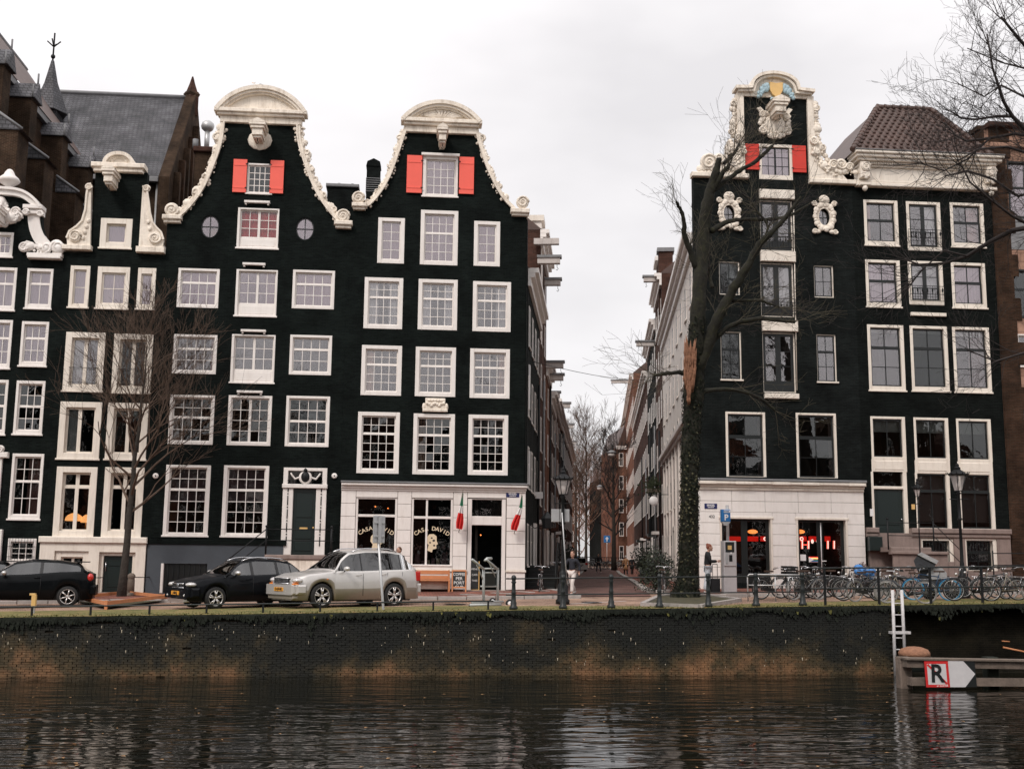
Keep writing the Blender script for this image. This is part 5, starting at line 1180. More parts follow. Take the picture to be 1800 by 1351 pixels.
for i,o_ in enumerate(ops5):
    x0,x1,z0,z1=o_;z0=zb5+.30;b=MB()
    b.bbox(x0-.05,x0+.03,Y-.22,Y+.1,z0,z1+.05,'cream_paint',.015);b.bbox(x1-.03,x1+.05,Y-.22,Y+.1,z0,z1+.05,'cream_paint',.015);b.bbox(x0-.10,x1+.10,Y-.24,Y+.1,z1+.0,z1+.10,'cream_paint',.015)
    fo=b.build('shop_window',h5.o,org=((x0+x1)/2,Y,z0));b=MB()
    zk=z0+.75 if i==0 else z0+.15;xs=[x0+.03,(x0+x1)/2-.02,x1-.03];zb6=h5.Z(1310,985)
    for a,c in zip(xs,xs[1:]):
        b.bbox(a,a+.13,Y+.02,Y+.08,z0,z1,'black_sash',.006);b.bbox(c-.13,c,Y+.02,Y+.08,z0,z1,'black_sash',.006);b.bbox(a+.13,c-.13,Y+.022,Y+.08,z1-.08,z1,'black_sash',.006)
        b.bbox(a+.13,c-.13,Y+.022,Y+.08,z0,z0+(.62 if i==0 else .45),'black_sash',.006)
        inst('pane',pane_mesh(1,1,'pane_dark'),fo,((a+c)/2,Y+.05,(z0+z1)/2+.2),None,(c-a-.26,1,z1-z0-.5))
    b.build('door_leaf',fo)
    if i==1:b=MB();b.tube([(xs[1]+.03,Y-.02,z0+.7),(xs[1]+.03,Y-.02,z1-.1)],.022,'sign_white',8);b.tube([(xs[1]+.03,Y-.05,z0+1.15),(xs[1]+.22,Y-.05,z0+1.15)],.02,'sign_white',8);b.build('door_bar',fo)
b=MB();zf=g(13,1)+.1
b.box(H5L+1.3,H5R-.3,4.8,5,zb5,szt5+.2,'interior');b.box(H5L+1.3,H5R-.3,.36,5,szt5+.12,szt5+.2,'interior');b.box(H5L+1.3,H5R-.3,.36,5,zb5,zf,'interior');b.box(H5L+1.2,H5L+1.3,.36,5,zf,szt5,'interior');b.box(H5R-.6,H5R-.5,.36,5,zf,szt5,'interior')
b.build('takeaway_room',h5.o)
def inside(px,py,y=2.2):return at(px,py,y)
for k,(xa,xb) in enumerate(((1268,1303),(1304,1334),(1336,1352),(1402,1419),(1421,1437),(1449,1466),(1467,1484))):
    p,q=inside(xa+1,942),inside(xb-1,951);t=tag(MB().bbox(p.x,q.x,2.2,2.25,q.z,p.z,'menu_red',.005).build('menu_board',org=p),'glowing red menu board, number %s from the left inside the takeaway' % ('one','two','three','four','five','six','seven')[k],'menu board','lit menu boards')
    if k in (0,2,3,6):
        e=MB();cx_=q.x-.14 if k in (2,6) else p.x+.14;e.lathe([(.085,0),(.085,-.01),(.03,-.012)],(cx_,2.19,(p.z+q.z)/2),'neon_white',12,'y');e.lathe([(.04,0),(.04,-.02)],(cx_,2.185,(p.z+q.z)/2),'menu_red',10,'y');e.build('round_logo',t)
lt=thing('neon_sign',inside(1413,968,1.4),'white-hot red neon letters H T hanging inside the takeaway door','neon sign')
for nm,xs_ in (('letter',((1410,1421,1),)),('letter',((1455,1466,0),))):
    for (xa,xb,brd) in xs_:
        b=MB();ya=1.4
        p,q,r_,s_=inside(xa,950,ya),inside(xa,964,ya),inside(xb,950,ya),inside(xb,964,ya)
        b.tube([p,q],.045,'neon_red',8);b.tube([r_,s_],.045,'neon_red',8);b.tube([p+V((0,-.03,0)),q+V((0,-.03,0))],.025,'neon_white',8);b.tube([r_+V((0,-.03,0)),s_+V((0,-.03,0))],.025,'neon_white',8)
        if brd:b.tube([(p+q)/2,(r_+s_)/2],.02,'neon_red',6)
        b.build(nm,lt)
for k,(px,py) in enumerate(((1428,951),(1437,951))):p=inside(px,py,1.5);tag(MB().ball(p,(.06,.06,.09),'neon_white',8,6).build('spot_lamp',org=p),('left' if k==0 else 'right')+' one of two small glowing spots between the neon letters','lamp')
for k,(px,py) in enumerate(((1323,934),(1406,934))):
    p=inside(px,py,1.8);t=thing('pendant_lamp',p,'glowing orange pendant lamp in the %s takeaway window' % ('left' if k==0 else 'right'),'lamp')
    b=MB();b.ball(p,(.22,.14,.09),'bulb_warm',12,6);b.build('shade',t);b=MB();b.tube([p+V((0,0,.1)),p+V((0,0,.7))],.01,'black_iron',5);b.build('cord',t)
for k,(px,py,w__,h__) in enumerate(((1320,973,.16,.55),(1326,982,.5,.10),(1290,975,.12,.3),(1340,982,.12,.12))):
    p=inside(px,py,2.0);tag(MB().bbox(p.x-w__/2,p.x+w__/2,2.0,2.2,p.z-h__/2,p.z+h__/2,'galvanised',.02).build('kitchen_machine',org=p),['tall steel coffee urn behind the left takeaway window','low steel counter tray behind the left takeaway window','small steel dispenser at the left of the takeaway window','short steel cup stand at the right of the takeaway window'][k],'kitchenware')
# stickers on the door
b=MB();x0,x1,z0,z1=h5.box((1427,977,1438,989));
P_=h5.box((1422,978,1438,988));X_,Xe,Z_,Ze=P_
dz_=(Ze-Z_)/6
for k,cc in enumerate(('menu_red','bulb_soft','gold_paint','flag_green','parking_blue','curtain_mauve')):b.box(X_,Xe,Y+.015,Y+.019,Ze-dz_*(k+1),Ze-dz_*k,cc)
b.prism([(X_,Z_),(X_+.22,(Z_+Ze)/2),(X_,Ze)],Y+.008,Y+.013,'sign_white');b.build('rainbow_sticker',h5.o)
x0,x1,z0,z1=h5.box((1407,974,1417,985));b=MB();b.box(x0,x1,Y+.015,Y+.019,z0,z1,'sign_white');b.build('paper_sticker',h5.o)
flush(h5);street_sign((1236,885,1258,894),h5,'dark blue street name plate on the white corner beside the parking sign',.18)
put_text('432',.16,'black_iron',h5.o,(h5.X(1249,908),Y-.206,h5.Z(1249,908)),name='house_number',bold=.002)
flush(h4)

# ============================================================ house 6 (cream cornice, tiled hip roof)
h6=House('broad black house with heavy cream cornice, brown tiled hipped roof and stone basement',1640)
Y=h6.y;H6R=h6.X(1757,600)
C6=dict(fw=(.13,.15,.12,.20),fm='cream_paint',sm='black_sash',rail=.06,bar=.03,sill=.04)
q4=[(.45,G(2,1)),(.55,G(2,1))]
window(h6,(1519,352,1579,432),q4,cur=[('left','curtain_rose',.22),('right','curtain_dark',.2)],**C6)
window(h6,(1671,357,1730,435),q4,cur=('right','curtain_rose',.45),**C6)
window(h6,(1522,457,1583,540),q4,glass_='pane_sky',cur=('full','curtain_white'),**C6)
window(h6,(1673,462,1733,542),q4,glass_='pane_sky',cur=('full','curtain_white'),**C6)
for pb in ((1594,355,1654,441),(1597,459,1658,536)):
    window(h6,pb,[(1,[(.5,1,3),(.5,1,3)])],cur=('right','curtain_white',.4) if pb[1]< 400 else ('full','curtain_white'),glass_='pane_glass',**{**C6,'rail':.08,'sill':0})
    x0,x1,z0,z1=h6.box(pb);b=MB();z0 +=.05;zz=z0+(z1-z0)*.40
    for z_ in (zz,zz-.35,z0+.1):b.tube([(x0,Y-.13,z_),(x1,Y-.13,z_)],.013,'black_iron',6)
    for k in range(15):xx=x0+(x1-x0)*k/14;b.tube([(xx,Y-.13,z0+.1),(xx,Y-.13,zz)],.007,'black_iron',5)
    for k in range(7):b.ball((x0+(x1-x0)*(k+.5)/7,Y-.13,zz-.17),(.04,.01,.10),'black_iron',6,4)
    b.build('balcony_rail',h6.o)
x0,x1,z0,z1=h6.box((1600,550,1662,556));b=MB();b.bbox(x0,x1,Y-.10,Y+.02,z0,z1,'cream_paint',.01);b.build('stone_sill',h6.o)
t6=[(.34,G(2,1)),(.66,G(2,2))]
window(h6,(1526,571,1590,687),t6,cur=('top','blind',.06),**C6)
window(h6,(1601,573,1667,688),t6,cur=('top','blind',.06),glass_='pane_dark',**C6)
window(h6,(1676,575,1741,690),t6,cur=[('top','blind',.10),('right','curtain_dim',.5)],**C6)
zpan=(805,829)
for i,(xa,ya,xb) in enumerate(((1531,732,1592),(1607,734,1668),(1682,736,1743))):
    window(h6,(xa,ya,xb,ya+75),[(1,G(2,1))],glass_='pane_dark',cur=('top','blind',.32),**{**C6,'fw':(.10,.14,.10,.10),'sill':0})
    x0,x1,z0,z1=h6.box((xa+1,ya+75,xb+2,ya+97));b=MB();b.bbox(x0,x1,Y-.02,Y+.1,z0,z1,'cream_paint',.01);b.bbox(x0+.12,x1-.15,Y-.04,Y-.021,z0+.08,z1-.06,'cream_paint',.02);b.build('spandrel_panel',h6.o)
for i,(xa,ya,xb,yb) in enumerate(((1610,831,1671,929),(1686,833,1748,930))):
    window(h6,(xa,ya,xb,yb),[(.32,G(2,1)),(.68,G(2,1))],glass_='pane_dark',cur=('top','curtain_dim',.88),**{**C6,'fw':(.10,.15,.03,.03),'sill':0,'rail':.06})
x0,x1,z0,z1=h6.box((1533,829,1596,960));h6.hole((x0+.05,x1-.05,z0+.02,z1-.02),depth=1.0)
b=MB();b.bbox(x0,x0+.10,Y-.02,Y+.2,z0,z1,'cream_paint',.01);b.bbox(x1-.16,x1,Y-.02,Y+.2,z0,z1,'cream_paint',.01);ztr=h6.Z(1564,856);b.bbox(x0+.10,x1-.16,Y-.03,Y+.2,ztr-.08,ztr+.04,'cream_paint',.02)
fo=b.build('door_frame',h6.o,org=((x0+x1)/2,Y,z0));inst('pane',pane_mesh(1,1,'pane_dark'),fo,((x0+x1)/2-.03,Y+.12,(ztr+z1)/2),None,(x1-x0-.26,1,z1-ztr-.04))
b=MB();b.bbox(x0+.10,x1-.16,Y+.10,Y+.16,z0,ztr-.08,'dark_green',.01)
for (u0,u1) in ((.05,.32),(.36,.95)):b.bbox(x0+.26,x1-.32,Y+.08,Y+.098,z0+(ztr-z0)*u0,z0+(ztr-z0)*u1,'dark_green',.015)
d6=b.build('door',h6.o);b=MB();b.ball((x1-.26,Y+.06,z0+1.1),.035,'steel',8,5);b.build('door_knob',d6)
bas=[h6.box((1617,946,1674,1008)),h6.box((1694,946,1750,1003))]
z6t=h6.Z(1640,931);z6b=g(18,0)-.3
for o_ in bas:h6.holes.append([(o_[0],o_[2]),(o_[1],o_[2]),(o_[1],o_[3]),(o_[0],o_[3])])
ztop6=h6.Z(1625,332)
h6.wall([(H5R+.005,zb_),(H6R,zb_),(H6R,ztop6),(H5R+.005,ztop6)],'black_brick_c')
X1=h6.X(1773,960)
plate('basement_front',[(H5R+.1,z6b),(X1,z6b),(X1,z6t-.15),(H5R+.1,z6t-.15)],[[(a[0],a[2]),(a[1],a[2]),(a[1],a[3]),(a[0],a[3])] for a in bas],Y-.18,Y-.004,'plinth_stone',h6.o)
for (a,c) in ((h6.X(1519,935),h6.X(1540,935)),(h6.X(1598,935),X1)):b=MB();b.bbox(a,c+.03,Y-.30,Y-.004,z6t-.15,z6t+.06,'plinth_stone',.03);b.bbox(a,c,Y-.24,Y-.005,z6t-.32,z6t-.15,'plinth_stone',.04);b.build('stone_string_course',h6.o)
for o_ in bas:
    w_=window(h6,None,[(.4,G(2,1)),(.6,G(2,2))],world=o_,nohole=True,glass_='pane_dark',cur=('full','curtain_dark'),**{**C6,'fw':(.08,.16,.09,.03),'proud':.14,'sill':0})
    h6.room(*o_,1.2);b=MB()
    for k in range(9):xx=o_[0]+.12+(o_[1]-o_[0]-.3)*k/8;b.tube([(xx,Y-.1,o_[2]),(xx,Y-.1,o_[3]-.1)],.009,'black_iron',5)
    b.build('window_grille',w_)
# landing and steps to the dark door
zl=h6.Z(1565,962);b=MB();xs0,xs1=h6.X(1543,962),h6.X(1600,962);b.bbox(xs0-.1,xs1+.2,Y-1.5,Y-.19,zl-.18,zl,'plinth_stone',.03);b.build('landing',h6.o)
b=MB();zt2=h6.Z(1580,969)-.12;b.bbox(h6.X(1541,975),h6.X(1634,975),Y-1.6,Y-1.5,zt2-1.3,zt2-.02,'plinth_stone',.02);b.bbox(h6.X(1541,975)-.1,h6.X(1634,975),Y-1.7,Y-1.4,zt2,zt2+.12,'plinth_stone',.02);b.build('stair_wall',h6.o)
for k in range(5):b=MB();b.bbox(xs1+.2+.3*k,xs1+.5+.3*k,Y-1.5,Y-.19,z6b,zl-.18*(k+1),'plinth_stone',.02);b.build('step',h6.o)
b=MB();yr=Y-1.5;xe_=h6.X(1655,950)
for dz in (.95,.45):pipe(b,[(xs0-.2,yr,zl+dz),(xs1+.3,yr,zl+dz)],.016);pipe(b,[(xs1+.3,yr,zl+dz),(xe_,yr,zl+dz-1.0)],.016)
for xx in (xs0-.2,xs1+.3):b.tube([(xx,yr,zl-.1),(xx,yr,zl+1.05)],.03,'black_iron',8);b.ball((xx,yr,zl+1.1),.05,'black_iron')
b.build('railing',h6.o)
b=MB();x0,x1,z0,z1=h6.box((1520,943,1543,968));b.bbox(x0,x1,Y-.5,Y-.19,z0,z1,'dark_green',.02);tag(b.build('utility_box',org=(x0,Y-.3,z0)),'dark green utility cabinet on the stone plinth between white shop and steps','cabinet')
for (pb,mt,nm) in (((1529,894,1535,907),'sign_white','door_bell_panel'),((1602,886,1608,895),'gold_paint','number_plate')):x0,x1,z0,z1=h6.box(pb);MB().bbox(x0,x1,Y-.03,Y-.001,z0,z1,mt,.005).build(nm,h6.o)
# cornice
b=MB();xa,xb=h6.X(1497,300),h6.X(1751,320);zt_=h6.Z(1620,284);S6='cream_paint'
zz0=ztop6-.05
b.bbox(xa+.10,xb-.25,Y-.28,Y+.3,zz0,zz0+.16,S6,.03);b.bbox(xa+.16,xb-.3,Y-.22,Y+.3,zz0+.16,zz0+.28,S6,.03);b.bbox(xa+.22,xb-.34,Y-.16,Y+.3,zz0+.28,zt_-.42,S6,.02)
b.bbox(xa+.18,xb-.32,Y-.26,Y+.3,zt_-.42,zt_-.34,S6,.01);b.bbox(xa+.1,xb-.2,Y-.50,Y+.3,zt_-.22,zt_-.10,S6,.02);b.bbox(xa,xb,Y-.62,Y+.3,zt_-.10,zt_+.04,S6,.03);b.bbox(xa-.06,xb+.06,Y-.72,Y+.3,zt_+.04,zt_+.16,S6,.03);b.bbox(xa-.08,xb+.08,Y-.75,Y+.1,zt_+.162,zt_+.20,'lead',.01)
co=b.build('cornice',h6.o)
dm=MB().bbox(-.035,.035,-.05,.05,-.05,.05,S6,.006).mesh('dentil');n=54
for k in range(n):inst('dentil',dm,co,(xa+.45+(xb-xa-1.1)*k/(n-1),Y-.32,zt_-.285))
for xx in (xa+.22,xb-.62):
    b=MB();b.bbox(xx,xx+.42,Y-.46,Y-.16,zz0+.30,zt_-.24,S6,.05);scroll(b,(xx+.21,zt_-.50),.20,S6,Y-.46,1,th=.035);scroll(b,(xx+.21,zz0+.42),.13,S6,Y-.42,-1,th=.03)
    for k in range(3):b.ball((xx+.21,Y-.47,zt_-.78-.10*k),(.12-.02*k,.05,.07),S6,8,5)
    b.lathe([(.05,.12),(.11,.04),(.12,-.03),(.08,-.10),(.02,-.14)],(xx+.21,Y-.30,zz0-.12),S6,10);b.bbox(xx-.03,xx+.45,Y-.40,Y-.1,zz0-.02,zz0+.12,S6,.03);b.build('bracket',co)
# tiled hip roof: pantiles one by one
A,B_,C_,D_=at(1500,272,-.55),at(1742,280,-.55),at(1636,194,2.6),at(1542,190,2.6)
A.z=B_.z=zt_+.18;C_.z=D_.z=(C_.z+D_.z)/2
b=MB();dn=V((0,.05,-.06));back=6.5
A2,B2,C2_,D2=V((A.x,back+3,A.z)),V((B_.x,back+3,A.z)),V((C_.x,back,C_.z)),V((D_.x,back,D_.z))
b.add([A+dn,B_+dn,C_+dn,D_+dn,B2,C2_,A2,D2],[(0,1,2,3),(1,4,5,2),(6,0,3,7),(3,2,5,7),(4,6,7,5)],'roof_tile');ro=b.build('roof',h6.o)
vs=[];tw,tl=.30,.37
for j in range(2):
    for i in range(7):
        u=i/6;vs.append(((u-.5)*tw*1.06,(j-.5)*tl*1.1,.035*sin(u*2*pi*.95+.2)+.012+(.022 if j==0 else 0)))
for i in range(7):u=i/6;vs.append(((u-.5)*tw*1.06,-.5*tl*1.1,.035*sin(u*2*pi*.95+.2)-.015))
tb=MB();tb.add(vs,[(i,i+1,8+i,7+i) for i in range(6)]+[(14+i,15+i,i+1,i) for i in range(6)],'roof_tile',True);tm=tb.mesh('roof_tile')
U_=(B_-A).normalized();slope=((C_+D_)/2-(A+B_)/2);slope -=U_*slope.dot(U_);Ln=slope.length;Vd=slope.normalized();Nn=U_.cross(Vd)
R3=Matrix((U_,Vd,Nn)).transposed().to_euler();nr=int(Ln/tl)+1;cnt=0;extra=MB()
for j in range(nr):
    v_=(j+.5)*Ln/nr;f=v_/Ln;xl_=A.x+(D_.x-A.x)*f+.12;xr_=B_.x+(C_.x-B_.x)*f-.12;k=int((xr_-xl_)/tw)
    for i in range(k+1):
        x=xl_+.08+(xr_-xl_-.16)*(i/max(1,k));p=V((x,0,0));base=A+(V((1,0,0))*(x-A.x));q=A+U_*((x-A.x))+Vd*v_+Nn*.02
        if cnt< 298:inst('roof_tile',tm,ro,q,R3);cnt +=1
        else:extra.add([q+U_*a+Vd*b__+Nn*c for a,b__,c in vs],[(i2,i2+1,8+i2,7+i2) for i2 in range(6)],'roof_tile',True)
extra.build('upper_tile_rows',ro,kind='stuff')
# hip and ridge tiles
rt=MB();rt.tube([(0,-.2,0),(0,.2,0)],[.13,.11],'roof_tile',9);rt.tube([(0,-.22,0),(0,-.16,0)],[.145,.145],'roof_tile',9);rtm=rt.mesh('ridge_tile')
for P0,P1 in ((A,D_),(B_,C_),(D_,C_)):
    d_=P1-P0;n=int(d_.length/.36);q_=d_.to_track_quat('Y','Z').to_euler()
    for k in range(n):inst('ridge_tile',rtm,ro,P0+d_*((k+.5)/n)+V((0,-.02,.04)),q_)
# pavement side lamp line marks etc. and interior rooms
b=MB();b.box(H5R,H5R+.25,.34,9,zb_,ztop6-.1,'black_brick_c');b.box(H6R-.25,H6R,.34,9,zb_,ztop6-.1,'black_brick_c');b.build('side_wall',h6.o);flush(h6)

# ============================================================ house 7 (brown brick and sandstone, right edge)
brickmat('sandstone_brick',(.33,.20,.145),(.28,.165,.12),(.18,.11,.08),bw=.9,bh=.38,mortar=.008,bump=.008,blotch=((.20,.12,.085),.5,.9,.5,1.5))
h7=House('brown brick and pink sandstone building with large dark windows at the right edge',1790)
Y=h7.y;X0=H6R+.005;X1=X0+9
zt7=h7.Z(1790,222)
W7=dict(fw=(.08,.08,.08,.08),fm='black_sash',sm='black_sash',rail=.05,sill=0)
for pb in ((1772,285,1862,385),):window(h7,pb,[(.45,G(3,1)),(.55,G(3,1))],glass_='pane_sky',**W7)
for pb in ((1780,474,1860,560),(1794,690,1870,770),(1790,825,1860,930)):window(h7,pb,[(.4,G(3,1)),(.6,G(3,1))],glass_='pane_dark',**W7)
x0,x1,z0,z1=h7.box((1788,587,1860,650));window(h7,(1789,588,1860,645),[(1,G(2,1))],glass_='pane_glass',fw=(.06,.06,.06,.06),sill=.04)
h7.wall([(X0,zb_),(X1,zb_),(X1,zt7),(X0,zt7)],'sandstone_brick')
b=MB();b.box(X0,X0+.3,.34,9,zb_,zt7,'brown_brick');b.box(X1-.3,X1,.34,9,zb_,zt7,'brown_brick');b.build('side_wall',h7.o)
rnd=random.Random(4);zz=zb_;k=0;b=MB()
while zz< zt7-.9:
    hgt=.95;xe=h7.X(1779+(6 if k % 2 else 0)+max(0,(500-0)*0),700) if True else 0
    frac=(zz-zb_)/(zt7-zb_);wd=.70+.25*(k % 2)-.30*frac
    b.bbox(X0+.0,X0+wd+.25,Y-.06,Y-.003,zz,zz+hgt,'brown_brick',.004);zz +=hgt;k +=1
b.build('brick_quoin',h7.o)
x0,x1,z0,z1=h7.box((1774,385,1862,440));b=MB();b.bbox(x0,x1,Y-.02,Y+.02,z0,z1,'lead',.01);b.build('spandrel_panel',h7.o)
b=MB();b.bbox(X0-.1,X1,Y-.35,Y+.2,zt7-.15,zt7+.05,'dark_red_brick',.03);xw_,_,_,_=h7.box((1745,270,1765,280));b.bbox(xw_,X0+.9,Y-.12,Y-.004,h7.Z(1760,278),h7.Z(1760,263),'brown_brick',.01)
b.bbox(X0,X1,Y-.2,Y-.02,h7.Z(1790,262),h7.Z(1790,268)+.35,'sandstone_brick',.03);b.build('parapet',h7.o)
b=MB();c0=at(1720,225,3);b.bbox(c0.x,X0+1.6,3,6,zt7-4,c0.z-.1,'dark_red_brick',.02);b.bbox(c0.x-.1,X0+1.7,2.9,6.1,c0.z-.1,c0.z+.1,'brown_brick',.02);b.build('roof_house',h7.o)
b=MB();b.bbox(X0+.4,X1,0,6,zt7,zt7+.1,'lead',.02);b.build('roof',h7.o)
flush(h7)

# ------------------------------------------------------------------ side walls of the two corner houses
def on_wall(C,px,py,off=0.0):
    d=ray(px,py);n=SN;c=C+SN*off
    k=(c-CAM).dot(n)/d.dot(n);p=CAM+d*k;return (p-C).dot(SD),p.z,p
def street_frame(C,side):
    """matrix: local x along the street, local -y out towards the street, z up"""
    ux=SD if side< 0 else -SD*1.0
    out_=SN if side< 0 else -SN
    ux=SD;return Matrix.Translation(C) @ Matrix(((ux.x,-out_.x,0,0),(ux.y,-out_.y,0,0),(0,0,1,0),(0,0,0,1)))
FL,FRR=street_frame(CL,-1),street_frame(CR,1)
b=MB();tL1=on_wall(CL,925.5,700)[0]
b.box(.34,tL1,0,.3,zb_,h4.Z(915,378),'black_brick',FL);b.build('street_side_wall',h4.o)
b=MB();tR1=on_wall(CR,1223.5,700)[0]
b.box(.34,tR1,0,.3,zb_,zshL,'black_brick_b',FRR);b.build('street_side_wall',h5.o)
mat('white_render',(.78,.72,.67),.7,.08,1.2,.004,14,dirt=((.40,.32,.26),.5),streak=1)
mat('grey_white',(.55,.50,.47),.7,.10,1.2,.004,14,dirt=((.25,.2,.17),.5),streak=1)
def street_win_mesh(w,h,fm,hb=True):
    m1=MB();f=.09
    m1.box(-w/2,-w/2+f,-.022,.02,0,h,fm);m1.box(w/2-f,w/2,-.022,.02,0,h,fm);m1.box(-w/2+f,w/2-f,-.022,.02,h-f,h,fm);m1.box(-w/2+f,w/2-f,-.022,.02,0,f,fm)
    if hb:m1.box(-w/2+f,w/2-f,-.014,.01,h*.58-.03,h*.58+.03,fm);m1.box(-.02,.02,-.012,.008,f,h*.58-.03,fm)
    m1.box(-w/2-.04,w/2+.04,-.07,-.023,-.05,.01,fm)
    return m1.mesh('window'),MB().box(-w/2+f,w/2-f,-.010,-.005,f,h-f,'street_pane').mesh('pane')
def street_house(F,side,t0,t1,z1,wmat,label,rows=5,colw=2.6,fm='white_paint',ww=.9,wh=1.75,cornice='white_paint',beams=(),v0=0.0,cut=0.0,depth=9,first=1.0,gable=None,z1b=None,door=True,roof='roof_tile',skip=0):
    C=CL if side< 0 else CR;p=F @ V(((t0+t1)/2,v0,0));p.z=g(p.x,p.y)
    t=thing('street_house',p,label,'house','houses along the narrow side street')
    zg=p.z;MB().prism([(t0+.01,v0),(t1-.01,v0),(t1-.01,v0+depth),(t0+.01+cut,v0+depth)]+([(t0+.01+cut,v0+.3),(t0+.01,v0+.3)] if cut else []),zb_,z1,wmat,ax='z',M=F).build('wall',t)
    R0=F.to_euler() if side< 0 else None
    win,pan=street_win_mesh(ww,wh,fm);nc=max(1,int((t1-t0)/colw));cw=(t1-t0)/nc;rh=(z1-zg-first-.4)/rows
    q=F.to_3x3()
    def orient(ob,u,z):
        # mirrored frames (right-hand side) need a proper rotation: turn by 180 degrees about z
        pos=F @ V((u,v0-.004,z));ang=math.atan2(q[1][0],q[0][0])
        ob.location=pos -(wl(ob.parent) if ob.parent else V((0,0,0)));ob.rotation_euler=(0,0,ang if side< 0 else ang+pi)
    # local -y of the window mesh must face the street
    for r in range(skip,rows):
        for c in range(nc):
            if r==0 and door and c==nc//2:continue
            o=bpy.data.objects.new('window',win);COL.objects.link(o);o.parent=t
            pos=F @ V((t0+(c+.5)*cw,v0-.004,zg+first+r*rh+(.2 if r else 0)))
            o.location=pos-wl(t);o.rotation_euler=(0,0,pi/2-SA+(0 if side< 0 else pi));WL[o.name]=pos
            pn=bpy.data.objects.new('pane',pan);COL.objects.link(pn);pn.parent=o
    if door:
        u=t0+(nc//2+.5)*cw;b=MB();b.box(u-.55,u+.55,v0-.06,v0-.003,zg,zg+2.7,'dark_green',F);b.box(u-.7,u-.552,v0-.10,v0-.003,zg,zg+2.9,fm,F);b.box(u+.552,u+.7,v0-.10,v0-.003,zg,zg+2.9,fm,F);b.box(u-.552,u+.552,v0-.10,v0-.003,zg+2.7,zg+2.9,fm,F);b.build('door',t)
    if cornice:
        b=MB();b.box(t0,t1,v0-.45,v0-.003,z1-.18,z1+.02,cornice,F);b.box(t0+.01,t1-.01,v0-.30,v0-.003,z1-.38,z1-.18,cornice,F);b.box(t0+.02,t1-.02,v0-.14,v0-.003,z1-.75,z1-.38,cornice,F);b.build('cornice',t)
        r=MB();pts=[F @ V(a) for a in ((t0,v0-.1,z1),(t1,v0-.1,z1),(t1,v0+2.4,z1+2.1),(t0+cut*.35,v0+2.4,z1+2.1),(t0+cut,v0+depth,z1),(t1,v0+depth,z1))];r.add(pts,[(0,1,2,3),(3,2,5,4),(0,3,4),(1,5,2)],roof);r.build('roof',t)
    if gable:
        gh,gw=gable;b=MB();um=(t0+t1)/2;b.box(um-gw/2,um+gw/2,v0-.05,v0+.3,z1+.021,z1+gh,wmat,F);b.box(um-gw/2-.2,um+gw/2+.2,v0-.25,v0+.35,z1+gh,z1+gh+.3,'white_paint',F);b.build('gable',t)
    for (u,z,ln,s_) in beams:
        b=MB();b.box(u-.17,u+.17,v0-ln,v0+.1,z-s_,z-.06,'grey_white',F);b.box(u-.24,u+.24,v0-ln-.08,v0+.12,z-.06,z+.06,'lead',F);bo=b.build('hoist_beam',t)
        h=MB();a=F @ V((u,v0-ln+.15,z-s_));h.tube([a,a-V((0,0,.18)),a-V((-.06,0,.26)),a-V((0,0,.34)),a-V((.06,0,.28))],.015,'black_iron',5);h.build('hook',bo)
    return t
def TZ(C,px,py):t,z,_=on_wall(C,px,py);return t,z
def beam_at(C,pxw,py,pxe,dz=.35):
    """hoist beam whose tip is seen at pxe, rooted at the wall seen at pxw"""
    t,z,p=on_wall(C,pxw,py);D=(p-CAM).dot(_F);return (t,z,abs(pxe-pxw)*D/2000/cos(SA)*1.0,dz)
LH=[
 (925.5,947,(926,462),'black_brick_b','low black house with cream cornice right behind the cafe corner',dict(rows=4,colw=2.2,fm='white_paint',beams=[])),
 (947,959,(950,405),'dark_red_brick','tall dark house with pale chimney and two hoist beams, left side of the street',dict(rows=6,colw=2.6,beams=[(948.5,452,984),(957.5,491,985)])),
 (959,966,(961,640),'red_brick','brown brick house with two low hoist beams, left side of the street',dict(rows=4,colw=2.6,beams=[(960,636,990),(962.5,658,990)])),
 (966,975,(967,690),'dark_red_brick','narrow dark house with a pale cornice halfway down the left side of the street',dict(rows=4,colw=2.6,beams=[(968,689,984)])),
 (975,986,(977,706),'red_brick','cream fronted house with pale shop canopy, left side of the street beyond the dark one',dict(rows=4,colw=2.6,beams=[(979,708,1002)])),
 (986,996,(987,738),'black_brick_c','black gabled house near the far end of the left side of the street',dict(rows=4,colw=2.6,beams=[(990,745,1008)])),
 (996,1006,(997,770),'dark_red_brick','last brick house on the left side of the street before the bridge',dict(rows=4,colw=2.6,beams=[(999,775,1012)]))]
for (pa,pb,top,mt,lab,kw) in LH:
    t0,t1=on_wall(CL,pa,800)[0],on_wall(CL,pb,800)[0];z1=TZ(CL,*top)[1];kw=dict(kw)
    kw['beams']=[beam_at(CL,a,y_,e) for a,y_,e in kw['beams']]
    street_house(FL,-1,t0,t1,z1,mt,lab,**kw)
RH=[
 (1223.5,1166,(1221,398),'white_render','long white plastered house with heavy cornice on the right side of the street',dict(rows=5,colw=2.9,fm='white_render',ww=.95,wh=1.6,beams=[],cut=7.0)),
 (1166,1154,(1165,470),'dark_red_brick','tall dark brick house with a tarred hoist hood, right side of the street',dict(rows=6,colw=2.6,beams=[(1162,486,1132)],gable=(1.6,2.2))),
 (1154,1139,(1152,560),'black_brick_c','dark house with white window frames in the middle of the right side of the street',dict(rows=5,colw=2.6,beams=[(1150,600,1119)])),
 (1139,1114,(1137,655),'dark_red_brick','dark brick house under a roof terrace, right side of the street',dict(rows=4,colw=2.6,beams=[])),
 (1114,1094,(1112,662),'red_brick','brick corner house with pale cornice at the far end, right side of street',dict(rows=5,colw=2.6,beams=[(1110,668,1075)]))]
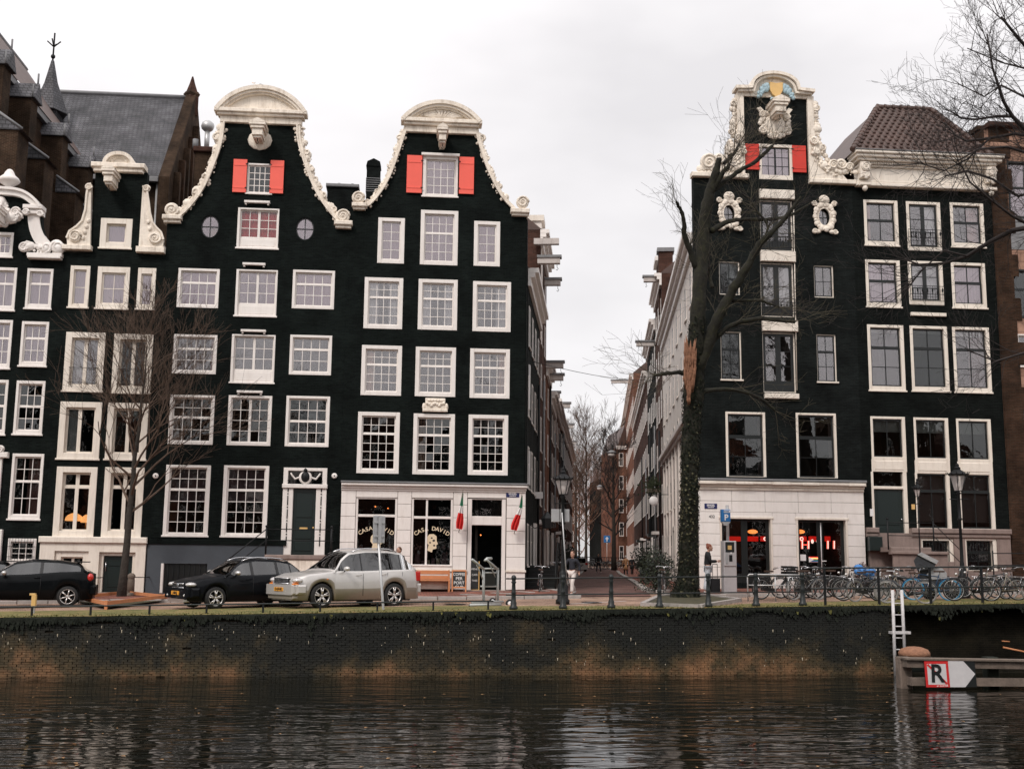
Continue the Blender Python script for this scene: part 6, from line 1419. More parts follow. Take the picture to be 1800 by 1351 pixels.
for (pa,pb,top,mt,lab,kw) in RH:
    t0,t1=on_wall(CR,pa,800)[0],on_wall(CR,pb,800)[0];z1=TZ(CR,*top)[1];kw=dict(kw)
    kw['beams']=[beam_at(CR,a,y_,e) for a,y_,e in kw['beams']]
    street_house(FRR,1,t0,t1,z1,mt,lab,**kw)
# tall pale chimneys and roof things over the street
t_,z_,p=on_wall(CL,952,400);b=MB();b.box(t_-.5,t_+.8,-.02,.9,z_-6,z_+.2,'white_render',FL);b.box(t_-.6,t_+.9,-.15,1.0,z_+.2,z_+.5,'cream_paint',FL)
b.build('chimney',org=p,label='tall pale chimney standing above the left side of the narrow street',cat='chimney')
t_,z_,p=on_wall(CL,949,420);ba=beam_at(CL,949,420,965);b=MB();b.box(t_-.15,t_+.15,-ba[2]-.5,.3,z_-.3,z_,'grey_white',FL);b.build('hoist_beam',org=p,label='highest pale hoist beam beside the tall chimney on the left of the street',cat='hoist beam')
t_,z_,p=on_wall(CR,1160,445);b=MB();b.box(t_-.4,t_+.4,-.1,.8,z_-4,z_,'dark_red_brick',FRR);b.box(t_-.5,t_+.5,-.2,.9,z_,z_+.25,'lead',FRR)
b.build('chimney',org=p,label='brick chimney with lead cap above the right side of the narrow street',cat='chimney')
# small wall lights, boxes and steps on the left
t_,z_,p=on_wall(CL,941,870);b=MB();b.box(t_-.1,t_+.1,-.35,-.002,z_-.15,z_+.15,'sign_white',FL);b.build('wall_lamp',org=p,label='small white lamp box on the left street wall beside the cafe',cat='lamp')
for k,(py0,py1) in enumerate(((640,720),(792,852))):
    t_,z0_,p=on_wall(CL,929,py1);z1_=on_wall(CL,929,py0)[1];b=MB();b.box(t_-.22,t_+.22,-.06,-.004,z0_,z1_,'sign_white',FL)
    b.build('wall_panel',org=p,label=('upper' if k==0 else 'lower')+' narrow pale oval window on the dark side wall of the street',cat='window')
t=thing('entrance_steps',onz_g(955,1035),'dark stack of entrance steps with iron rails at the left side of the street','steps')
p0=wl(t)
for k in range(6):
    b=MB();q=CL+SD*(2.2+.0)+SN*.1;b.box(1.6+.30*k,5.6,-1.25,-.02,g(p0.x,p0.y)-.2+.0,g(p0.x,p0.y)+.17*(k+1),'black_sash',FL);b.build('step',t)
b=MB();zz=g(p0.x,p0.y)
for u,h0 in ((1.5,0),(3.4,1.0),(5.5,1.0)):b.tube([FL @ V((u,-1.2,zz)),FL @ V((u,-1.2,zz+h0+1.0))],.03,'black_iron',6)
for dz in (0,-.45):b.tube([FL @ V((1.5,-1.2,zz+1+dz)),FL @ V((3.4,-1.2,zz+2+dz)),FL @ V((5.5,-1.2,zz+2+dz))],.02,'black_iron',6)
b.build('railing',t)
t_,z_,p=on_wall(CL,962,915,.9);t=thing('wall_lantern',p,'old black wall lantern hanging over the steps on the left street wall','lamp')
b=MB();b.lathe([(.16,-.3),(.26,.1),(.10,.28),(.02,.38)],p,'black_iron',6,smooth=False);b.tube([p+V((0,0,-.1)),p-SN*.5-V((0,0,.3)),p-SN*.9],.02,'black_iron',6);b.build('lantern',t)
# hanging lamps and their wires across the street
def wire_lamp(C1,px1,py1,C2,px2,py2,lx,lab):
    a=on_wall(C1,px1,py1)[2];c=on_wall(C2,px2,py2)[2];n=10;pts=[]
    for i in range(n+1):f=i/n;q=a.lerp(c,f);q.z -=.35*math.sin(pi*f);pts.append(q)
    t=thing('hanging_lamp',a,lab,'lamp','street lamps hung on wires over the side street');MB().tube(pts,.012,'black_iron',4).build('wire',t)
    if lx is not None:
        q=a.lerp(c,lx);q.z -=.35*math.sin(pi*lx)
        b=MB();b.tube([q,q-V((0,0,.15))],.02,'black_iron',5);b.lathe([(.12,.05),(.42,-.12),(.42,-.22)],q-V((0,0,.2)),'lead',10);b.build('shade',t)
        MB().lathe([(.36,-.22),(.34,-.48),(.2,-.55)],q-V((0,0,.2)),'grey_white',10).build('diffuser',t)
wire_lamp(CL,982,775,CR,1120,785,.60,'white drum street lamp hanging from a wire in the middle of the street')
wire_lamp(CL,1000,850,CR,1100,840,.45,'small distant street lamp hung on a wire near the end of the street')
a=on_wall(CL,935,635)[2];c=on_wall(CR,1150,668)[2]
b=MB();b.tube([a.lerp(c,i/8)-V((0,0,.25*math.sin(pi*i/8))) for i in range(9)],.014,'black_iron',4);b.build('span_wire',org=a,label='thin black wire spanning the street between two hoist beams',cat='wire')

# ------------------------------------------------------------------ bare trees
mat('bark',(.038,.031,.025),.95,.45,7,.03,14);mat('bark_moss',(.016,.015,.010),.95,.6,3,.03,12,dirt=((.06,.062,.02),.5));mat('twig_brown',(.105,.068,.048),.9,.2,8)
mat('twig_dark',(.030,.023,.021),.9,.2,8);mat('twig_red',(.22,.10,.06),.9,.2,4);mat('splinter',(.27,.13,.075),.85,.35,10,.02,20);mat('ivy',(.008,.011,.006),.8,.5,9,spec=.2);mat('ivy_pale',(.085,.08,.045),.8,.5,9,spec=.2)
def twigs(b,p,d,r,Ln,lev,mt,rnd,up=.25,spread=.7,n=(3,5),seg=4,flat=None,minr=.0035,shrink=.62):
    pts=[p.copy()];dd=d.normalized();q=p.copy();rs=[r];kids=[]
    for i in range(seg):
        dd=(dd+V((rnd.gauss(0,.16),rnd.gauss(0,.16),rnd.gauss(0,.13)+up*.22))).normalized()
        if flat:dd.y *=flat;dd.normalize()
        q=q+dd*(Ln/seg);pts.append(q.copy());rs.append(max(minr,r*(1-.7*(i+1)/seg)));kids.append((q.copy(),dd.copy(),rs[-1],(i+1)/seg))
    b.tube(pts,rs,mt,3 if r< .02 else (5 if r< .06 else 8),cap=False)
    if lev <=0:return
    for k in range(rnd.randint(*n)):
        kq,kd,kr,f=kids[min(seg-1,int(rnd.uniform(.15,1)*seg))]
        s_=V((rnd.gauss(0,1),rnd.gauss(0,1),rnd.gauss(0,.8)));s_=(s_-kd*s_.dot(kd)).normalized()
        twigs(b,kq,kd+s_*spread+V((0,0,up)),max(minr,kr*.75),Ln*shrink*rnd.uniform(.7,1.25),lev-1,mt,rnd,up,spread,n,max(2,seg-1),flat,minr,shrink)
def tree(label,base,H_,r0,crown0,nb,Lb,seed,mt='bark',tw='twig_dark',up=.5,spread=.7,lev=3,minr=.006,lean=(0,0),n=(3,5),name='bare_tree',group=None,cone=.6,trunk_pts=None,shrink=.62,kind=None):
    rnd=random.Random(seed);t=thing(name,base,label,'tree',group)
    b=MB();pts=[];rs=[];N_=9
    for i in range(N_+1):
        f=i/N_;pts.append(V((base.x+lean[0]*f+rnd.gauss(0,.012)*H_*.3*f,base.y+lean[1]*f,base.z-.1+H_*f)));rs.append(r0*(1-.88*f)*(1.25 if i==0 else 1))
    b.tube(pts,rs,mt,9);b.build('trunk',t)
    c=MB()
    for k in range(nb):
        f=crown0+(1-crown0)*(k+.5)/nb;i=min(N_-1,int(f*N_));p=pts[i].lerp(pts[i+1],f*N_-i);a=k*2.4+rnd.uniform(-.4,.4)
        d=V((cos(a),sin(a),up*1.3+f*.8));twigs(c,p,d,max(minr*1.5,rs[i]*.5),Lb*(1-cone*(f-crown0)/(1-crown0))*rnd.uniform(.8,1.15),lev,tw,rnd,up*.5,spread,n,5,None,minr,shrink)
    c.build('crown',t);return t
# small street tree in front of houses 2 and 3
pb=onz_g(213,1052);tree('small bare street tree with upswept brown twigs in the wooden pit before the cream basement',pb,9.4,.155,.32,20,3.3,5,'bark','twig_brown',up=.45,spread=.55,lev=3,minr=.0045,lean=(.35,.1),n=(4,6),cone=.45,shrink=.62)
def rough_tube(b,P_,rs,mt,rn,n=9,jit=.13):
    Q_=[];q=[]
    for i in range(len(P_)-1):
        for k in range(5):
            f=k/5;rr=rs[i]+(rs[i+1]-rs[i])*f;j=rr*jit;p0,p1,p2,p3=P_[max(0,i-1)],P_[i],P_[i+1],P_[min(len(P_)-1,i+2)]
            c=.5*((2*p1)+(-p0+p2)*f+(2*p0-5*p1+4*p2-p3)*f*f+(-p0+3*p1-3*p2+p3)*f**3);Q_.append(c+V((rn.gauss(0,j),rn.gauss(0,j),rn.gauss(0,j))));q.append(rr*rn.uniform(1-jit,1+jit))
    b.tube(Q_+[P_[-1]],q+[rs[-1]],mt,n)
# big old tree by the street corner
tb_=thing('old_tree',onz_g(1198,1052),'big old pruned tree with ivy and a torn orange splintered stub at the street corner','tree')
base=wl(tb_);D0=(base-CAM).dot(_F)
def dp(px,py,dd=0):return dep(px,py,D0+dd)
def wpx(w):return w*D0/2000/2
b=MB();tr_=[(1204,1056,30),(1206,1045,23),(1208,1010,18),(1210,950,16.5),(1212,880,15.5),(1213,800,15.5),(1216,740,16),(1219,690,18),(1221,640,16),(1225,580,14),(1229,520,13),(1233,460,12),(1238,400,11),(1245,350,10),(1253,322,8.5),(1259,300,6.5),(1263,284,5),(1264,277,4)]
rough_tube(b,[dp(x,y,.12*sin(y*.02)) for x,y,w in tr_],[wpx(w*2) for _,_,w in tr_],'bark_moss',random.Random(4),14,.05);
mat('twig_pale',(.10,.085,.055),.9,.3,5)
b.build('trunk',tb_)
limbs=[[(1224,470,9),(1212,440,8),(1203,410,6.5),(1202,385,5.5),(1193,362,4.5),(1189,356,3)],[(1252,335,8),(1275,318,6.5),(1300,300,5.5),(1330,282,5),(1358,256,4)],[(1256,330,7),(1270,305,6),(1283,288,5.5)],[(1272,288,5),(1290,270,4),(1299,253,3)],
 [(1224,655,17),(1243,610,15),(1262,560,13),(1285,515,12),(1310,475,10),(1335,430,8.5),(1360,405,7),(1385,378,5.5),(1408,345,3)],[(1250,405,8),(1275,392,6),(1300,386,5),(1345,386,4.5),(1385,380,4),(1420,360,2.5)],
 [(1240,620,9),(1262,590,7),(1290,570,6),(1330,560,5.5),(1370,563,5),(1398,566,4.5)],[(1216,695,8),(1245,686,6),(1280,684,5),(1315,691,4.5),(1340,702,4),(1362,721,3)],[(1262,545,7),(1275,530,6),(1300,528,4.5),(1335,528,3.5),(1370,540,2)],
 [(1252,505,5),(1248,490,5),(1247,473,4)],[(1205,655,7),(1185,655,5),(1165,657,5),(1150,660,3)],[(1330,440,4),(1350,400,3),(1330,370,3),(1320,350,2)]]
rnd=random.Random(12)
for li,lm in enumerate(limbs):
    b=MB();P_=[dp(x,y,(i*.12 if li % 2 else -i*.15)) for i,(x,y,w) in enumerate(lm)];rough_tube(b,P_,[wpx(w*1.35) for *_,w in lm],'bark_moss',rnd)
    for k in range(rnd.randint(13,19)):
        i=rnd.randint(1,len(P_)-1);d=(P_[i]-P_[i-1]).normalized()+V((rnd.gauss(0,.5),rnd.gauss(0,.4),rnd.gauss(.05,.5)))
        twigs(b,P_[i],d,.012,rnd.uniform(.5,1.7),2,'twig_pale' if rnd.random()< .5 else 'twig_dark',rnd,.08,.8,(2,4),4,None,.004)
    b.build('limb',tb_)
b=MB()
for k in range(70):
    y0=rnd.uniform(630,712);hwd=10*math.sin(pi*min(1,max(.08,(y0-598)/120)));x=1213-(y0-650)*.03+rnd.uniform(-hwd,hwd);y1=y0-rnd.uniform(15,48)
    b.tube([dp(x,y0,-.42),dp(x+rnd.uniform(-2,2),(y0+y1)/2,-.47),dp(x+rnd.uniform(-3,3),y1,-.45)],[.015,.045,.004],'splinter',5)
b.build('torn_wood',tb_)
b=MB()
def trunk_at(y):
    for (x1,y1,w1),(x0,y0,w0) in zip(tr_,tr_[1:]):
        if y0 <=y <=y1:f=(y1-y)/(y1-y0);return x1+(x0-x1)*f,w1+(w0-w1)*f
    return tr_[-1][0],tr_[-1][2]
for k in range(5000):
    y=1048-(430*rnd.random()**1.25 if k< 4700 else 430+60*rnd.random());x,w=trunk_at(y);a=rnd.uniform(-pi,pi);rad=wpx(2*w)+rnd.uniform(.0,.07)
    c=dp(x,y,.12*sin(y*.02));p=c+V((sin(a)*rad,-cos(a)*rad,0));s_=rnd.uniform(.022,.045);tx=V((cos(a),sin(a),0));m_='ivy_pale' if rnd.random()< (.20 if 800< y< 980 else .07) else 'ivy'
    j=V((rnd.gauss(0,.3),rnd.gauss(0,.3),0));b.add([p-tx*s_,p+V((0,0,-s_))+j*s_,p+tx*s_,p+V((0,0,s_))-j*s_],[(0,1,2,3)],m_)
b.build('ivy',tb_,kind='stuff')
for pth in (([(1236,792),(1237,775),(1237,760)]),):pass
# tree just outside the frame on the right whose branches reach in
base=onz_g(1935,1058);t3=thing('overhanging_tree',base,'large bare tree at the right whose dark branches reach into the upper right sky','tree');D1=(base-CAM).dot(_F)
def d3(px,py,dd=0):return dep(px,py,D1+dd)
b=MB();b.tube([base-V((0,0,.2)),d3(1930,900),d3(1928,700),d3(1915,560),d3(1900,420),d3(1890,300),d3(1885,180)],[.55,.42,.38,.36,.32,.22,.14],'bark',10);b.build('trunk',t3)
L3=[[(1890,330,9),(1850,280,8),(1815,240,7),(1780,205,5.5),(1765,180,4.5),(1745,120,3),(1735,60,2)],[(1815,240,5),(1785,235,4.5),(1740,243,4),(1700,248,3.5),(1680,238,2.5),(1660,215,1.5)],
 [(1780,205,4),(1750,205,3.5),(1715,210,3),(1690,208,2.5),(1670,195,1.5)],[(1900,420,10),(1850,395,8),(1820,398,8),(1780,405,7),(1740,425,6),(1700,450,5),(1660,463,4),(1615,465,3.2),(1590,455,2)],
 [(1885,180,8),(1850,130,6),(1810,90,5),(1780,55,4),(1760,30,3)],[(1885,180,6),(1840,150,4),(1800,120,3),(1760,110,2),(1700,85,1.5)],[(1850,280,6),(1810,270,4.5),(1770,258,3.5),(1720,262,2.5),(1680,285,1.6)],
 [(1890,330,7),(1840,330,5),(1790,345,4),(1745,315,3.5),(1700,300,3),(1660,310,2)],[(1815,398,5),(1780,380,4),(1740,350,3),(1705,320,2.5),(1690,290,2)],[(1700,450,3),(1660,440,2.5),(1625,470,2),(1600,500,1.6),(1590,480,1)],
 [(1915,560,8),(1860,600,5),(1800,620,3.5),(1750,635,2.5),(1700,615,1.5)],[(1885,200,6),(1850,60,5),(1820,10,4),(1800,-20,3)],[(1740,243,3),(1700,280,2.4),(1660,300,2),(1610,285,1.2)],[(1890,300,6),(1850,220,4.5),(1800,170,3.5),(1760,150,3),(1730,170,2.4),(1690,150,1.6)]]
rnd=random.Random(21)
for li,lm in enumerate(L3):
    b=MB();P_=[d3(x,y,i*.25*(1 if li % 2 else -1)) for i,(x,y,w) in enumerate(lm)];b.tube(P_,[w*D1/2000/2*1.25 for *_,w in lm],'twig_dark',7)
    for k in range(len(P_)*3):
        i=rnd.randint(1,len(P_)-1);f=rnd.random();q=P_[i-1].lerp(P_[i],f);d=(P_[i]-P_[i-1]).normalized()*.8+V((rnd.gauss(-.1,.5),rnd.gauss(0,.3),rnd.gauss(.22 if lm[-1][1]< 300 else .0,.5)))
        twigs(b,q,d,.017,rnd.uniform(.7,1.7),3 if rnd.random()< .55 else 2,'twig_dark',rnd,.16,.75,(2,4),4,None,.0038)
    b.build('limb',t3)
# trees beyond the end of the street
far=[(1030,988,150,17,.22,'broad bare tree at the end of the street, left of the blue sign',.30,26,5.5,'bark','twig_brown'),(1079,992,118,13.5,.26,'slim dark bare tree standing at the right side of the street end',.25,22,2.6,'bark','twig_dark'),
       (1012,988,165,17,.25,'tall pale bare tree behind the left row of the street',.3,24,6,'bark','twig_brown'),(1040,986,210,17,.22,'distant russet bare tree in the gap at the street end',.15,26,6,'bark','twig_red'),(1018,986,190,15,.2,'low russet bare tree in the far left gap',.1,26,5.5,'bark','twig_red'),(1052,984,260,16,.2,'farthest russet bare tree in the middle of the gap',.1,26,6,'bark','twig_red')]
for i,(px,py,D,hh,r0,lab,c0,nb,Lb,bm_,tm_) in enumerate(far):
    p=dep(px,py,D);p.z=min(p.z,g(p.x,p.y)+.0)
    tree(lab,p,hh,r0,c0,nb,Lb,40+i,bm_,tm_,up=.55,spread=.5,lev=3,minr=.014,n=(3,5),group='bare trees beyond the end of the street',cone=.4)
# houses beyond the end of the street
def far_house(px0,px1,py1,D,mt,label,nc,nr,fm='white_paint',depth=14,side=None):
    a,c=dep(px0,960,D),dep(px1,960,D);z1=dep((px0+px1)/2,py1,D).z;z0=g(a.x,a.y)-.5;t=thing('far_house',(a.x,a.y,z0),label,'house','houses beyond the bridge')
    MB().box(a.x,c.x,a.y,a.y+depth,z0,z1,mt).build('wall',t);cw=(c.x-a.x)/nc;rh=(z1-z0-1.0)/nr;win,pan=street_win_mesh(cw*.62,rh*.58,fm)
    for i in range(nc):
        for j in range(nr):o=inst('window',win,t,(a.x+(i+.5)*cw,a.y-.01,z0+1.0+j*rh+rh*.15));inst('pane',pan,o,WL[o.name])
    b=MB();b.box(a.x-.2,c.x+.2,a.y-.4,a.y-.005,z1-.4,z1+.1,fm);b.build('cornice',t)
    r=MB();r.prism([(a.x,z1),(c.x,z1),((a.x+c.x)/2,z1+3)],a.y,a.y+depth,'roof_tile');r.build('roof',t)
far_house(1086,1112,782,160,'red_brick','red brick house with white windows closing the right end of the street',2,5)
far_house(1060,1085,838,185,'black_brick_c','dark narrow house with balconies behind the slim tree',3,6,'grey_white')
far_house(985,1010,860,200,'dark_red_brick','low brick house behind the trees at the left end of the street',3,4)
# bridge parapet with bikes' railing, blue sign
p=dep(1067,992,150);t=thing('blue_road_sign',p,'small square blue road sign on a pole at the end of the street','road sign');b=MB();b.tube([p-V((0,0,.5)),V((p.x,p.y,dep(1067,942,150).z))],.05,'galvanised',6);b.build('pole',t)
q=dep(1067,947,149.5);MB().bbox(q.x-.42,q.x+.42,q.y-.05,q.y+.05,q.z-.45,q.z+.45,'parking_blue',.02).build('sign_plate',t);q2=dep(1067,947,149.3);MB().box(q2.x-.06,q2.x+.06,q2.y-.02,q2.y,q2.z-.3,q2.z+.3,'sign_white').box(q2.x-.2,q2.x+.2,q2.y-.03,q2.y-.01,q2.z+.0,q2.z+.14,'sign_white').build('arrow',t)
t=thing('bridge_railing',dep(1000,990,128),'low dark iron railing of the bridge crossing the far end of the street','railing');b=MB()
a,c=dep(1003,978,128),dep(1100,980,128)
for dz in (0,-.5):b.tube([a+V((0,0,dz)),c+V((0,0,dz))],.04,'black_iron',5)
b.build('rail',t);b=MB()
for k in range(24):q=a.lerp(c,k/23);b.tube([q+V((0,0,.05)),q-V((0,0,1.1))],.03,'black_iron',4)
b.build('bars',t,kind='stuff')

# ------------------------------------------------------------------ church behind the left houses
ch=thing('church',at(150,700,24),'large dark brick church with steep slate roofs and buttresses rising behind the left houses','church')
YE,YR=28.0,34.5
def cz(px,py,y):return at(px,py,y)
rA,rB=cz(96,163,YR),cz(328,172,YR);eA,eB=cz(150,303,YE),cz(300,318,YE)
zr,ze=(rA.z+rB.z)/2,(eA.z+eB.z)/2;xR=rB.x;XW=eA.x;xL=XW-14
b=MB();yb2=2*YR-YE
b.add([(xL,YE-.5,ze-.2),(xR,YE-.5,ze-.2),(xR,YR,zr),(xL,YR,zr),(xL,yb2,ze),(xR,yb2,ze)],[(0,1,2,3),(3,2,5,4)],'slate');b.build('transept_roof',ch)
b=MB();b.tube([(xL,YR,zr+.05),(xR,YR,zr+.05)],.16,'lead',6);b.bbox(xL,xR,YE-.75,YE-.45,ze-.5,ze-.15,'lead',.03);b.build('ridge_and_gutter',ch)
b=MB();b.box(XW-.5,xR-.01,YE,YE+.8,0,ze-.3,'church_brick');b.build('transept_wall',ch)
b=MB();b.prism([(YE-.6,0),(yb2+.6,0),(yb2+.6,ze),(YR,zr+.5),(YE-.6,ze-.1)],xR,xR+.7,'church_brick',ax='x');b.build('gable_wall',ch)
b=MB();b.lathe([(.5,-1.5),(.5,0),(.2,.9),(.05,1.45)],(xR+.35,YR,zr+.2),'dark_red_brick',4,smooth=False);b.lathe([(.5,-.1),(.6,.1),(.45,.3)],(xR+.35,YR,zr+.2),'church_brick',4,smooth=False);b.build('pinnacle',ch)
for k in range(5):
    b=MB();f=(k+.5)/5;y_=YE+(yb2-YE)*f*.5;b.bbox(xR+.7,xR+1.1,y_,y_+.4,5,ze+(zr-ze)*f*.8,'brown_brick' if k % 2 else 'church_brick',.03);b.build('wall_rib',ch)
b=MB();p0,p1=cz(338,360,24),cz(372,360,24);zt_=cz(355,268,24).z;b.box(p0.x,p1.x,24,27,4,zt_,'church_brick');b.bbox(p0.x-.1,p1.x+.2,23.8,27.2,zt_,zt_+.35,'dark_red_brick',.05);b.build('stair_turret',ch)
b=MB();q=cz(363,262,25);b.tube([q,q+V((0,0,1.2))],.16,'galvanised',8);b.ball(q+V((0,0,1.5)),(.42,.42,.38),'galvanised',10,6);b.tube([q-V((.7,0,0)),q+V((-.7,0,.6))],.18,'lead',8);b.build('flue',ch)
# nave wall receding on the left, with its roof and buttresses
zn=cz(150,297,YE).z;y0n=10.0
b=MB();b.box(XW-.8,XW,y0n,YE+.5,0,zn,'church_brick');b.box(XW-.2,XW+.25,y0n,YE,zn-.35,zn,'lead');b.build('nave_wall',ch)
# roof: eave at XW, ridge through picture points (0,60) and (62,145)
xrid=None
for xx in [XW-5-.1*i for i in range(120)]:
    # plane x = xx : where does the ray through (30,101) meet it?
    d=ray(30,101);k=(xx-CAM.x)/d.x;p=CAM+d*k;d2=ray(66,150);k2=(xx-CAM.x)/d2.x;p2=CAM+d2*k2
    if p.z <=p2.z:xrid=xx;break
xrid=XW-6.5;d=ray(35,108);k=(xrid-CAM.x)/d.x;zrid=(CAM+d*k).z
mat('roof_brown',(.12,.075,.062),.6,.25,.8,.006,9,dirt=((.03,.02,.02),.4))
b=MB();b.add([(XW+.3,y0n,zn),(XW+.3,YR,zn),(xrid,YR,zrid),(xrid,y0n,zrid),(xrid-6,y0n,zn),(xrid-6,YR,zn)],[(0,1,2,3),(3,2,5,4)],'roof_brown');b.tube([(xrid,y0n,zrid),(xrid,YR,zrid)],.15,'lead',6);b.build('nave_roof',ch)
b=MB();tq=cz(86,195,31);b.box(tq.x-.7,tq.x+.7,30.3,31.7,15,tq.z,'slate');b.lathe([(1.25,-.2),(1.0,.5),(.45,2.0),(.10,3.6)],tq,'slate',6,smooth=False);b.tube([tq+V((0,0,3.5)),tq+V((0,0,5.6))],.06,'black_iron',6)
for a in range(4):b.tube([tq+V((0,0,4.6)),tq+V((.45*cos(a*pi/2),.45*sin(a*pi/2),5.0))],.05,'black_iron',5)
b.ball(tq+V((0,0,3.9)),.16,'black_iron');b.build('roof_turret',ch)
def nave_y(px):
    d=ray(px,300);return CAM.y+d.y*((XW-CAM.x)/d.x)
for px in (-50,6,70,122):
    y_=nave_y(px)
    b=MB();b.bbox(XW,XW+1.3,y_-.5,y_+.5,0,zn-1.2,'church_brick',.02);b.build('buttress',ch)
    b=MB();b.prism([(y_-.65,zn-1.2),(y_+.65,zn-1.2),(y_,zn-.2)],XW-.2,XW+1.5,'slate',ax='x');b.tube([(XW+1.4,y_,zn-.3),(XW+1.4,y_,zn+.35)],.05,'lead',5);b.tube([(XW+1.4,y_-.65,zn-1.2),(XW+1.4,y_-.65,zn-.5)],.04,'lead',5);b.build('buttress_gablet',ch)
    zl=zn-4.6;b=MB();b.bbox(XW+.1,XW+2.3,y_-.75,y_+.75,0,zl,'church_brick',.02);b.build('buttress',ch)
    b=MB();b.prism([(XW+1.2,zl+.9),(XW+2.5,zl),(XW+1.2,zl)],y_-.85,y_+.85,'slate');b.tube([(XW+2.5,y_-.85,zl+.05),(XW+1.2,y_-.85,zl+.95)],.07,'lead',5);b.build('buttress_slope',ch)
for (pa,pb) in ((28,95),(95,146)):
    ya,yb3=nave_y(pa)+.9,nave_y(pb)-.9;b=MB();b.bbox(XW+.005,XW+.12,ya,yb3,zn-3.9,zn-1.1,'brown_brick',.02);b.build('wall_panel',ch)
b=MB();q=cz(272,400,YE-.3);b.tube([(q.x,YE-.3,ze-.4),(q.x,YE-.3,6)],.09,'galvanised',8);b.build('downpipe',ch)
# lower roofs filling the gap between house 2 and 3
p0=at(262,380,8);b=MB();b.add([at(258,372,4),at(292,445,4),at(292,445,9),at(262,340,9)],[(0,1,2,3)],'roof_tile');

# ------------------------------------------------------------------ houses across the canal, behind the camera: seen only in window glass and water
opp=[(-62,9,15,'brown_brick'),(-53,8,17.5,'grey_white'),(-45,7,14,'dark_red_brick'),(-38,9,18,'black_brick'),(-29,7,15.5,'red_brick'),(-22,8,17,'brown_brick'),(-14,7,14.5,'white_render'),(-7,9,17.5,'dark_red_brick'),(2,7,15,'black_brick_b'),(9,8,18,'brown_brick'),(17,8,14.5,'grey_white'),(25,8,17,'red_brick'),(33,9,16,'black_brick_c'),(42,8,18,'brown_brick'),(50,12,15,'dark_red_brick')]
for i,(x,w_,h_,mt) in enumerate(opp):
    t=thing('opposite_house',(x,-66,1.5),'gabled canal house on the near bank behind the viewer, seen only as a reflection','house','houses on the near bank');b=MB();xm=x+w_/2
    b.prism([(x,1.4),(x+w_-.05,1.4),(x+w_-.05,h_-2.5),(xm+1.2,h_),(xm-1.2,h_),(x,h_-2.5)],-76,-66,mt);b.build('wall',t);b=MB()
    for r in range(4):
        for c in range(3):b.box(x+.8+(w_-1.4)/3*c,x+.8+(w_-1.4)/3*c+1.1,-65.99,-65.9,3+3.1*r,4.9+3.1*r,'white_paint');b.box(x+.95+(w_-1.4)/3*c,x+.65+(w_-1.4)/3*c+1.1,-65.895,-65.86,3.15+3.1*r,4.75+3.1*r,'dark_green')
    b.build('windows',t,kind='stuff')
for i,(x,y) in enumerate(((-24,-52.5),(-9,-53.5),(7.5,-52.5),(21,-53))):
    tree('bare tree on the near bank behind the viewer, seen only as a reflection',V((x,y,1.4)),15,.32,.3,16,5.5,70+i,'bark','twig_dark',up=.4,spread=.6,lev=2,minr=.025,n=(3,4),group='trees on the near bank')

# ------------------------------------------------------------------ railings along the quay
def qpt(px,py):p=_ztop(px,py);return V((p.x,p.y+.35,zq(p.x)))
lr=thing('low_rail',qpt(400,1082),'low black tubular rail along the mossy quay edge in front of the cars','rail')
xs_=[qpt(px,1080).x for px in (-160,-57,45,150,255,357,458,560,662,762,860)]
rp=MB().box(-.025,.025,-.025,.025,-.05,.24,'black_iron').mesh('post')
for x in xs_:inst('post',rp,lr,(x,yq(x)+.5,zq(x)+.01))
b=MB();pts=[V((x,yq(x)+.5,zq(x)+.26)) for x in [xs_[0]-1]+xs_+[xs_[-1]+.15]];b.tube(pts,.022,'iron_worn',8);b.build('rail',lr)
q1=thing('quay_railing',qpt(1165,1070),'black iron quay railing on turned bollard posts in front of the narrow street','railing')
prof=[(.12,0),(.12,.10),(.085,.14),(.09,.22),(.07,.26),(.06,.48),(.075,.52),(.06,.56),(.05,.80),(.075,.84),(.05,.88),(.065,.92),(.075,.97),(.06,1.03),(.02,1.06)]
pm=MB().lathe(prof,(0,0,0),'iron_worn',12).mesh('post');pp=[]
for px in (905,993,1079,1165,1252,1337,1420):
    p=qpt(px,1070);p.y=yq(p.x)+.42;inst('post',pm,q1,p,None,(1,1,.93));pp.append(p)
b=MB()
for h in (.88,.42):b.tube([pp[0]+V((-.22,0,h))]+[p+V((0,0,h)) for p in pp]+[pp[-1]+V((.22,0,h))],.020,'iron_worn',8)
b.build('rail',q1)
q2=thing('quay_railing',qpt(1600,1062),'plain black two-bar quay railing in front of the parked bicycles','railing')
pm2=MB().box(-.03,.03,-.03,.03,-.05,1.08,'black_iron').box(-.05,.05,-.05,.05,-.05,.02,'black_iron').mesh('post');pp=[]
for px in (1460,1556,1648,1740,1835):p=qpt(px,1064);p.y=yq(p.x)+.42;inst('post',pm2,q2,p);pp.append(p)
b=MB()
for h in (1.10,.50):b.tube([pp[0]+V((-.45,0,h))]+[p+V((0,0,h)) for p in pp],.024,'iron_worn',8)
b.build('rail',q2)
# railing behind the bikes, far right
q3=thing('stair_railing',at(1770,985,-2),'short black iron railing behind the bicycles before the sandstone building','railing');b=MB()
a,c=at(1745,972,-2.4),at(1830,972,-2.4)
for dz in (0,-.45):b.tube([a+V((0,0,dz)),c+V((0,0,dz))],.02,'black_iron',6)
for f in (0,.7):q=a.lerp(c,f);b.tube([q+V((0,0,.1)),V((q.x,q.y,g(q.x,q.y)))],.03,'black_iron',6)
b.build('bars',q3)
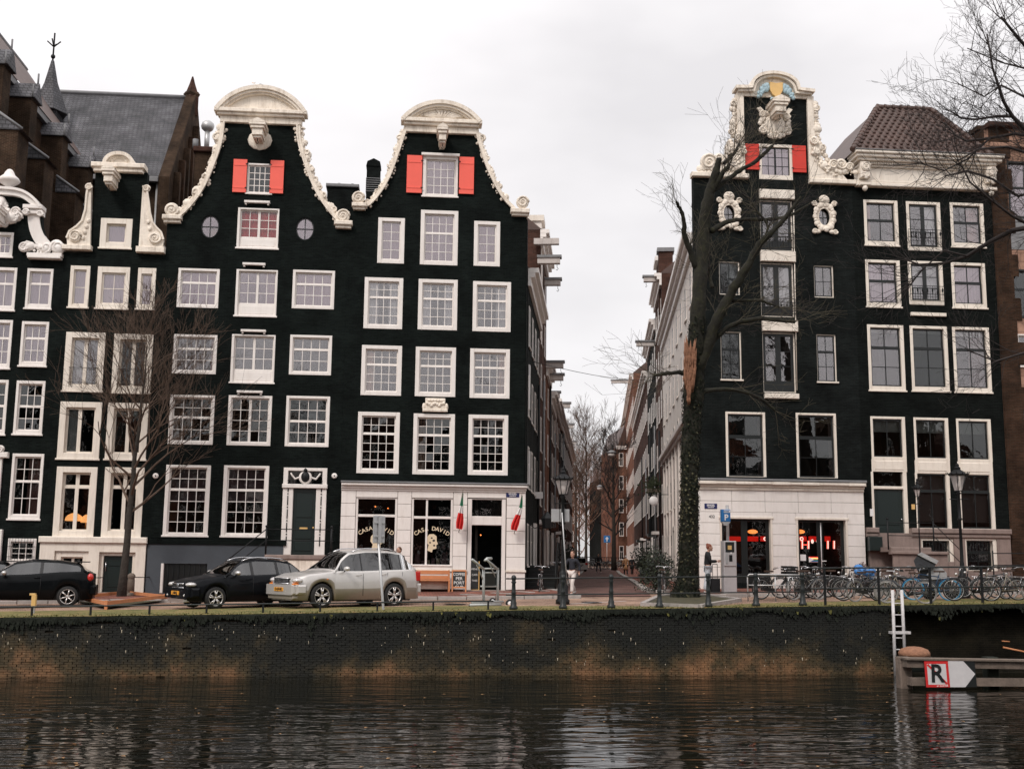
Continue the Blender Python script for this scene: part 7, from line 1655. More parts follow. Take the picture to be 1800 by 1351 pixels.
# orange marker post and old stone posts
p=onz_g(58,1078);t=thing('marker_post',p,'short rusty orange post standing at the quay edge by the leftmost black car','post')
b=MB();b.bbox(-.06+p.x,.06+p.x,p.y-.05,p.y+.05,p.z+.18,p.z+.52,'gold_paint',.01);b.bbox(p.x-.12,p.x+.04,p.y-.05,p.y+.05,p.z+.50,p.z+.56,'gold_paint',.01);b.build('head',t);MB().bbox(p.x-.04,p.x+.04,p.y-.03,p.y+.03,p.z-.02,p.z+.18,'galvanised',.005).build('foot',t)
for k,px in enumerate((147,229)):
    p=at(px,1049,-1.0);p.z=g(p.x,p.y)+.08;t=thing('stone_post',p,'weathered stone post with a short chain bar, %s of the small tree trunk' % ('left' if k==0 else 'right'),'post')
    MB().lathe([(.14,0),(.13,.55),(.12,.62),(.15,.66),(.14,.74),(.08,.80),(.02,.82)],p,'wood_old',12).build('shaft',t)
    MB().tube([p+V((.1,0,.66)),p+V((.45,.2,.66)),p+V((.45,.9,.66))],.018,'black_iron',6).build('bar',t)
t=thing('lion_stone',at(228,1052,-1.4),'small weathered stone lump at the foot of the post beside the tree','stone');p=wl(t);MB().ball(p+V((.05,-.1,.12)),(.26,.15,.12),'wood_old',9,6).ball(p+V((-.12,-.12,.2)),(.10,.1,.1),'wood_old',8,5).build('stone',t)
# wooden pit round the small tree
tp=wl(bpy.data.objects['bare_tree']);t=thing('tree_pit',(tp.x,tp.y,tp.z),'low orange wooden frame round the foot of the small bare tree','planter')
b=MB();c1,c2,c3,c4=onz_g(132,1058),onz_g(186,1070),onz_g(290,1057),onz_g(222,1049)
def plank(b,a,c,z0,z1,mt,th=.03):
    d=(c-a);d.z=0;n=V((-d.y,d.x,0)).normalized()*th;b.add([a+n+V((0,0,z0)),c+n+V((0,0,z0)),c-n+V((0,0,z0)),a-n+V((0,0,z0)),a+n+V((0,0,z1)),c+n+V((0,0,z1)),c-n+V((0,0,z1)),a-n+V((0,0,z1))],[(0,1,2,3),(4,5,6,7),(0,1,5,4),(1,2,6,5),(2,3,7,6),(3,0,4,7)],mt)
for a,c in ((c1,c2),(c2,c3),(c1,c4),(c4,c3)):
    bb=MB();plank(bb,a,c,.12,.23,'wood_orange');bb.build('plank',t)
for c in (c1,c2,c3,c4):bb=MB();bb.box(c.x-.04,c.x+.04,c.y-.04,c.y+.04,c.z-.02,c.z+.26,'wood_orange');bb.build('stake',t)
b=MB();b.add([c1+V((0,0,.05)),c2+V((0,0,.05)),c3+V((0,0,.05)),c4+V((0,0,.05))],[(0,1,2,3)],'earth');b.build('soil',t)
# stone-edged bed round the old tree
ob_=wl(bpy.data.objects['old_tree']);t=thing('tree_bed',ob_,'stone-edged earth bed round the foot of the old ivy-clad tree','planter')
cc=[onz_g(px,py) for px,py in ((1130,1064),(1230,1068),(1300,1056),(1210,1045),(1160,1050))]
for a,c in zip(cc,cc[1:]+cc[:1]):bb=MB();plank(bb,a,c,-.02,.10,'granite',.08);bb.build('edge_stone',t)
b=MB();b.add([c+V((0,0,.06)) for c in cc],[(0,1,2,3,4)],'earth');b.build('earth',t)
# sign seen from behind on a slim post
p=onz_g(669,1080);p=V((qpt(672,1075).x,yq(0)+1.3,0));p.z=g(p.x,p.y);D=(p-CAM).dot(_F)
t=thing('road_sign',p,'grey road sign seen from behind on a slim post in front of the silver car','road sign')
tp_,bt=dep(660,905,D),dep(664,954,D)
MB().tube([p-V((0,0,.1)),V((p.x-.0,p.y,p.z)),V((tp_.x+.02,p.y,tp_.z+.02))],.038,'galvanised',8).build('pole',t)
bb=MB();sw=11.5*D/2000;Msg=Matrix.Translation((bt.x+.02,p.y-.03,0)) @ Matrix.Rotation(.5,4,'Z');bb.bbox(-sw,sw,-.015,.015,bt.z,tp_.z,'galvanised',.01,Msg)
for zz in (.25,.75):bb.bbox(-sw*.9,sw*.9,-.045,-.016,bt.z+(tp_.z-bt.z)*zz-.03,bt.z+(tp_.z-bt.z)*zz+.03,'galvanised',.006,Msg)
bb.box(-.05,.05,-.06,-.046,bt.z,tp_.z,'galvanised',Msg);bb.build('sign_back',t)

# ------------------------------------------------------------------ street lamps
def street_lamp(px,pytop,pyb,label,foot_y=None,hs=1.0,D=None,group='old lantern street lamps'):
    p=onz_g(px,pyb) if D is None else None
    if D:p=dep(px,pyb,D);p.z=g(p.x,p.y)
    D=(p-CAM).dot(_F);top=dep(px,pytop,D).z;H_=top-p.z;t=thing('street_lamp',p,label,'street lamp',group)
    s=H_/4.6;lh=.86*hs;zb0=H_-lh
    MB().lathe([(.22,0),(.22,.12),(.17,.16),(.17,.55),(.14,.60),(.11,.66),(.12,.95),(.09,1.0),(.07,1.06),(.075,1.12),(.06,1.2),(.045,zb0*.72),(.09,zb0*.72+.04),(.055,zb0*.72+.1),(.045,zb0-.12),(.09,zb0-.08),(.04,zb0-.03),(.05,zb0)],p,'black_iron',12).build('post',t)
    bb=MB();bb.tube([p+V((-.28*hs,0,zb0-.28)),p+V((.28*hs,0,zb0-.28))],.016,'black_iron',6);bb.build('ladder_bar',t)
    z=p.z+zb0;r0,r1=.13*hs,.25*hs;hgt=.46*hs;fr=MB();gl=MB()
    for k in range(6):
        a0,a1=k*pi/3,(k+1)*pi/3;P0=V((p.x+r0*cos(a0),p.y+r0*sin(a0),z));P1=V((p.x+r1*cos(a0),p.y+r1*sin(a0),z+hgt));Q0=V((p.x+r0*cos(a1),p.y+r0*sin(a1),z));Q1=V((p.x+r1*cos(a1),p.y+r1*sin(a1),z+hgt))
        fr.tube([P0,P1],.014,'black_iron',5);fr.tube([P1,Q1],.016,'black_iron',5);fr.tube([P0,Q0],.014,'black_iron',5)
        pg=MB();pg.add([P0,Q0,Q1,P1],[(0,1,2,3)],'lamp_glass');pg.build('pane',t)
    fr.lathe([(r1*1.15,0),(r1*1.22,.03),(r1*.9,.10),(r1*.5,.17),(r1*.35,.20),(r1*.42,.25),(r1*.2,.31),(r1*.25,.35),(.03,.40)],(p.x,p.y,z+hgt),'black_iron',6,smooth=False)
    for k in range(12):a=k*pi/6;fr.tube([V((p.x+r1*1.2*cos(a),p.y+r1*1.2*sin(a),z+hgt+.02)),V((p.x+r1*1.35*cos(a),p.y+r1*1.35*sin(a),z+hgt+.11))],[.02,.005],'black_iron',5)
    fr.build('lantern_frame',t);MB().lathe([(.03,0),(.07,.1),(.07,.2),(.02,.26)],(p.x,p.y,z+.05),'lamp_globe',10).build('lamp_bulb',t);return t
def lampglass():
    m=bpy.data.materials.new('lamp_glass');m.use_nodes=True;t=m.node_tree;t.nodes.clear();o=t.nodes.new('ShaderNodeOutputMaterial');a=t.nodes.new('ShaderNodeBsdfTransparent');c=t.nodes.new('ShaderNodeBsdfDiffuse');c.inputs['Color'].default_value=(.75,.68,.66,1);x=t.nodes.new('ShaderNodeMixShader');x.inputs[0].default_value=.38
    t.links.new(a.outputs[0],x.inputs[1]);t.links.new(c.outputs[0],x.inputs[2]);t.links.new(x.outputs[0],o.inputs['Surface']);M_['lamp_glass']=m
lampglass();mat('lamp_globe',(.8,.72,.68),.5)
l1=street_lamp(989,818,1061,'ornate black lantern street lamp at the mouth of the narrow street beside the walking man',hs=1.0)
l2=street_lamp(1694,808,1049,'tall ornate black lantern street lamp among the bicycles at the right',hs=1.15)
l3=street_lamp(1619,846,1012,'smaller wall-side lantern lamp before the steps of the house with the tiled roof',hs=.62,D=43.5)
for o in l3.children:
    if o.name.startswith('post'):o.scale=(.45,.45,1)
p=wl(l1)
t=thing('direction_sign',p+V((0,.08,2.1)),'plain grey signboards seen from behind beside the left street lamp','sign');D=(p-CAM).dot(_F)
for (xa,xb) in ((973,987),(988.5,1005)):a,c=dep(xa,893,D),dep(xb,916,D);MB().bbox(a.x,c.x,p.y+.10,p.y+.13,c.z,a.z,'galvanised',.008).build('board',t)
MB().tube([dep(989,900,D)+V((0,.16,0)),V((p.x+.2,p.y+.16,p.z))],.02,'galvanised',6).build('pole',t)

# ------------------------------------------------------------------ ladder, fender beams and no-mooring sign in the water
def wallpt(px,py,yo=-.25):
    d=ray(px,py);k=(QB.y-QA.y)/(QB.x-QA.x);o=QO+QN*yo;t=((o.y-CAM.y)-k*(o.x-CAM.x))/(d.y-k*d.x);return CAM+d*t
lad=thing('ladder',wallpt(1585,1188),'white steel ladder climbing out of the canal to the quay railing','ladder')
A0,A1,B0,B1=wallpt(1569,1040),wallpt(1574,1192),wallpt(1585,1040),wallpt(1591,1160)
mat('ladder_white',(.62,.60,.60),.5,.15,6,dirt=((.25,.18,.12),.4))
for a,c in ((A0,A1),(B0,B1)):b=MB();b.tube([a+V((0,0,.06)),c],.048,'ladder_white',8);b.build('stile',lad)
for k in range(7):
    f=(20+20.3*k)/152;a=A0.lerp(A1,f);c=B0.lerp(B1,f*152/120) if f*152/120< 1 else a+V((.25,0,-.02));b=MB();b.tube([a,c],.018,'ladder_white',6);b.build('rung',lad)
b=MB();a=wallpt(1569,1111);b.bbox(a.x-.02,wallpt(1600,1114).x,a.y-.03,a.y+.25,a.z-.045,a.z+.03,'ladder_white',.005);b.build('bracket',lad)
fd=thing('mooring_fender',wallpt(1700,1200,-3.8),'grey timber fender beams on posts standing in the canal at the right','fender')
def fbeam(x0,y0,x1,y1,hpx,mt,yo,nm='beam',th=.14):
    a,c=wallpt(x0,y0,yo),wallpt(x1,y1,yo);D=(a-CAM).dot(_F);h=hpx*D/2000;b=MB()
    b.add([a+V((0,th*s,-h*e)) if 0 else (a if q==0 else c)+V((0,th*s,-h*e)) for q in (0,1) for s in (-1,1) for e in (0,1)],[(0,1,3,2),(4,5,7,6),(0,1,5,4),(2,3,7,6),(0,2,6,4),(1,3,7,5)],mt);return b.build(nm,fd)
mat('fender_wood',(.17,.13,.105),.9,.35,3,.01,25,dirt=((.03,.03,.02),.6))
fbeam(1590,1158,1830,1162,13,'fender_wood',-3.8);fbeam(1598,1190,1830,1192,13,'fender_wood',-3.8);fbeam(1588,1155,1830,1159,3,'wood_old',-3.82,'capping',.20)
for px in (1592,1745,1830):
    a=wallpt(px,1156,-3.6);b=MB();b.bbox(a.x-.16,a.x+.16,a.y-.02,a.y+.28,-.6,a.z+.02,'moss_dark' if px> 1600 else 'fender_wood',.03);b.build('post',fd)
sg=thing('no_mooring_sign',wallpt(1668,1185,-4.0),'white arrow sign with a red-framed struck-out black R fixed to the fender beams','sign');D=(wl(sg)-CAM).dot(_F);pxm=D/2000
TL,TR,BL=wallpt(1624,1161,-4.0),wallpt(1713,1161,-4.0),wallpt(1628,1207,-4.0)
mat('sign_red',(.62,.03,.03),.4);mat('sign_black',(.012,.014,.014),.4);mat('sign_grey_white',(.62,.60,.60),.45,.08,5)
ux=(TR-TL);W_=ux.length;ux.normalize();uz=(TL-BL);H_=uz.length;uz.normalize();ny=ux.cross(uz)
MS=Matrix.Translation(BL) @ Matrix(((ux.x,-ny.x,uz.x,0),(ux.y,-ny.y,uz.y,0),(ux.z,-ny.z,uz.z,0),(0,0,0,1))).to_4x4()
if (MS.to_3x3() @ V((0,1,0))).y< 0:MS=MS @ Matrix.Scale(-1,4,(0,1,0))
sq=H_*.99
MB().box(0,W_,0,.03,0,H_,'sign_black',MS).build('back_board',sg)
b=MB();f=sq*.10
b.box(0,sq,-.012,-.002,0,f,'sign_red',MS);b.box(0,sq,-.012,-.002,sq-f,sq,'sign_red',MS);b.box(0,f,-.012,-.002,f,sq-f,'sign_red',MS);b.box(sq-f,sq,-.012,-.002,f,sq-f,'sign_red',MS);b.build('red_frame',sg)
MB().box(f,sq-f,-.011,-.003,f,sq-f,'sign_grey_white',MS).build('white_field',sg)
b=MB();b.prism([(f,sq-f*1.5),(f*1.6,sq-f),(sq-f*.9,f*1.6),(sq-f*1.5,f)],-.018,-.013,'sign_red',M=MS);b.build('diagonal_bar',sg)
b=MB();b.prism([(sq+.005,0),(W_*.77,0),(W_*.985,H_*.5),(W_*.77,H_),(sq+.005,H_)],-.012,-.002,'sign_grey_white',M=MS);b.build('arrow',sg)
tm=text_mesh('R',sq*.98,'sign_black',bold=.012);o=inst('letter',tm,sg,MS @ V((sq*.50,-.022,sq*.50)),(pi/2,0,0));o.rotation_euler=(MS.to_3x3() @ Matrix.Rotation(pi/2,3,'X')).to_euler();o.scale=(1.0,1,1)
tm=text_mesh('art. 3.2.8 VOB',f*.8,'sign_white',bold=.001);o=inst('lettering',tm,sg,MS @ V((sq*.68,-.014,f*.5)));o.rotation_euler=(MS.to_3x3() @ Matrix.Rotation(pi/2,3,'X')).to_euler()
p=wallpt(1607,1145,-2.0);t=thing('buoy',p,'rusty orange domed float behind the fender beam beside the ladder','buoy');MB().lathe([(.42,-.12),(.42,-.02),(.36,.07),(.2,.13),(.02,.15)],p,'splinter',16).build('dome',t);MB().lathe([(.46,-.5),(.46,-.12)],p,'moss_dark',14).build('drum',t)
p=wallpt(1765,1130,.1);t=thing('floating_plank',p,'pair of orange painted timbers in the dark recess at the right edge','timber')
for (xa,ya,xb,yb,hh) in ((1763,1137,1830,1151,4),(1761,1126,1775,1127,2.5)):a,c=wallpt(xa,ya,.15),wallpt(xb,yb,.1);b=MB();b.tube([a,c],hh*.5*pxm,'wood_orange',5);b.build('timber',t)

# ------------------------------------------------------------------ cafe terrace: bench, chalkboard, parasol foot; lift trolley
p=at(758,1041,-.75);p.z=g(p.x,p.y)+.09;t=thing('bench',p,'orange wooden bench with slatted back under the middle cafe window','bench')
x0,x1=at(723,1020,-.75).x,at(791,1020,-.75).x
zt_=at(758,1001,-.75).z;hh=zt_-p.z
for k in range(3):MB().bbox(x0,x1,-.42,-.39,zt_-.17-.20*k,zt_-.02-.20*k,'wood_orange',.008).build('back_slat',t)
for k in range(3):MB().bbox(x0,x1,-.95+.17*k,-.80+.17*k,p.z+.42,p.z+.46,'wood_orange',.006).build('seat_slat',t)
for xx in (x0,x1-.07):MB().bbox(xx,xx+.07,-.95,-.40,p.z,p.z+.42,'wood_orange',.006).box(xx,xx+.07,-.46,-.425,p.z+.42,zt_,'wood_orange').build('leg',t)
MB().bbox(x0+.08,x1-.08,-.55,-.50,p.z+.10,p.z+.40,'cream_paint',.01).build('front_board',t)
p=at(807,1042,-1.0);p.z=g(p.x,p.y)+.09;t=thing('chalkboard',p,'pavement chalkboard in an orange frame with white coffee lettering beside the bench','sign board')
x0,x1=at(794,1020,-1.0).x,at(820,1020,-1.0).x;zt_=at(807,1001,-1.0).z;Mt=Matrix.Translation((0,-1.0,p.z)) @ Matrix.Rotation(-.12,4,'X');hh=zt_-p.z
b=MB();b.bbox(x0,x0+.05,-.03,.02,0,hh,'wood_orange',.005,Mt);b.bbox(x1-.05,x1,-.03,.02,0,hh,'wood_orange',.005,Mt);b.bbox(x0+.05,x1-.05,-.028,.02,hh-.06,hh,'wood_orange',.005,Mt);b.bbox(x0+.05,x1-.05,-.028,.02,.14,.20,'wood_orange',.005,Mt);fo=b.build('frame',t)
b=MB();b.box(x0+.05,x1-.05,-.01,.01,.20,hh-.06,'chalkboard',Mt);b.build('board',t)
for k,wd in enumerate(('COFFEE','PER','PORT','CUP')):inst('lettering',text_mesh(wd,.155,'chalk',bold=.002),t,Mt @ V(((x0+x1)/2,-.02,hh-.17-.16*k)),(pi/2-.12,0,0),(.85 if k==0 else 1.05,1,1))
p=at(836,1040,-.2);x0,x1=at(829,1010,-.5).x,at(843,1010,-.5).x;t=thing('chalkboard',(p.x,-.35,g(p.x,0)+.1),'narrow dark menu board with a thin ochre frame inside the cafe doorway','sign board');z0,z1=g(p.x,0)+.12,at(836,986,-.3).z
b=MB();b.box(x0,x1,-.36,-.33,z0,z1,'chalkboard');b.build('board',t);b=MB();b.box(x1-.03,x1,-.38,-.361,z0,z1,'gold_paint');b.box(x0,x1-.031,-.379,-.361,z0,z0+.03,'gold_paint');b.build('frame',t)
for k in range(3):inst('lettering',text_mesh(('MENU','CAFE','THEE')[k] if k else 'MENU',.10,'chalk'),t,((x0+x1)/2-.03,-.375,z1-.3-.22*k),(pi/2,0,0))
# grey lifting trolley on wheels
base=onz_g(866,1063);t=thing('lift_trolley',base,'light grey wheeled lifting trolley with two sloping arms before the cafe door','trolley');D=(base-CAM).dot(_F)
def T(px,py,dd=0):return dep(px,py,D+dd)
mat('trolley_grey',(.47,.49,.48),.4,.1,5,spec=.6)
def bars(nm,segs,r,mt='trolley_grey'):
    for s_ in segs:b=MB();b.tube([T(*q) for q in s_],r,mt,6);b.build(nm,t)
bars('upright',[[(850,1056),(850,1001)],[(875,1056,.5),(875,1001,.5)]],.042);bars('crossbar',[[(850,999),(876,999,.5)],[(850,1006),(874,1006,.5)],[(845,1030),(873,1030,.5)]],.03)
bars('arm',[[(851,1000),(830,983,-.8)],[(875,1000,.5),(855,983,-.3)]],.038);bars('brace',[[(849,1018),(838,992,-.4)],[(871,1016,.5),(861,990,0)]],.02);bars('base_beam',[[(830,1058,-.6),(884,1057,.6)],[(827,1063,-1.0),(880,1062,.1)]],.05)
bars('handle',[[(852,985,-.3),(856,981,-.2),(864,981,0)]],.04)
b=MB();b.add([T(852,1008),T(873,1008,.5),T(873,1029,.5),T(852,1029)],[(0,1,2,3)],'dark_green');b.build('panel',t)
for (px,py,dd,r_) in ((896,1060,.5,.13),(828,1064,-.9,.07),(866,1056,1.2,.11)):
    w_=T(px,py,dd);b=MB();b.lathe([(r_*.5,-.03),(r_,-.03),(r_,.03),(r_*.5,.03)],w_,'tyre',16,'y');b.lathe([(r_*.55,-.04),(r_*.2,-.045)],w_,'sign_white',12,'y');b.build('wheel',t)

# ------------------------------------------------------------------ parking meter with its P sign, bike racks
p=onz_g(1282,1044);D=(p-CAM).dot(_F);t=thing('parking_meter',p,'grey parking ticket machine with a blue P sign on top, beside the woman','parking meter')
wd=11.5*D/2000;zt_=dep(1280,950,D).z;zm=dep(1280,995,D).z
mat('meter_grey',(.50,.48,.48),.45,.08,5)
MB().bbox(p.x-wd,p.x+wd,p.y-.2,p.y+.2,p.z+.02,zm,'meter_grey',.02).build('base_cabinet',t);MB().bbox(p.x-wd*.98,p.x+wd*.98,p.y-.24,p.y+.2,zm,zt_,'meter_grey',.03).build('head',t)
b=MB();zz=zm+(zt_-zm)*.55;b.bbox(p.x-wd*.75,p.x+wd*.62,p.y-.25,p.y-.24,zz,zt_-.04,'sign_black',.005);b.box(p.x-wd*.4,p.x+wd*.2,p.y-.256,p.y-.25,zz+.1,zz+.25,'gold_paint');b.build('screen',t)
b=MB();b.bbox(p.x-wd*.2,p.x+wd*.3,p.y-.26,p.y-.24,zm+.18,zm+.42,'black_iron',.01);b.box(p.x,p.x+.05,p.y-.25,p.y-.24,zm+.46,zm+.52,'sign_white');b.bbox(p.x-wd*.75,p.x-wd*.4,p.y-.26,p.y-.24,zm+.1,zm+.5,'galvanised',.01);b.build('coin_panel',t)
zs0,zs1=dep(1281,916,D).z,dep(1281,894,D).z
MB().tube([V((p.x-.02,p.y,zt_)),V((p.x-.02,p.y,zs1+.16))],.06,'galvanised',8).build('pole',t)
x0,x1=dep(1273,900,D).x,dep(1289,900,D).x
b=MB();b.bbox(x0,x1,p.y-.10,p.y+.10,zs0,zs1,'parking_blue',.02);b.prism([(x0,zs0-.001),(x1,zs0-.001),((x0+x1)/2+.05,zs0-.14),((x0+x1)/2-.05,zs0-.14)],p.y-.09,p.y+.09,'galvanised');so_=b.build('sign_box',t)
put_text('P',.30,'sign_white',so_,((x0+x1)/2,p.y-.108,zs0+.15),'letter',bold=.008);b=MB();b.box(x0+.08,x1-.02,p.y-.106,p.y-.101,zs1-.12,zs1-.03,'sign_white');b.build('strip',so_)
put_text('MOBIEL',.06,'parking_blue',so_,((x0+x1)/2+.02,p.y-.110,zs1-.075),bold=.002)
def rack(pxs,ptop,pbot,label,bars_=()):
    p=onz_g(pxs[0],pbot);D=(p-CAM).dot(_F);t=thing('bicycle_rack',p,label,'bicycle rack');zt_=dep(pxs[0],ptop,D).z;y=p.y;z0=g(p.x,y)
    xa,xb=dep(pxs[0],ptop,D).x,dep(pxs[-1],ptop,D).x
    b=MB();b.tube([V((xa,y,z0)),V((xa,y,zt_-.06)),V((xa+.06,y,zt_)),V((xb-.06,y,zt_)),V((xb,y,zt_-.06)),V((xb,y,z0))],.024,'galvanised',8);b.tube([V((xa,y,z0+(zt_-z0)*.6)),V((xb,y,z0+(zt_-z0)*.6))],.02,'galvanised',6);b.build('hoop',t)
    for px in pxs[1:-1]:x=dep(px,ptop,D).x;b=MB();b.tube([V((x,y,z0)),V((x,y,zt_))],.02,'galvanised',8);b.build('upright',t)
rack((1316,1366,1390,1412),1009,1056,'wide galvanised bicycle hoop rack before the white takeaway, holding the crate bicycle')
rack((1502,1548),1003,1050,'galvanised bicycle hoop with a blue bag, middle of the bicycle row');rack((1550,1578),1003,1050,'narrow galvanised bicycle hoop at the right of the blue bag')

# ------------------------------------------------------------------ cars
def carpaint(n,c,metal=.0,rough=.3,coat=1.0):
    mat(n,c,rough,.04,3,metal=metal,coat=coat*(.22 if c[0]< .1 else .6),spec=.05 if c[0]< .1 else .5)
carpaint('paint_black',(.003,.004,.005),rough=.45);carpaint('paint_black_grey',(.006,.007,.009),0,.45);carpaint('paint_silver',(.64,.615,.59),.45,.35);carpaint('paint_champagne',(.36,.325,.275),.4,.4)
glass('car_glass',(.12,.14,.14),lo=.13,wav=.0004,rough=.02);mat('plate_yellow',(.80,.36,.04),.5);mat('lamp_clear',(.65,.63,.62),.12,coat=1.0,metal=.3);mat('lamp_red',(.55,.02,.015),.25,coat=1.0);mat('trim_black',(.012,.012,.013),.6);mat('alloy',(.62,.60,.58),.28,metal=.75);mat('disc_dark',(.03,.03,.03),.6);mat('lamp_orange',(.8,.22,.03),.3)
def interp(tbl,x):
    for (a,u),(c,v) in zip(tbl,tbl[1:]):
        if a <=x <=c:
            f=(x-a)/(c-a);f=f*f*(3-2*f)*.35+f*.65;return u+(v-u)*f
    return tbl[0][1] if x< tbl[0][0] else tbl[-1][1]
def make_car(label,L,W,belt,roof,halfw,wheels,wr,glassx,pillars,paint,lower,clad,spokes,sill=.24,screens=None,roofw=.58,name='parked_car',plate=None,plate_rear=None,rails=None,arch=.06,handle_y=None,grille=None,mirror=None,fz=None,pw=.045):
    """x runs from the nose (0) to the tail (L); left side is -y... tables give belt height, roof height and half-width along x"""
    t=thing(name,(0,0,0),label,'car','cars parked on the quay')
    hw=W/2;xs=sorted(set([round(i*.05,3) for i in range(int(L/.05)+1)]+[L]))
    def ring(x):
        zb,zr,w=interp(belt,x),interp(roof,x),interp(halfw,x)*hw;zl=sill+(interp(fz,x) if fz else 0);wa=0
        for xw in wheels:
            dd=(wr+arch)**2-(x-xw)**2
            if dd> 0:zl=max(zl,wr+math.sqrt(dd)*1.0);wa=1
        zl=min(zl,zb-.12);g_=max(0,min(1,(zr-zb-.02)/.35));wrf=w*(1-(1-roofw/hw*1.0)*g_) if g_> 0 else w*.93
        m1=zl+(zb-zl)*.40;m2=zl+(zb-zl)*.62;fl=.018 if wa else 0
        pts=[(w-.10,zl-.0),(w-.015+fl,zl+.004),(w+fl,m1),(w+.0,m2),(w-.02,zb-.045),(w-.05,zb)]
        if g_> .02:pts +=[(w-.075,zb+.02),(wrf+.035,zr-.075),(wrf-.03,zr-.02),(wrf*.55,zr+.012),(0,zr+.02)]
        else:pts +=[(w*.90,zb+.012),(w*.78,zb+.022),(w*.6,zb+.032),(w*.35,zb+.042),(0,zb+.048)]
        return pts
    R=[ring(x) for x in xs];K=len(R[0]);body=MB();glassparts={}
    def vert(i,k,s):y,z=R[i][k];return (xs[i],s*y,z)
    gx0,gx1,sx0,sx1,rx0,rx1=glassx
    for i in range(len(xs)-1):
        xm=(xs[i]+xs[i+1])/2
        for k in range(K-1):
            for s in (-1,1):
                q=[vert(i,k,s),vert(i+1,k,s),vert(i+1,k+1,s),vert(i,k+1,s)]
                if s> 0:q=q[::-1]
                zt=R[i][7][1];tall=R[i][7][1]-R[i][6][1]> .05
                if k==6 and gx0< xm< gx1 and tall and not any(abs(xm-p)< pw for p in pillars):
                    j=sum(1 for p in pillars if p< xm);glassparts.setdefault(('side_window',s,j),MB()).add(q,[(0,1,2,3)],'car_glass',True);continue
                if k in (8,9) and sx0< xm< sx1:glassparts.setdefault(('windscreen',0,0),MB()).add(q,[(0,1,2,3)],'car_glass',True);continue
                if k in (8,9) and rx0< xm< rx1:glassparts.setdefault(('rear_window',0,0),MB()).add(q,[(0,1,2,3)],'car_glass',True);continue
                m_=paint if k> 0 or not clad else clad
                if k <=1 and lower:m_=lower
                if k==6 and tall and gx0-.1< xm< gx1+.05:m_='trim_black' if any(abs(xm-p)< pw for p in pillars) else paint
                body.add(q,[(0,1,2,3)],m_,True)
    for i in (0,len(xs)-1):
        vs=[vert(i,k,-1) for k in range(K)]+[vert(i,k,1) for k in range(K-1,-1,-1)];f=tuple(range(len(vs)));body.add(vs,[f],paint,False)
    def merge(me):
        bm=bmesh.new();bm.from_mesh(me);bmesh.ops.remove_doubles(bm,verts=bm.verts,dist=1e-4);bmesh.ops.recalc_face_normals(bm,faces=bm.faces);bm.to_mesh(me);bm.free()
    o=body.build('body',t);merge(o.data)
    for (nm,s,j),m_ in glassparts.items():q=m_.build(nm,t);merge(q.data)
    # dark underbody and wheel housings, cabin floor and seats
    b=MB();b.box(.35,L-.3,-hw*.80,hw*.80,.20,.50,'trim_black');b.box(wheels[0]+.4,wheels[1]-.4,-hw*.86,hw*.86,.22,.42,'trim_black');b.build('underbody',t)
    for sx_ in (L*.44,L*.66):
        for s in (-1,1):b=MB();b.bbox(sx_-.08,sx_+.08,s*.38-.22,s*.38+.22,.7,interp(roof,sx_)-.22,'trim_black',.04);b.build('seat',t)
    b=MB()
    for xw in wheels:b.box(xw-wr-.03,xw+wr+.03,-hw+.20,hw-.20,.30,wr*2+.05,'trim_black')
    b.build('wheel_housing',t)
    for xw in wheels:
        for s in (-1,1):
            c=V((xw,s*(hw-.10),wr));b=MB();wd=.10
            b.lathe([(wr*.72,-wd),(wr*.95,-wd),(wr,-wd*.7),(wr,wd*.7),(wr*.95,wd),(wr*.72,wd)],c,'tyre',28,'y',cap=False);wh=b.build('wheel',t,org=c)
            b=MB();f=s*wd*.86
            b.lathe([(wr*.73,f),(wr*.70,f+s*.012),(wr*.655,f),(wr*.64,f-s*.07)],c,'alloy',28,'y',cap=False);b.lathe([(wr*.64,f-s*.08),(.01,f-s*.08)],c,'disc_dark',20,'y')
            b.lathe([(wr*.17,f-s*.03),(wr*.17,f),(wr*.10,f+s*.012)],c,'alloy',14,'y')
            for k in range(spokes):
                a=2*pi*k/spokes+.3
                for da in ((-.12,.12) if spokes==5 else (0,)):
                    p0,p1=V((cos(a)*wr*.12,f-s*.01,sin(a)*wr*.12)),V((cos(a+da*1.4)*wr*.67,f-s*.01,sin(a+da*1.4)*wr*.67));b.tube([c+p0,c+p1],[wr*.075,wr*.06],'alloy',6)
            b.build('rim',wh,org=c)
    b=MB();xg=.0
    if grille:
        z0,z1,w_=grille;n=11 if w_> .4 else 3;xf=interp([(0,.0)],0)
        b.box(-.03,.03,-w_,w_,z0,z1,'trim_black');
        if n==11:
            for k in range(n):yy=-w_+.05+(2*w_-.1)*k/(n-1);b.box(-.045,-.02,yy-.016,yy+.016,z0+.01,z1-.01,'steel')
        b.tube([(-.035,-w_,z0),(-.035,w_,z0)],.014,'steel',6);b.tube([(-.035,-w_,z1),(-.035,w_,z1)],.014,'steel',6);b.build('grille',t)
    if plate:
        px_,pz_,txt=plate;b=MB();b.box(px_-.02,px_,-.26,.26,pz_-.055,pz_+.055,'plate_yellow');po=b.build('number_plate',t)
        me=text_mesh(txt,.105,'sign_black',bold=.003);o2=inst('lettering',me,po,(px_-.025,0,pz_));o2.rotation_euler=(pi/2,0,-pi/2);o2.scale=(1.0,1,1)
    if mirror:
        mx_,mz_=mirror;mw=interp(halfw,mx_)*hw
        for s in (-1,1):b=MB();b.ball((mx_,s*(mw+.10),mz_),(.085,.13,.075),paint if 'silver' in paint else 'alloy',12,8);b.tube([(mx_+.02,s*(mw-.06),mz_-.07),(mx_,s*(mw+.04),mz_-.03)],.025,'trim_black',6);b.build('door_mirror',t)
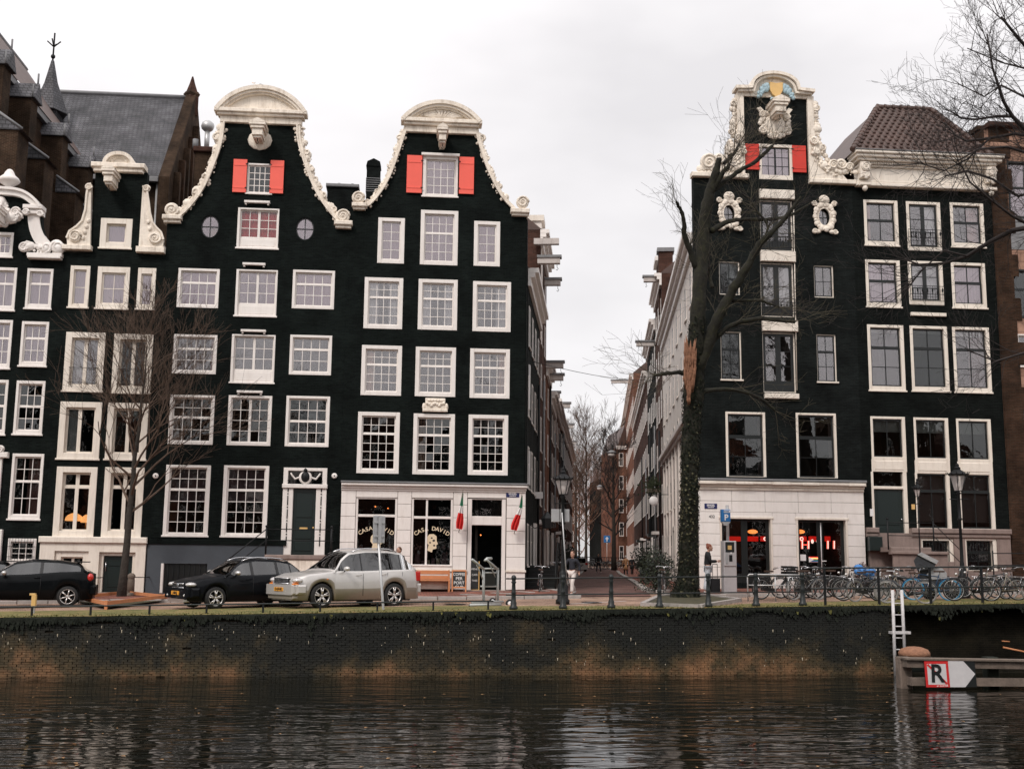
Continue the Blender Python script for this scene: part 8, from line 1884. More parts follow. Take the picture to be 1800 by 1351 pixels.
    if rails:
        for s in (-1,1):b=MB();pts=[(x,s*(roofw-.06),interp(roof,x)+(.05 if 0< i< 6 else .0)) for i,x in enumerate([rails[0]+(rails[1]-rails[0])*k/6 for k in range(7)])];b.tube(pts,.018,'steel',8);b.build('roof_rail',t)
    for p in (handle_y or []):
        for s in (-1,1):w_=interp(halfw,p)*hw;b=MB();b.tube([(p-.09,s*(w_+.01),interp(belt,p)-.10),(p,s*(w_+.03),interp(belt,p)-.10),(p+.09,s*(w_+.01),interp(belt,p)-.10)],.014,paint,6);b.build('door_handle',t)
    for p in pillars[:3]:
        for s in (-1,1):
            w_=interp(halfw,p)*hw;b=MB();b.tube([(p,s*(w_-.004),interp(belt,p)-.05),(p,s*(w_+.004),.62),(p,s*(w_+.004),.36)],.006,'trim_black',4);b.build('door_gap',t)
    return t
def place(t,px,py,head,wheel):
    """put the car so that its near front (or rear) wheel touches the ground at a picture point; head = direction of travel"""
    p=onz_g(px,py);c,s=cos(head+pi),sin(head+pi)
    lx,ly=wheel;t.rotation_euler=(0,0,head+pi);t.location=(p.x-(lx*c-ly*s),p.y-(lx*s+ly*c),p.z-.005)
# silver SUV
suv=make_car('silver mid-size SUV with champagne lower trim parked nose-left before the cafe',4.45,1.80,
    [(0,.80),(.12,.90),(.5,1.0),(1.25,1.08),(2.2,1.08),(3.4,1.12),(4.2,1.14),(4.45,1.05)],[(0,.80),(1.20,1.09),(1.92,1.67),(2.5,1.74),(3.3,1.74),(3.85,1.68),(4.28,1.24),(4.36,1.12),(4.45,1.05)],
    [(0,.66),(.10,.82),(.35,.95),(.8,.99),(3.9,.99),(4.3,.93),(4.45,.82)],(.86,3.44),.365,(1.32,4.16,1.30,1.88,3.98,4.34),(2.28,3.17,3.72),'paint_silver','paint_champagne',None,5,
    roofw=.60,plate=(-.10,.56,'13-GF-BG'),rails=(2.05,3.7),handle_y=(2.12,3.02),grille=(.73,.88,.44),mirror=(1.62,1.17),pw=.04)
b=MB();b.bbox(-.10,.10,-.78,.78,.40,.70,'paint_silver',.05);b.bbox(-.05,.15,-.74,.74,.28,.40,'paint_champagne',.03)
for s in (-1,1):b.bbox(.02,.34,s*.80-.09,s*.80+.09,.42,.70,'paint_silver',.05)
b.build('front_bumper',suv);b=MB();b.bbox(4.34,4.54,-.80,.80,.42,.72,'paint_silver',.05);b.build('rear_bumper',suv)
for s in (-1,1):
    b=MB();b.ball((.13,s*.66,.82),(.16,.20,.085),'lamp_clear',14,8);b.build('headlight',suv);b=MB();b.ball((.06,s*.68,.715),(.09,.17,.03),'lamp_orange',10,5);b.build('indicator',suv)
    b=MB();b.bbox(4.28,4.46,s*.78-.06,s*.78+.06,.80,1.10,'lamp_red',.02);b.build('tail_light',suv)
    b=MB();b.ball((1.02,s*.905,.86),(.04,.012,.02),'lamp_orange',8,5);b.build('side_indicator',suv)
HD=R_(215)
place(suv,566,1069,HD,(.86,-.90))
# black crossover hatchback
pol=make_car('black crossover hatchback with silver roof rails parked nose-left behind the silver SUV',3.98,1.70,
    [(0,.72),(.12,.80),(.5,.88),(1.1,.97),(2.0,.98),(3.2,1.02),(3.8,1.02),(3.98,.92)],[(0,.72),(1.02,.98),(1.75,1.42),(2.2,1.485),(2.9,1.47),(3.4,1.40),(3.75,1.10),(3.86,1.0),(3.98,.92)],
    [(0,.62),(.10,.80),(.35,.94),(.8,.99),(3.4,.99),(3.8,.93),(3.98,.80)],(.80,3.26),.325,(1.15,3.62,1.12,1.68,3.48,3.82),(2.00,2.85,3.32),'paint_black_grey',None,'trim_black',5,
    roofw=.54,plate=(-.10,.47,'J-828-JJ'),rails=(1.75,3.35),handle_y=(1.86,2.70),grille=(.62,.74,.40),mirror=(1.42,1.06),pw=.035)
b=MB();b.bbox(-.10,.12,-.76,.76,.32,.62,'paint_black_grey',.05);b.bbox(-.08,.1,-.55,.55,.20,.30,'alloy',.02)
for s in (-1,1):b.bbox(.02,.30,s*.76-.08,s*.76+.08,.34,.62,'paint_black_grey',.05)
b.build('front_bumper',pol)
for s in (-1,1):b=MB();b.ball((.10,s*.60,.715),(.16,.20,.075),'lamp_clear',14,8);b.build('headlight',pol);b=MB();b.ball((-.08,s*.58,.40),(.04,.06,.04),'lamp_clear',8,5);b.build('fog_light',pol);b=MB();b.bbox(3.84,3.99,s*.70-.08,s*.70+.08,.72,.92,'lamp_red',.02);b.build('tail_light',pol)
b=MB();b.lathe([(.075,-.045),(.075,-.06),(.06,-.062)],(0,0,.68),'steel',18,'x');b.build('badge',pol)
b=MB();b.tube([(-.066,-.042,.71),(-.066,-.018,.655),(-.066,0,.69),(-.066,.018,.655),(-.066,.042,.71)],.006,'sign_black',5);b.build('badge_letters',pol)
place(pol,379,1070,HD,(.80,-.85))
# black hatch at the left edge, seen from its side and tail; another roof beyond it
hat=make_car('glossy black three-door hatchback cut off by the left edge, beside the orange post',4.1,1.72,
    [(0,.74),(.15,.82),(.5,.88),(1.1,.94),(2.0,.97),(3.2,1.06),(3.9,1.08),(4.1,.98)],[(0,.74),(1.05,.96),(1.8,1.38),(2.3,1.45),(3.0,1.43),(3.6,1.35),(3.85,1.15),(3.98,1.06),(4.1,.98)],
    [(0,.62),(.10,.80),(.35,.94),(.8,.99),(3.5,.99),(3.9,.92),(4.1,.80)],(.82,3.36),.32,(1.2,3.72,1.15,1.7,3.62,3.95),(2.55,),'paint_black',None,None,6,
    roofw=.54,plate=(-.10,.47,'56-XX-DK'),handle_y=(2.45,),grille=(.6,.72,.38),mirror=(1.5,1.04))
b=MB();b.bbox(-.08,.12,-.76,.76,.30,.62,'paint_black',.05);b.build('front_bumper',hat);b=MB();b.bbox(3.98,4.18,-.76,.76,.36,.66,'paint_black',.05);b.build('rear_bumper',hat)
for s in (-1,1):b=MB();b.ball((4.0,s*.76,.92),(.10,.06,.12),'lamp_red',10,6);b.build('tail_light',hat);b=MB();b.ball((.10,s*.60,.74),(.16,.20,.075),'lamp_clear',14,8);b.build('headlight',hat)
b=MB();b.bbox(3.55,3.9,-.56,.56,1.38,1.41,'paint_black',.01);b.build('roof_spoiler',hat);place(hat,117,1066,R_(192),(3.36,-.86))
h2_=copy_tree(hat);h2_['label']='second dark hatchback almost hidden behind the leftmost black car';place(h2_,-12,1058,R_(192),(3.36,-.86))
# distant cars at the end of the street
for k,(px,mt,lab) in enumerate(((1006,'parking_blue','distant small blue car parked before the bridge at the street end'),(1018,'paint_silver','distant pale car with red tail lights at the left street end'))):
    p=dep(px,985,118-6*k);p.z=g(p.x,p.y);t=thing('distant_car',p,lab,'car');b=MB();b.prism([(-.85,.2),(.85,.2),(.88,.8),(.68,1.35),(-.68,1.35),(-.88,.8)],0,3.9,mt,M=Matrix.Translation(p));b.build('body',t)
    b=MB();b.box(p.x-.62,p.x+.62,p.y-.02,p.y-.005,p.z+.85,p.z+1.28,'car_glass');b.build('rear_window',t)
    for s in (-1,1):b=MB();b.bbox(p.x+s*.72-.12,p.x+s*.72+.12,p.y-.05,p.y-.003,p.z+.65,p.z+.85,'lamp_red',.01);b.build('tail_light',t)
    for s in (-1,1):b=MB();b.lathe([(.3,-.1),(.3,.1)],(p.x+s*.7,p.y+.6,p.z+.3),'tyre',12,'x');b.build('wheel',t)

# ------------------------------------------------------------------ bicycles
mat('rim_white',(.45,.45,.44),.35,metal=.6);mat('spoke',(.5,.5,.5),.35,metal=.8);mat('bike_black',(.010,.010,.011),.35,spec=.6);mat('bike_blue',(.012,.04,.09),.35);mat('bike_grey',(.07,.075,.08),.35,metal=.4);mat('bike_cream',(.24,.21,.17),.4);mat('plastic_blue',(.05,.20,.50),.5);mat('leather',(.05,.025,.015),.6);mat('tyre_pale',(.22,.21,.20),.7);mat('tyre_blue',(.02,.22,.42),.6)
def make_bike(label,frame='bike_black',tyre='tyre',step=True,fender='bike_black',crate=False,carrier=True):
    t=thing('bicycle',(0,0,0),label,'bicycle','bicycles parked along the quay');r=.345
    for xw in (0,1.10):
        c=V((xw,0,r));b=MB();ring=[(xw+(r-.02)*cos(2*pi*k/28),0,r+(r-.02)*sin(2*pi*k/28)) for k in range(29)];b.tube(ring,.021,tyre,6,cap=False)
        ring=[(xw+(r-.048)*cos(2*pi*k/28),0,r+(r-.048)*sin(2*pi*k/28)) for k in range(29)];b.tube(ring,.009,'rim_white',5,cap=False);wh=b.build('wheel',t,org=c)
        b=MB();b.tube([(xw,-.04,r),(xw,.04,r)],.022,'spoke',6)
        for k in range(16):a=2*pi*k/16;b.tube([(xw+.02*cos(a+.6),.02*(-1)**k,r+.02*sin(a+.6)),(xw+(r-.05)*cos(a),0,r+(r-.05)*sin(a))],.0028,'spoke',3,cap=False)
        b.build('spokes',wh,org=c);b=MB();a0,a1=(.25,2.7) if xw else (.5,2.95)
        b.tube([(xw+(r+.02)*cos(a0+(a1-a0)*k/12),0,r+(r+.02)*sin(a0+(a1-a0)*k/12)) for k in range(13)],.017,fender,5);b.build('mudguard',t)
    # x=0 rear wheel, x=1.10 front wheel
    b=MB();bb=V((.46,0,.30));seat=V((.30,0,.80));head=V((.90,0,.86));hb=V((.93,0,.72))
    def tb(p,q,rr=.017):b.tube([p,q],rr,frame,7)
    tb(bb,seat+V((0,0,.02)));tb(bb,V((0,.05,r)),.012);tb(bb,V((0,-.05,r)),.012);tb(seat-V((0,0,.06)),V((0,.05,r)),.010);tb(seat-V((0,0,.06)),V((0,-.05,r)),.010)
    if step:b.tube([bb,V((.62,0,.36)),V((.80,0,.56)),hb],.019,frame,7)
    else:tb(bb,hb,.019);tb(seat-V((0,0,.05)),head-V((0,0,.03)),.017)
    tb(head,hb,.022);b.tube([hb,V((.98,.05,.55)),V((1.10,.055,r))],.013,frame,6);b.tube([hb,V((.98,-.05,.55)),V((1.10,-.055,r))],.013,frame,6);b.build('frame',t)
    b=MB();b.tube([head,V((.86,0,1.02))],.013,'steel',6);b.tube([V((.70,-.29,1.00)),V((.82,-.24,1.04)),V((.88,-.12,1.04)),V((.87,0,1.02)),V((.88,.12,1.04)),V((.82,.24,1.04)),V((.70,.29,1.00))],.012,'steel',6)
    for s in (-1,1):b.tube([V((.70,s*.29,1.0)),V((.60,s*.28,.99))],.018,'tyre',6)
    b.build('handlebar',t);b=MB();b.prism([(.15,.09),(.40,.03),(.46,0),(.40,-.03),(.15,-.09),(.12,0)],.90,.95,'leather',ax='z');b.tube([seat,V((.28,0,.90))],.012,'steel',6);b.build('saddle',t)
    if carrier:
        b=MB()
        for s in (-.06,0,.06):b.tube([(-.28,s,.74),(.22,s,.74)],.007,'steel',4)
        for s in (-.06,.06):b.tube([(-.15,s,.74),(0,s,r)],.007,'steel',4)
        b.tube([(-.28,-.06,.74),(-.28,.06,.74)],.007,'steel',4);b.build('carrier',t)
    b=MB();b.prism([(-.04,r-.04),(.50,.24),(.56,.30),(.50,.37),(-.04,r+.05)],-.055,-.035,'bike_black');b.tube([(.46,-.10,.30),(.56,-.10,.18)],.012,'steel',5);b.tube([(.46,.10,.30),(.36,.10,.42)],.012,'steel',5);b.box(.52,.62,-.16,-.08,.165,.185,'tyre');b.box(.30,.40,.08,.16,.41,.43,'tyre');b.build('chain_case',t)
    b=MB();b.ball((1.0,0,.83),(.05,.04,.045),'alloy',8,5);b.build('headlamp',t)
    if crate:
        cr=thing('crate',(0,0,0),'black plastic crate fixed on the front of the leftmost racked bicycle','crate');b=MB()
        for (x0,x1,y0,y1) in ((.85,.87,-.2,.2),(1.25,1.27,-.2,.2),(.87,1.25,-.2,-.18),(.87,1.25,.18,.2)):
            for z in (.86,.95,1.04):b.box(x0,x1,y0,y1,z,z+.06,'bike_black')
        b.box(.85,1.27,-.2,.2,.84,.86,'bike_black')
        for x in (.86,1.0,1.12,1.26):b.box(x-.012,x+.012,-.202,-.198,.86,1.10,'bike_black')
        b.build('basket',cr);cr.parent=t;bpy.data.objects.remove(cr.children[0]) if False else None
        for o in list(cr.children):o.parent=t;o.name='front_crate'
        bpy.data.objects.remove(cr)
    return t
protos=[make_bike('proto','bike_black'),make_bike('proto','bike_grey',step=False,tyre='tyre_pale',fender='bike_grey'),make_bike('proto','bike_black',crate=True),make_bike('proto','bike_blue',step=False,tyre='tyre_blue',fender='bike_blue'),make_bike('proto','bike_cream',fender='bike_black')]
used_p=set()
def bike(kind,px,py,ang,label,lean=.05,end='r'):
    """rear (r) or front (f) wheel's contact at a picture point; ang = heading in degrees"""
    o=protos[kind] if kind not in used_p else copy_tree(protos[kind]);used_p.add(kind);o['label']=label
    p=onz_g(px,py);a=R_(ang);ox=0 if end=='r' else 1.10
    o.location=(p.x-ox*cos(a),p.y-ox*sin(a),p.z);o.rotation_euler=(lean,0,a)
bike(2,1338,1053,12,'black bicycle with a black crate on its front, leftmost in the hoop rack')
bike(0,1407,1053,35,'black step-through bicycle beside the right end of the wide rack')
bike(4,1432,1052,160,'cream-framed bicycle facing left just right of the wide rack')
bike(1,1440,1054,25,'grey pale-tyred bicycle before the takeaway door',end='f')
bike(0,1478,1052,150,'black bicycle turned left before the right edge of the takeaway door',-.05,end='r')
bike(1,1503,1058,20,'grey bicycle with a big pale front wheel in front of the blue bag')
bike(0,1545,1056,170,'black bicycle leaning right beneath the blue bag',-.04)
bike(1,1560,1060,155,'grey bicycle whose pale wheel stands just left of the white ladder',.06,end='f')
bike(4,1580,1053,30,'cream-framed bicycle directly behind the top of the white ladder',end='f')
bike(3,1606,1054,150,'blue bicycle with a bright blue tyre right of the white ladder',.03,end='f')
bike(0,1590,1050,10,'black bicycle behind the blue-tyred one',-.06,end='r')
bike(1,1722,1053,8,'grey bicycle with large pale wheel right of the tall lantern lamp')
bike(0,1742,1056,168,'black bicycle tangled second from the tall lantern lamp',.05)
bike(0,1768,1052,15,'black bicycle in the thick of the group at the right edge',-.05)
bike(4,1790,1054,172,'cream-framed bicycle cut by the right edge of the picture',.05)
bike(1,1812,1057,10,'grey bicycle leaving the picture at its lower right',.04)
bike(0,1456,1049,172,'black bicycle in the back row before the takeaway door')
bike(0,1492,1050,14,'black bicycle in the back row left of the blue bag',-.04)
bike(0,1530,1050,165,'black bicycle in the back row under the right side of the blue bag',.05)
bike(0,1566,1049,8,'black bicycle in the back row behind the white ladder')
bike(0,1752,1049,176,'black bicycle in the back row right of the tall lantern lamp')
bike(0,1160,1046,70,'black bicycle parked by the dark shrubs behind the old tree')
bike(0,948,1044,80,'black bicycle leaning on the dark steps at the left street corner')
# bicycles on the bridge at the end of the street: small, parts not seen
rb=random.Random(9)
for k in range(22):
    px=1008+84*(k+.5)/22+rb.uniform(-1,1);p=dep(px,995,124+rb.uniform(-2,3));p.z=g(p.x,p.y);b=MB();m_=rb.choice(['bike_black','bike_grey','bike_cream','rim_white']);a=rb.uniform(-.5,.5)+(pi if k % 2 else 0)
    Mb=Matrix.Translation(p) @ Matrix.Rotation(a,4,'Z')
    for xw in (0,1.1):b.tube([Mb@V((xw+.33*cos(2*pi*q/14),0,.34+.33*sin(2*pi*q/14))) for q in range(15)],.028,'rim_white' if k % 3==0 else m_,4,cap=False)
    for u,v_ in (((0,.34),(.46,.3)),((.46,.3),(.28,.9)),((.3,.78),(.9,.84)),((.46,.3),(.92,.75)),((.86,1.0),(1.1,.34)),((.28,.8),(0,.34))):b.tube([Mb@V((u[0],0,u[1])),Mb@V((v_[0],0,v_[1]))],.02,m_,4)
    b.tube([Mb@V((.8,-.26,1.0)),Mb@V((.88,0,1.03)),Mb@V((.8,.26,1.0))],.018,m_,4);tag(b.build('distant_bicycle',org=p),'tiny parked bicycle in the row on the bridge at the street end','bicycle','bicycles parked on the far bridge')
# blue bag, black bags on the rack
p=onz_g(1524,1050);D=(p-CAM).dot(_F);c=dep(1520,1003,D);b=MB();rb=random.Random(2)
for k in range(9):b.ball(c+V((rb.uniform(-.28,.28),rb.uniform(-.1,.1),rb.uniform(-.16,.14))),(rb.uniform(.12,.2),.12,rb.uniform(.09,.15)),'plastic_blue',9,6)
b.build('bag',org=c,label='crumpled bright blue plastic cover draped over a bicycle saddle in the rack',cat='bag')
# cargo scooter under a grey cover
p=onz_g(1665,1052);t=thing('covered_scooter',p,'delivery scooter under a grey and silver rain cover beside the tall lantern lamp','scooter');D=(p-CAM).dot(_F)
def Q(px,py,dd=0):return dep(px,py,D+dd)
mat('cover_silver',(.42,.42,.43),.45,.3,5,.02,8);mat('cover_dark',(.045,.048,.055),.6,.3,4,.02,8)
for (px,r_) in ((1634,.27),(1672,.24)):c=Q(px,1052);c.z=g(c.x,c.y)+r_;b=MB();b.lathe([(r_*.6,-.06),(r_,-.05),(r_,.05),(r_*.6,.06)],c,'tyre',18,'y');b.lathe([(r_*.6,-.03),(.03,-.03)],c,'disc_dark',14,'y');b.build('wheel',t)
def slab(b,pts,th,mt):
    n=len(pts);vs=[Q(x,y,-th) for x,y in pts]+[Q(x,y,th) for x,y in pts];b.add(vs,[tuple(range(n)),tuple(reversed(range(n,2*n)))]+[(i,n+i,n+(i+1) % n,(i+1) % n) for i in range(n)],mt)
b=MB();slab(b,[(1606,985),(1614,973),(1648,986),(1640,1000),(1612,1002)],.35,'cover_dark');slab(b,[(1612,974),(1620,970),(1650,985),(1646,991)],.40,'cover_silver');b.build('cargo_box',t)
b=MB();slab(b,[(1628,1010),(1640,996),(1652,994),(1664,1006),(1665,1016),(1640,1018)],.25,'cover_silver');slab(b,[(1630,1016),(1665,1015),(1668,1030),(1630,1034)],.22,'cover_dark');slab(b,[(1655,1012),(1668,1012),(1677,1038),(1670,1042)],.10,'bike_black');slab(b,[(1612,1000),(1646,1000),(1650,1036),(1626,1036)],.20,'cover_dark');b.build('body',t)
# shrubs and planters
mat('leaf_dark',(.010,.016,.008),.6,.4,8);mat('leaf_mid',(.028,.038,.015),.6,.4,8);mat('leaf_red',(.07,.02,.02),.7,.4,8)
def shrub(px,py,w_,h_,label,mt=('leaf_dark','leaf_mid'),n=900,seed=1,pot=None,name='shrub',dd=0):
    p=onz_g(px,py);rn=random.Random(seed);t=thing(name,p,label,'shrub');b=MB();z0=.4 if pot else .05
    for k in range(n):
        a=rn.uniform(0,6.28);rr=rn.random()**.5;hh=rn.random();q=p+V((cos(a)*rr*w_/2*(1-.4*hh)*(1+.2*sin(5*a)),sin(a)*rr*w_/3,z0+hh*h_*(1-.3*rr)))
        s_=rn.uniform(.03,.06);d1=V((rn.gauss(0,1),rn.gauss(0,1),rn.gauss(0,1))).normalized()*s_;d2=d1.orthogonal().normalized()*s_*.6;b.add([q-d1,q+d2,q+d1,q-d2],[(0,1,2,3)],mt[0] if rn.random()< .75 else mt[1])
    b.build('foliage',t,kind='stuff');b=MB()
    for k in range(9):a=rn.uniform(0,6.28);b.tube([p,p+V((cos(a)*w_*.15,sin(a)*w_*.1,h_*.5)),p+V((cos(a)*w_*.35,sin(a)*w_*.2,z0+h_*.85))],[.02,.012,.005],'bark',4)
    b.build('stems',t)
    if pot:b=MB();b.lathe([(pot*.7,0),(pot,.42),(pot*1.05,.45),(pot*.9,.45)],p,'cover_dark',14);b.build('pot',t)
    return t
shrub(1152,1040,1.5,1.9,'dense dark evergreen shrub beside the old tree on the right side of the street',seed=3,n=1500)
shrub(1170,1036,1.2,1.6,'second dark shrub squeezed between the old tree trunk and the white house',seed=4,n=1000)
shrub(1139,1028,1.2,1.5,'low dark shrub further into the street on its right side',seed=5,n=900)
shrub(1517,1037,1.0,.75,'dark red-leaved shrub in a pot by the right end of the white takeaway',('leaf_red','leaf_dark'),500,6,.34,'potted_shrub')

# ------------------------------------------------------------------ people
mat('skin',(.52,.30,.22),.55);mat('skin_dark',(.38,.20,.14),.55);mat('coat_black',(.012,.012,.014),.85,.2,8);mat('denim_pale',(.52,.56,.60),.85,.12,6);mat('trousers_white',(.66,.60,.56),.85,.08,6);mat('coat_camel',(.40,.21,.10),.85,.15,6)
mat('hair_brown',(.10,.045,.025),.7);mat('hair_dark',(.02,.014,.010),.7);mat('hair_grey',(.45,.40,.36),.8);mat('shoe',(.5,.48,.46),.6);mat('shoe_dark',(.02,.02,.02),.5);mat('jumper_navy',(.02,.022,.03),.9);mat('hair_auburn',(.22,.065,.035),.7)
def skin_mesh(name,chains,mt,parent,sub=1,root=0,M=None):
    """one continuous surface grown round joined chains of (point, radius); shared points join limbs"""
    vs=[];es=[];rs=[];idx={}
    def vid(p,r):
        k=(round(p[0],4),round(p[1],4),round(p[2],4))
        if k not in idx:idx[k]=len(vs);vs.append(tuple(M @ V(p)) if M else tuple(p));rs.append(r)
        return idx[k]
    for c in chains:
        for (p,r),(q,s) in zip(c,c[1:]):es.append((vid(p,r),vid(q,s)))
    me=bpy.data.meshes.new(name);me.from_pydata(vs,es,[]);o=bpy.data.objects.new(name,me);COL.objects.link(o)
    md=o.modifiers.new('skin','SKIN');md.use_smooth_shade=True;md.branch_smoothing=.6
    sv=me.skin_vertices[0].data if me.skin_vertices else None
    if sv is None:bpy.context.view_layer.objects.active=o;bpy.ops.mesh.customdata_skin_add();sv=me.skin_vertices[0].data
    for i,r in enumerate(rs):rr=r if hasattr(r,'__len__') else (r,r);sv[i].radius=rr;sv[i].use_root=(i==root)
    sb=o.modifiers.new('sub','SUBSURF');sb.levels=sub
    m2=bpy.data.meshes.new_from_object(o.evaluated_get(bpy.context.evaluated_depsgraph_get()));bpy.data.objects.remove(o);bpy.data.meshes.remove(me)
    m2.materials.clear();m2.materials.append(M_[mt])
    for p in m2.polygons:p.use_smooth=True;p.material_index=0
    ob=bpy.data.objects.new(name,m2);COL.objects.link(ob);ob.parent=parent;WL[ob.name]=V((0,0,0));return ob
def person(label,pos,H_,face,pose,top='coat_black',legs='denim_pale',hair='hair_brown',skin='skin',shoe='shoe',long_coat=0,hairlen=0,group=None,glasses=False,bun=False,beard=False,flare=1.0,detail=True):
    t=thing('person',(0,0,0),label,'person',group,rz=face);s=H_/1.72;X=lambda *p:tuple(c*s for c in p)
    # figure faces -y in its own frame; right hand at -x. pose: dict of joints
    P=dict(hip=(0,0,.92),chest=(0,0,1.25),neck=(0,0,1.46),head=(0,-.01,1.60),kl=(.10,0,.50),kr=(-.10,0,.50),al=(.10,.02,.09),ar=(-.10,.02,.09),el=(.24,.02,1.12),er=(-.24,.02,1.12),wl=(.25,-.06,.86),wr=(-.25,-.06,.86));P.update(pose)
    hip,chest,neck,head=P['hip'],P['chest'],P['neck'],P['head']
    def ad(p,q):return (p[0]+q[0],p[1]+q[1],p[2]+q[2])
    sl,sr=ad(chest,(.17,0,.13)),ad(chest,(-.17,0,.13));hl,hr=ad(hip,(.09,0,-.04)),ad(hip,(-.09,0,-.04));up=ad(chest,(0,0,.14));waist=tuple((a+b_)/2 for a,b_ in zip(hip,chest))
    def C(*prs):return [(X(*p),(r*s if not hasattr(r,'__len__') else (r[0]*s,r[1]*s))) for p,r in prs]
    def mid(p,q,f=.5):return tuple(a+(b_-a)*f for a,b_ in zip(p,q))
    tl,tr2=ad(P['al'],(0,-.15,-.05)),ad(P['ar'],(0,-.15,-.05))
    body=[C((hip,.125),(waist,.115),(chest,.12),(up,.085),(neck,.052),(ad(head,(0,.0,-.09)),.055)),C((hip,.125),(hl,.095),(mid(hl,P['kl']),.075),(P['kl'],.055),(mid(P['kl'],P['al'],.35),.052),(P['al'],.035),(tl,.03)),C((hip,.125),(hr,.095),(mid(hr,P['kr']),.075),(P['kr'],.055),(mid(P['kr'],P['ar'],.35),.052),(P['ar'],.035),(tr2,.03)),
            C((up,.085),(sl,.045),(P['el'],.042),(P['wl'],.027)),C((up,.085),(sr,.045),(P['er'],.042),(P['wr'],.027))]
    bo=skin_mesh('body',body,skin,t,1)
    hb=MB();hc=V(X(*head));hb.ball(hc,(.078*s,.098*s,.122*s),skin,14,10);hb.ball(hc+V((0,-.095*s,-.01*s)),(.014*s,.022*s,.024*s),skin,8,5);hb.ball(hc+V((0,-.062*s,-.075*s)),(.045*s,.04*s,.04*s),skin,8,6)
    for e in (-1,1):hb.ball(hc+V((e*.08*s,.0,0)),(.012*s,.02*s,.03*s),skin,6,5);hb.ball(hc+V((e*.03*s,-.088*s,.022*s)),(.013*s,.010*s,.008*s),'sign_white',6,4);hb.ball(hc+V((e*.03*s,-.096*s,.022*s)),.005*s,'hair_dark',5,4);hb.box(hc.x+e*.03*s-.018*s,hc.x+e*.03*s+.018*s,hc.y-.097*s,hc.y-.09*s,hc.z+.04*s,hc.z+.046*s,'hair_dark')
    hb.box(hc.x-.024*s,hc.x+.024*s,hc.y-.101*s,hc.y-.09*s,hc.z-.052*s,hc.z-.044*s,'lamp_red' if False else 'leather');hb.build('head',t)
    h=MB();h.ball(hc+V((0,.022*s,.028*s)),(.088*s,.100*s,.112*s),hair,14,9)
    if hairlen:h.ball(hc+V((0,.07*s,-.05*s)),(.085*s,.055*s,.13*s),hair,12,8)
    if bun:h.ball(hc+V((0,.07*s,.10*s)),.055*s,hair,10,7)
    if beard:h.ball(hc+V((0,-.055*s,-.078*s)),(.052*s,.045*s,.045*s),hair,10,6)
    h.build('hair',t)
    if glasses:
        q=MB()
        for e in (-1,1):q.tube([hc+V((e*.032*s+.022*s*cos(a),-.104*s,.022*s+.018*s*sin(a))) for a in [2*pi*k/10 for k in range(11)]],.003*s,'hair_dark',4)
        q.build('glasses',t)
    g_=.018
    skin_mesh('jacket',[C((ad(hip,(0,0,.02)),.155),(waist,.140),(chest,.165),(up,.15),(ad(neck,(0,.005,-.02)),.095)),C((up,.14),(sl,.098),(P['el'],.062),(mid(P['el'],P['wl'],.9),.045)),C((up,.14),(sr,.098),(P['er'],.062),(mid(P['er'],P['wr'],.9),.045))],top,t,1)
    if long_coat:hem=hip[2]-long_coat;m_=MB();m_.lathe([(.15*s,0),(.175*s,-long_coat*.5*s),(.21*s,-long_coat*s),(.19*s,-long_coat*s+.01)],V(X(hip[0],hip[1],hip[2]+.05)),top,16);m_.build('coat_skirt',t)
    fl=flare
    skin_mesh('trousers',[C((ad(hip,(0,0,.02)),.138),(hl,.11),(mid(hl,P['kl']),.09),(P['kl'],.072*fl),(mid(P['kl'],P['al'],.5),.068*fl),(mid(P['kl'],P['al'],.95),.062*fl*1.1)),C((ad(hip,(0,0,.02)),.138),(hr,.11),(mid(hr,P['kr']),.09),(P['kr'],.072*fl),(mid(P['kr'],P['ar'],.5),.068*fl),(mid(P['kr'],P['ar'],.95),.062*fl*1.1))],legs,t,1)
    for a_,tt in ((P['al'],tl),(P['ar'],tr2)):q=MB();d=V(X(*tt))-V(X(*a_));q.tube([V(X(*a_))-d*.35-V((0,0,.03*s)),V(X(*a_))+d*.3-V((0,0,.03*s)),V(X(*a_))+d*1.0-V((0,0,.0))],[.045*s,.048*s,.035*s],shoe,8);q.build('shoe',t)
    for side,w_,e_ in (('l',P['wl'],P['el']),('r',P['wr'],P['er'])):
        w_=V(X(*w_));d=(w_-V(X(*e_))).normalized();up_=V((0,-1,0)) if abs(d.z)> .6 else V((0,0,1));lat=d.cross(up_).normalized();q=MB()
        q.ball(w_+d*.045*s,(.030*s,.030*s,.042*s),skin,8,6)
        for k in range(4):f0=w_+d*.07*s+lat*(k-1.5)*.017*s;q.tube([f0,f0+d*(.035-.004*abs(k-1.4))*s-up_*.006*s,f0+d*(.062-.008*abs(k-1.4))*s-up_*.022*s],[.0095*s,.009*s,.007*s],skin,5)
        q.tube([w_+d*.03*s+lat*.028*s*(1 if side=='l' else -1),w_+d*.055*s+lat*.05*s*(1 if side=='l' else -1)-up_*.01*s],[.011*s,.008*s],skin,5);q.build('hand',t)
    t.location=pos;return t
def face_to(px,py_,vx,vy):return math.atan2(vy,vx)+pi/2
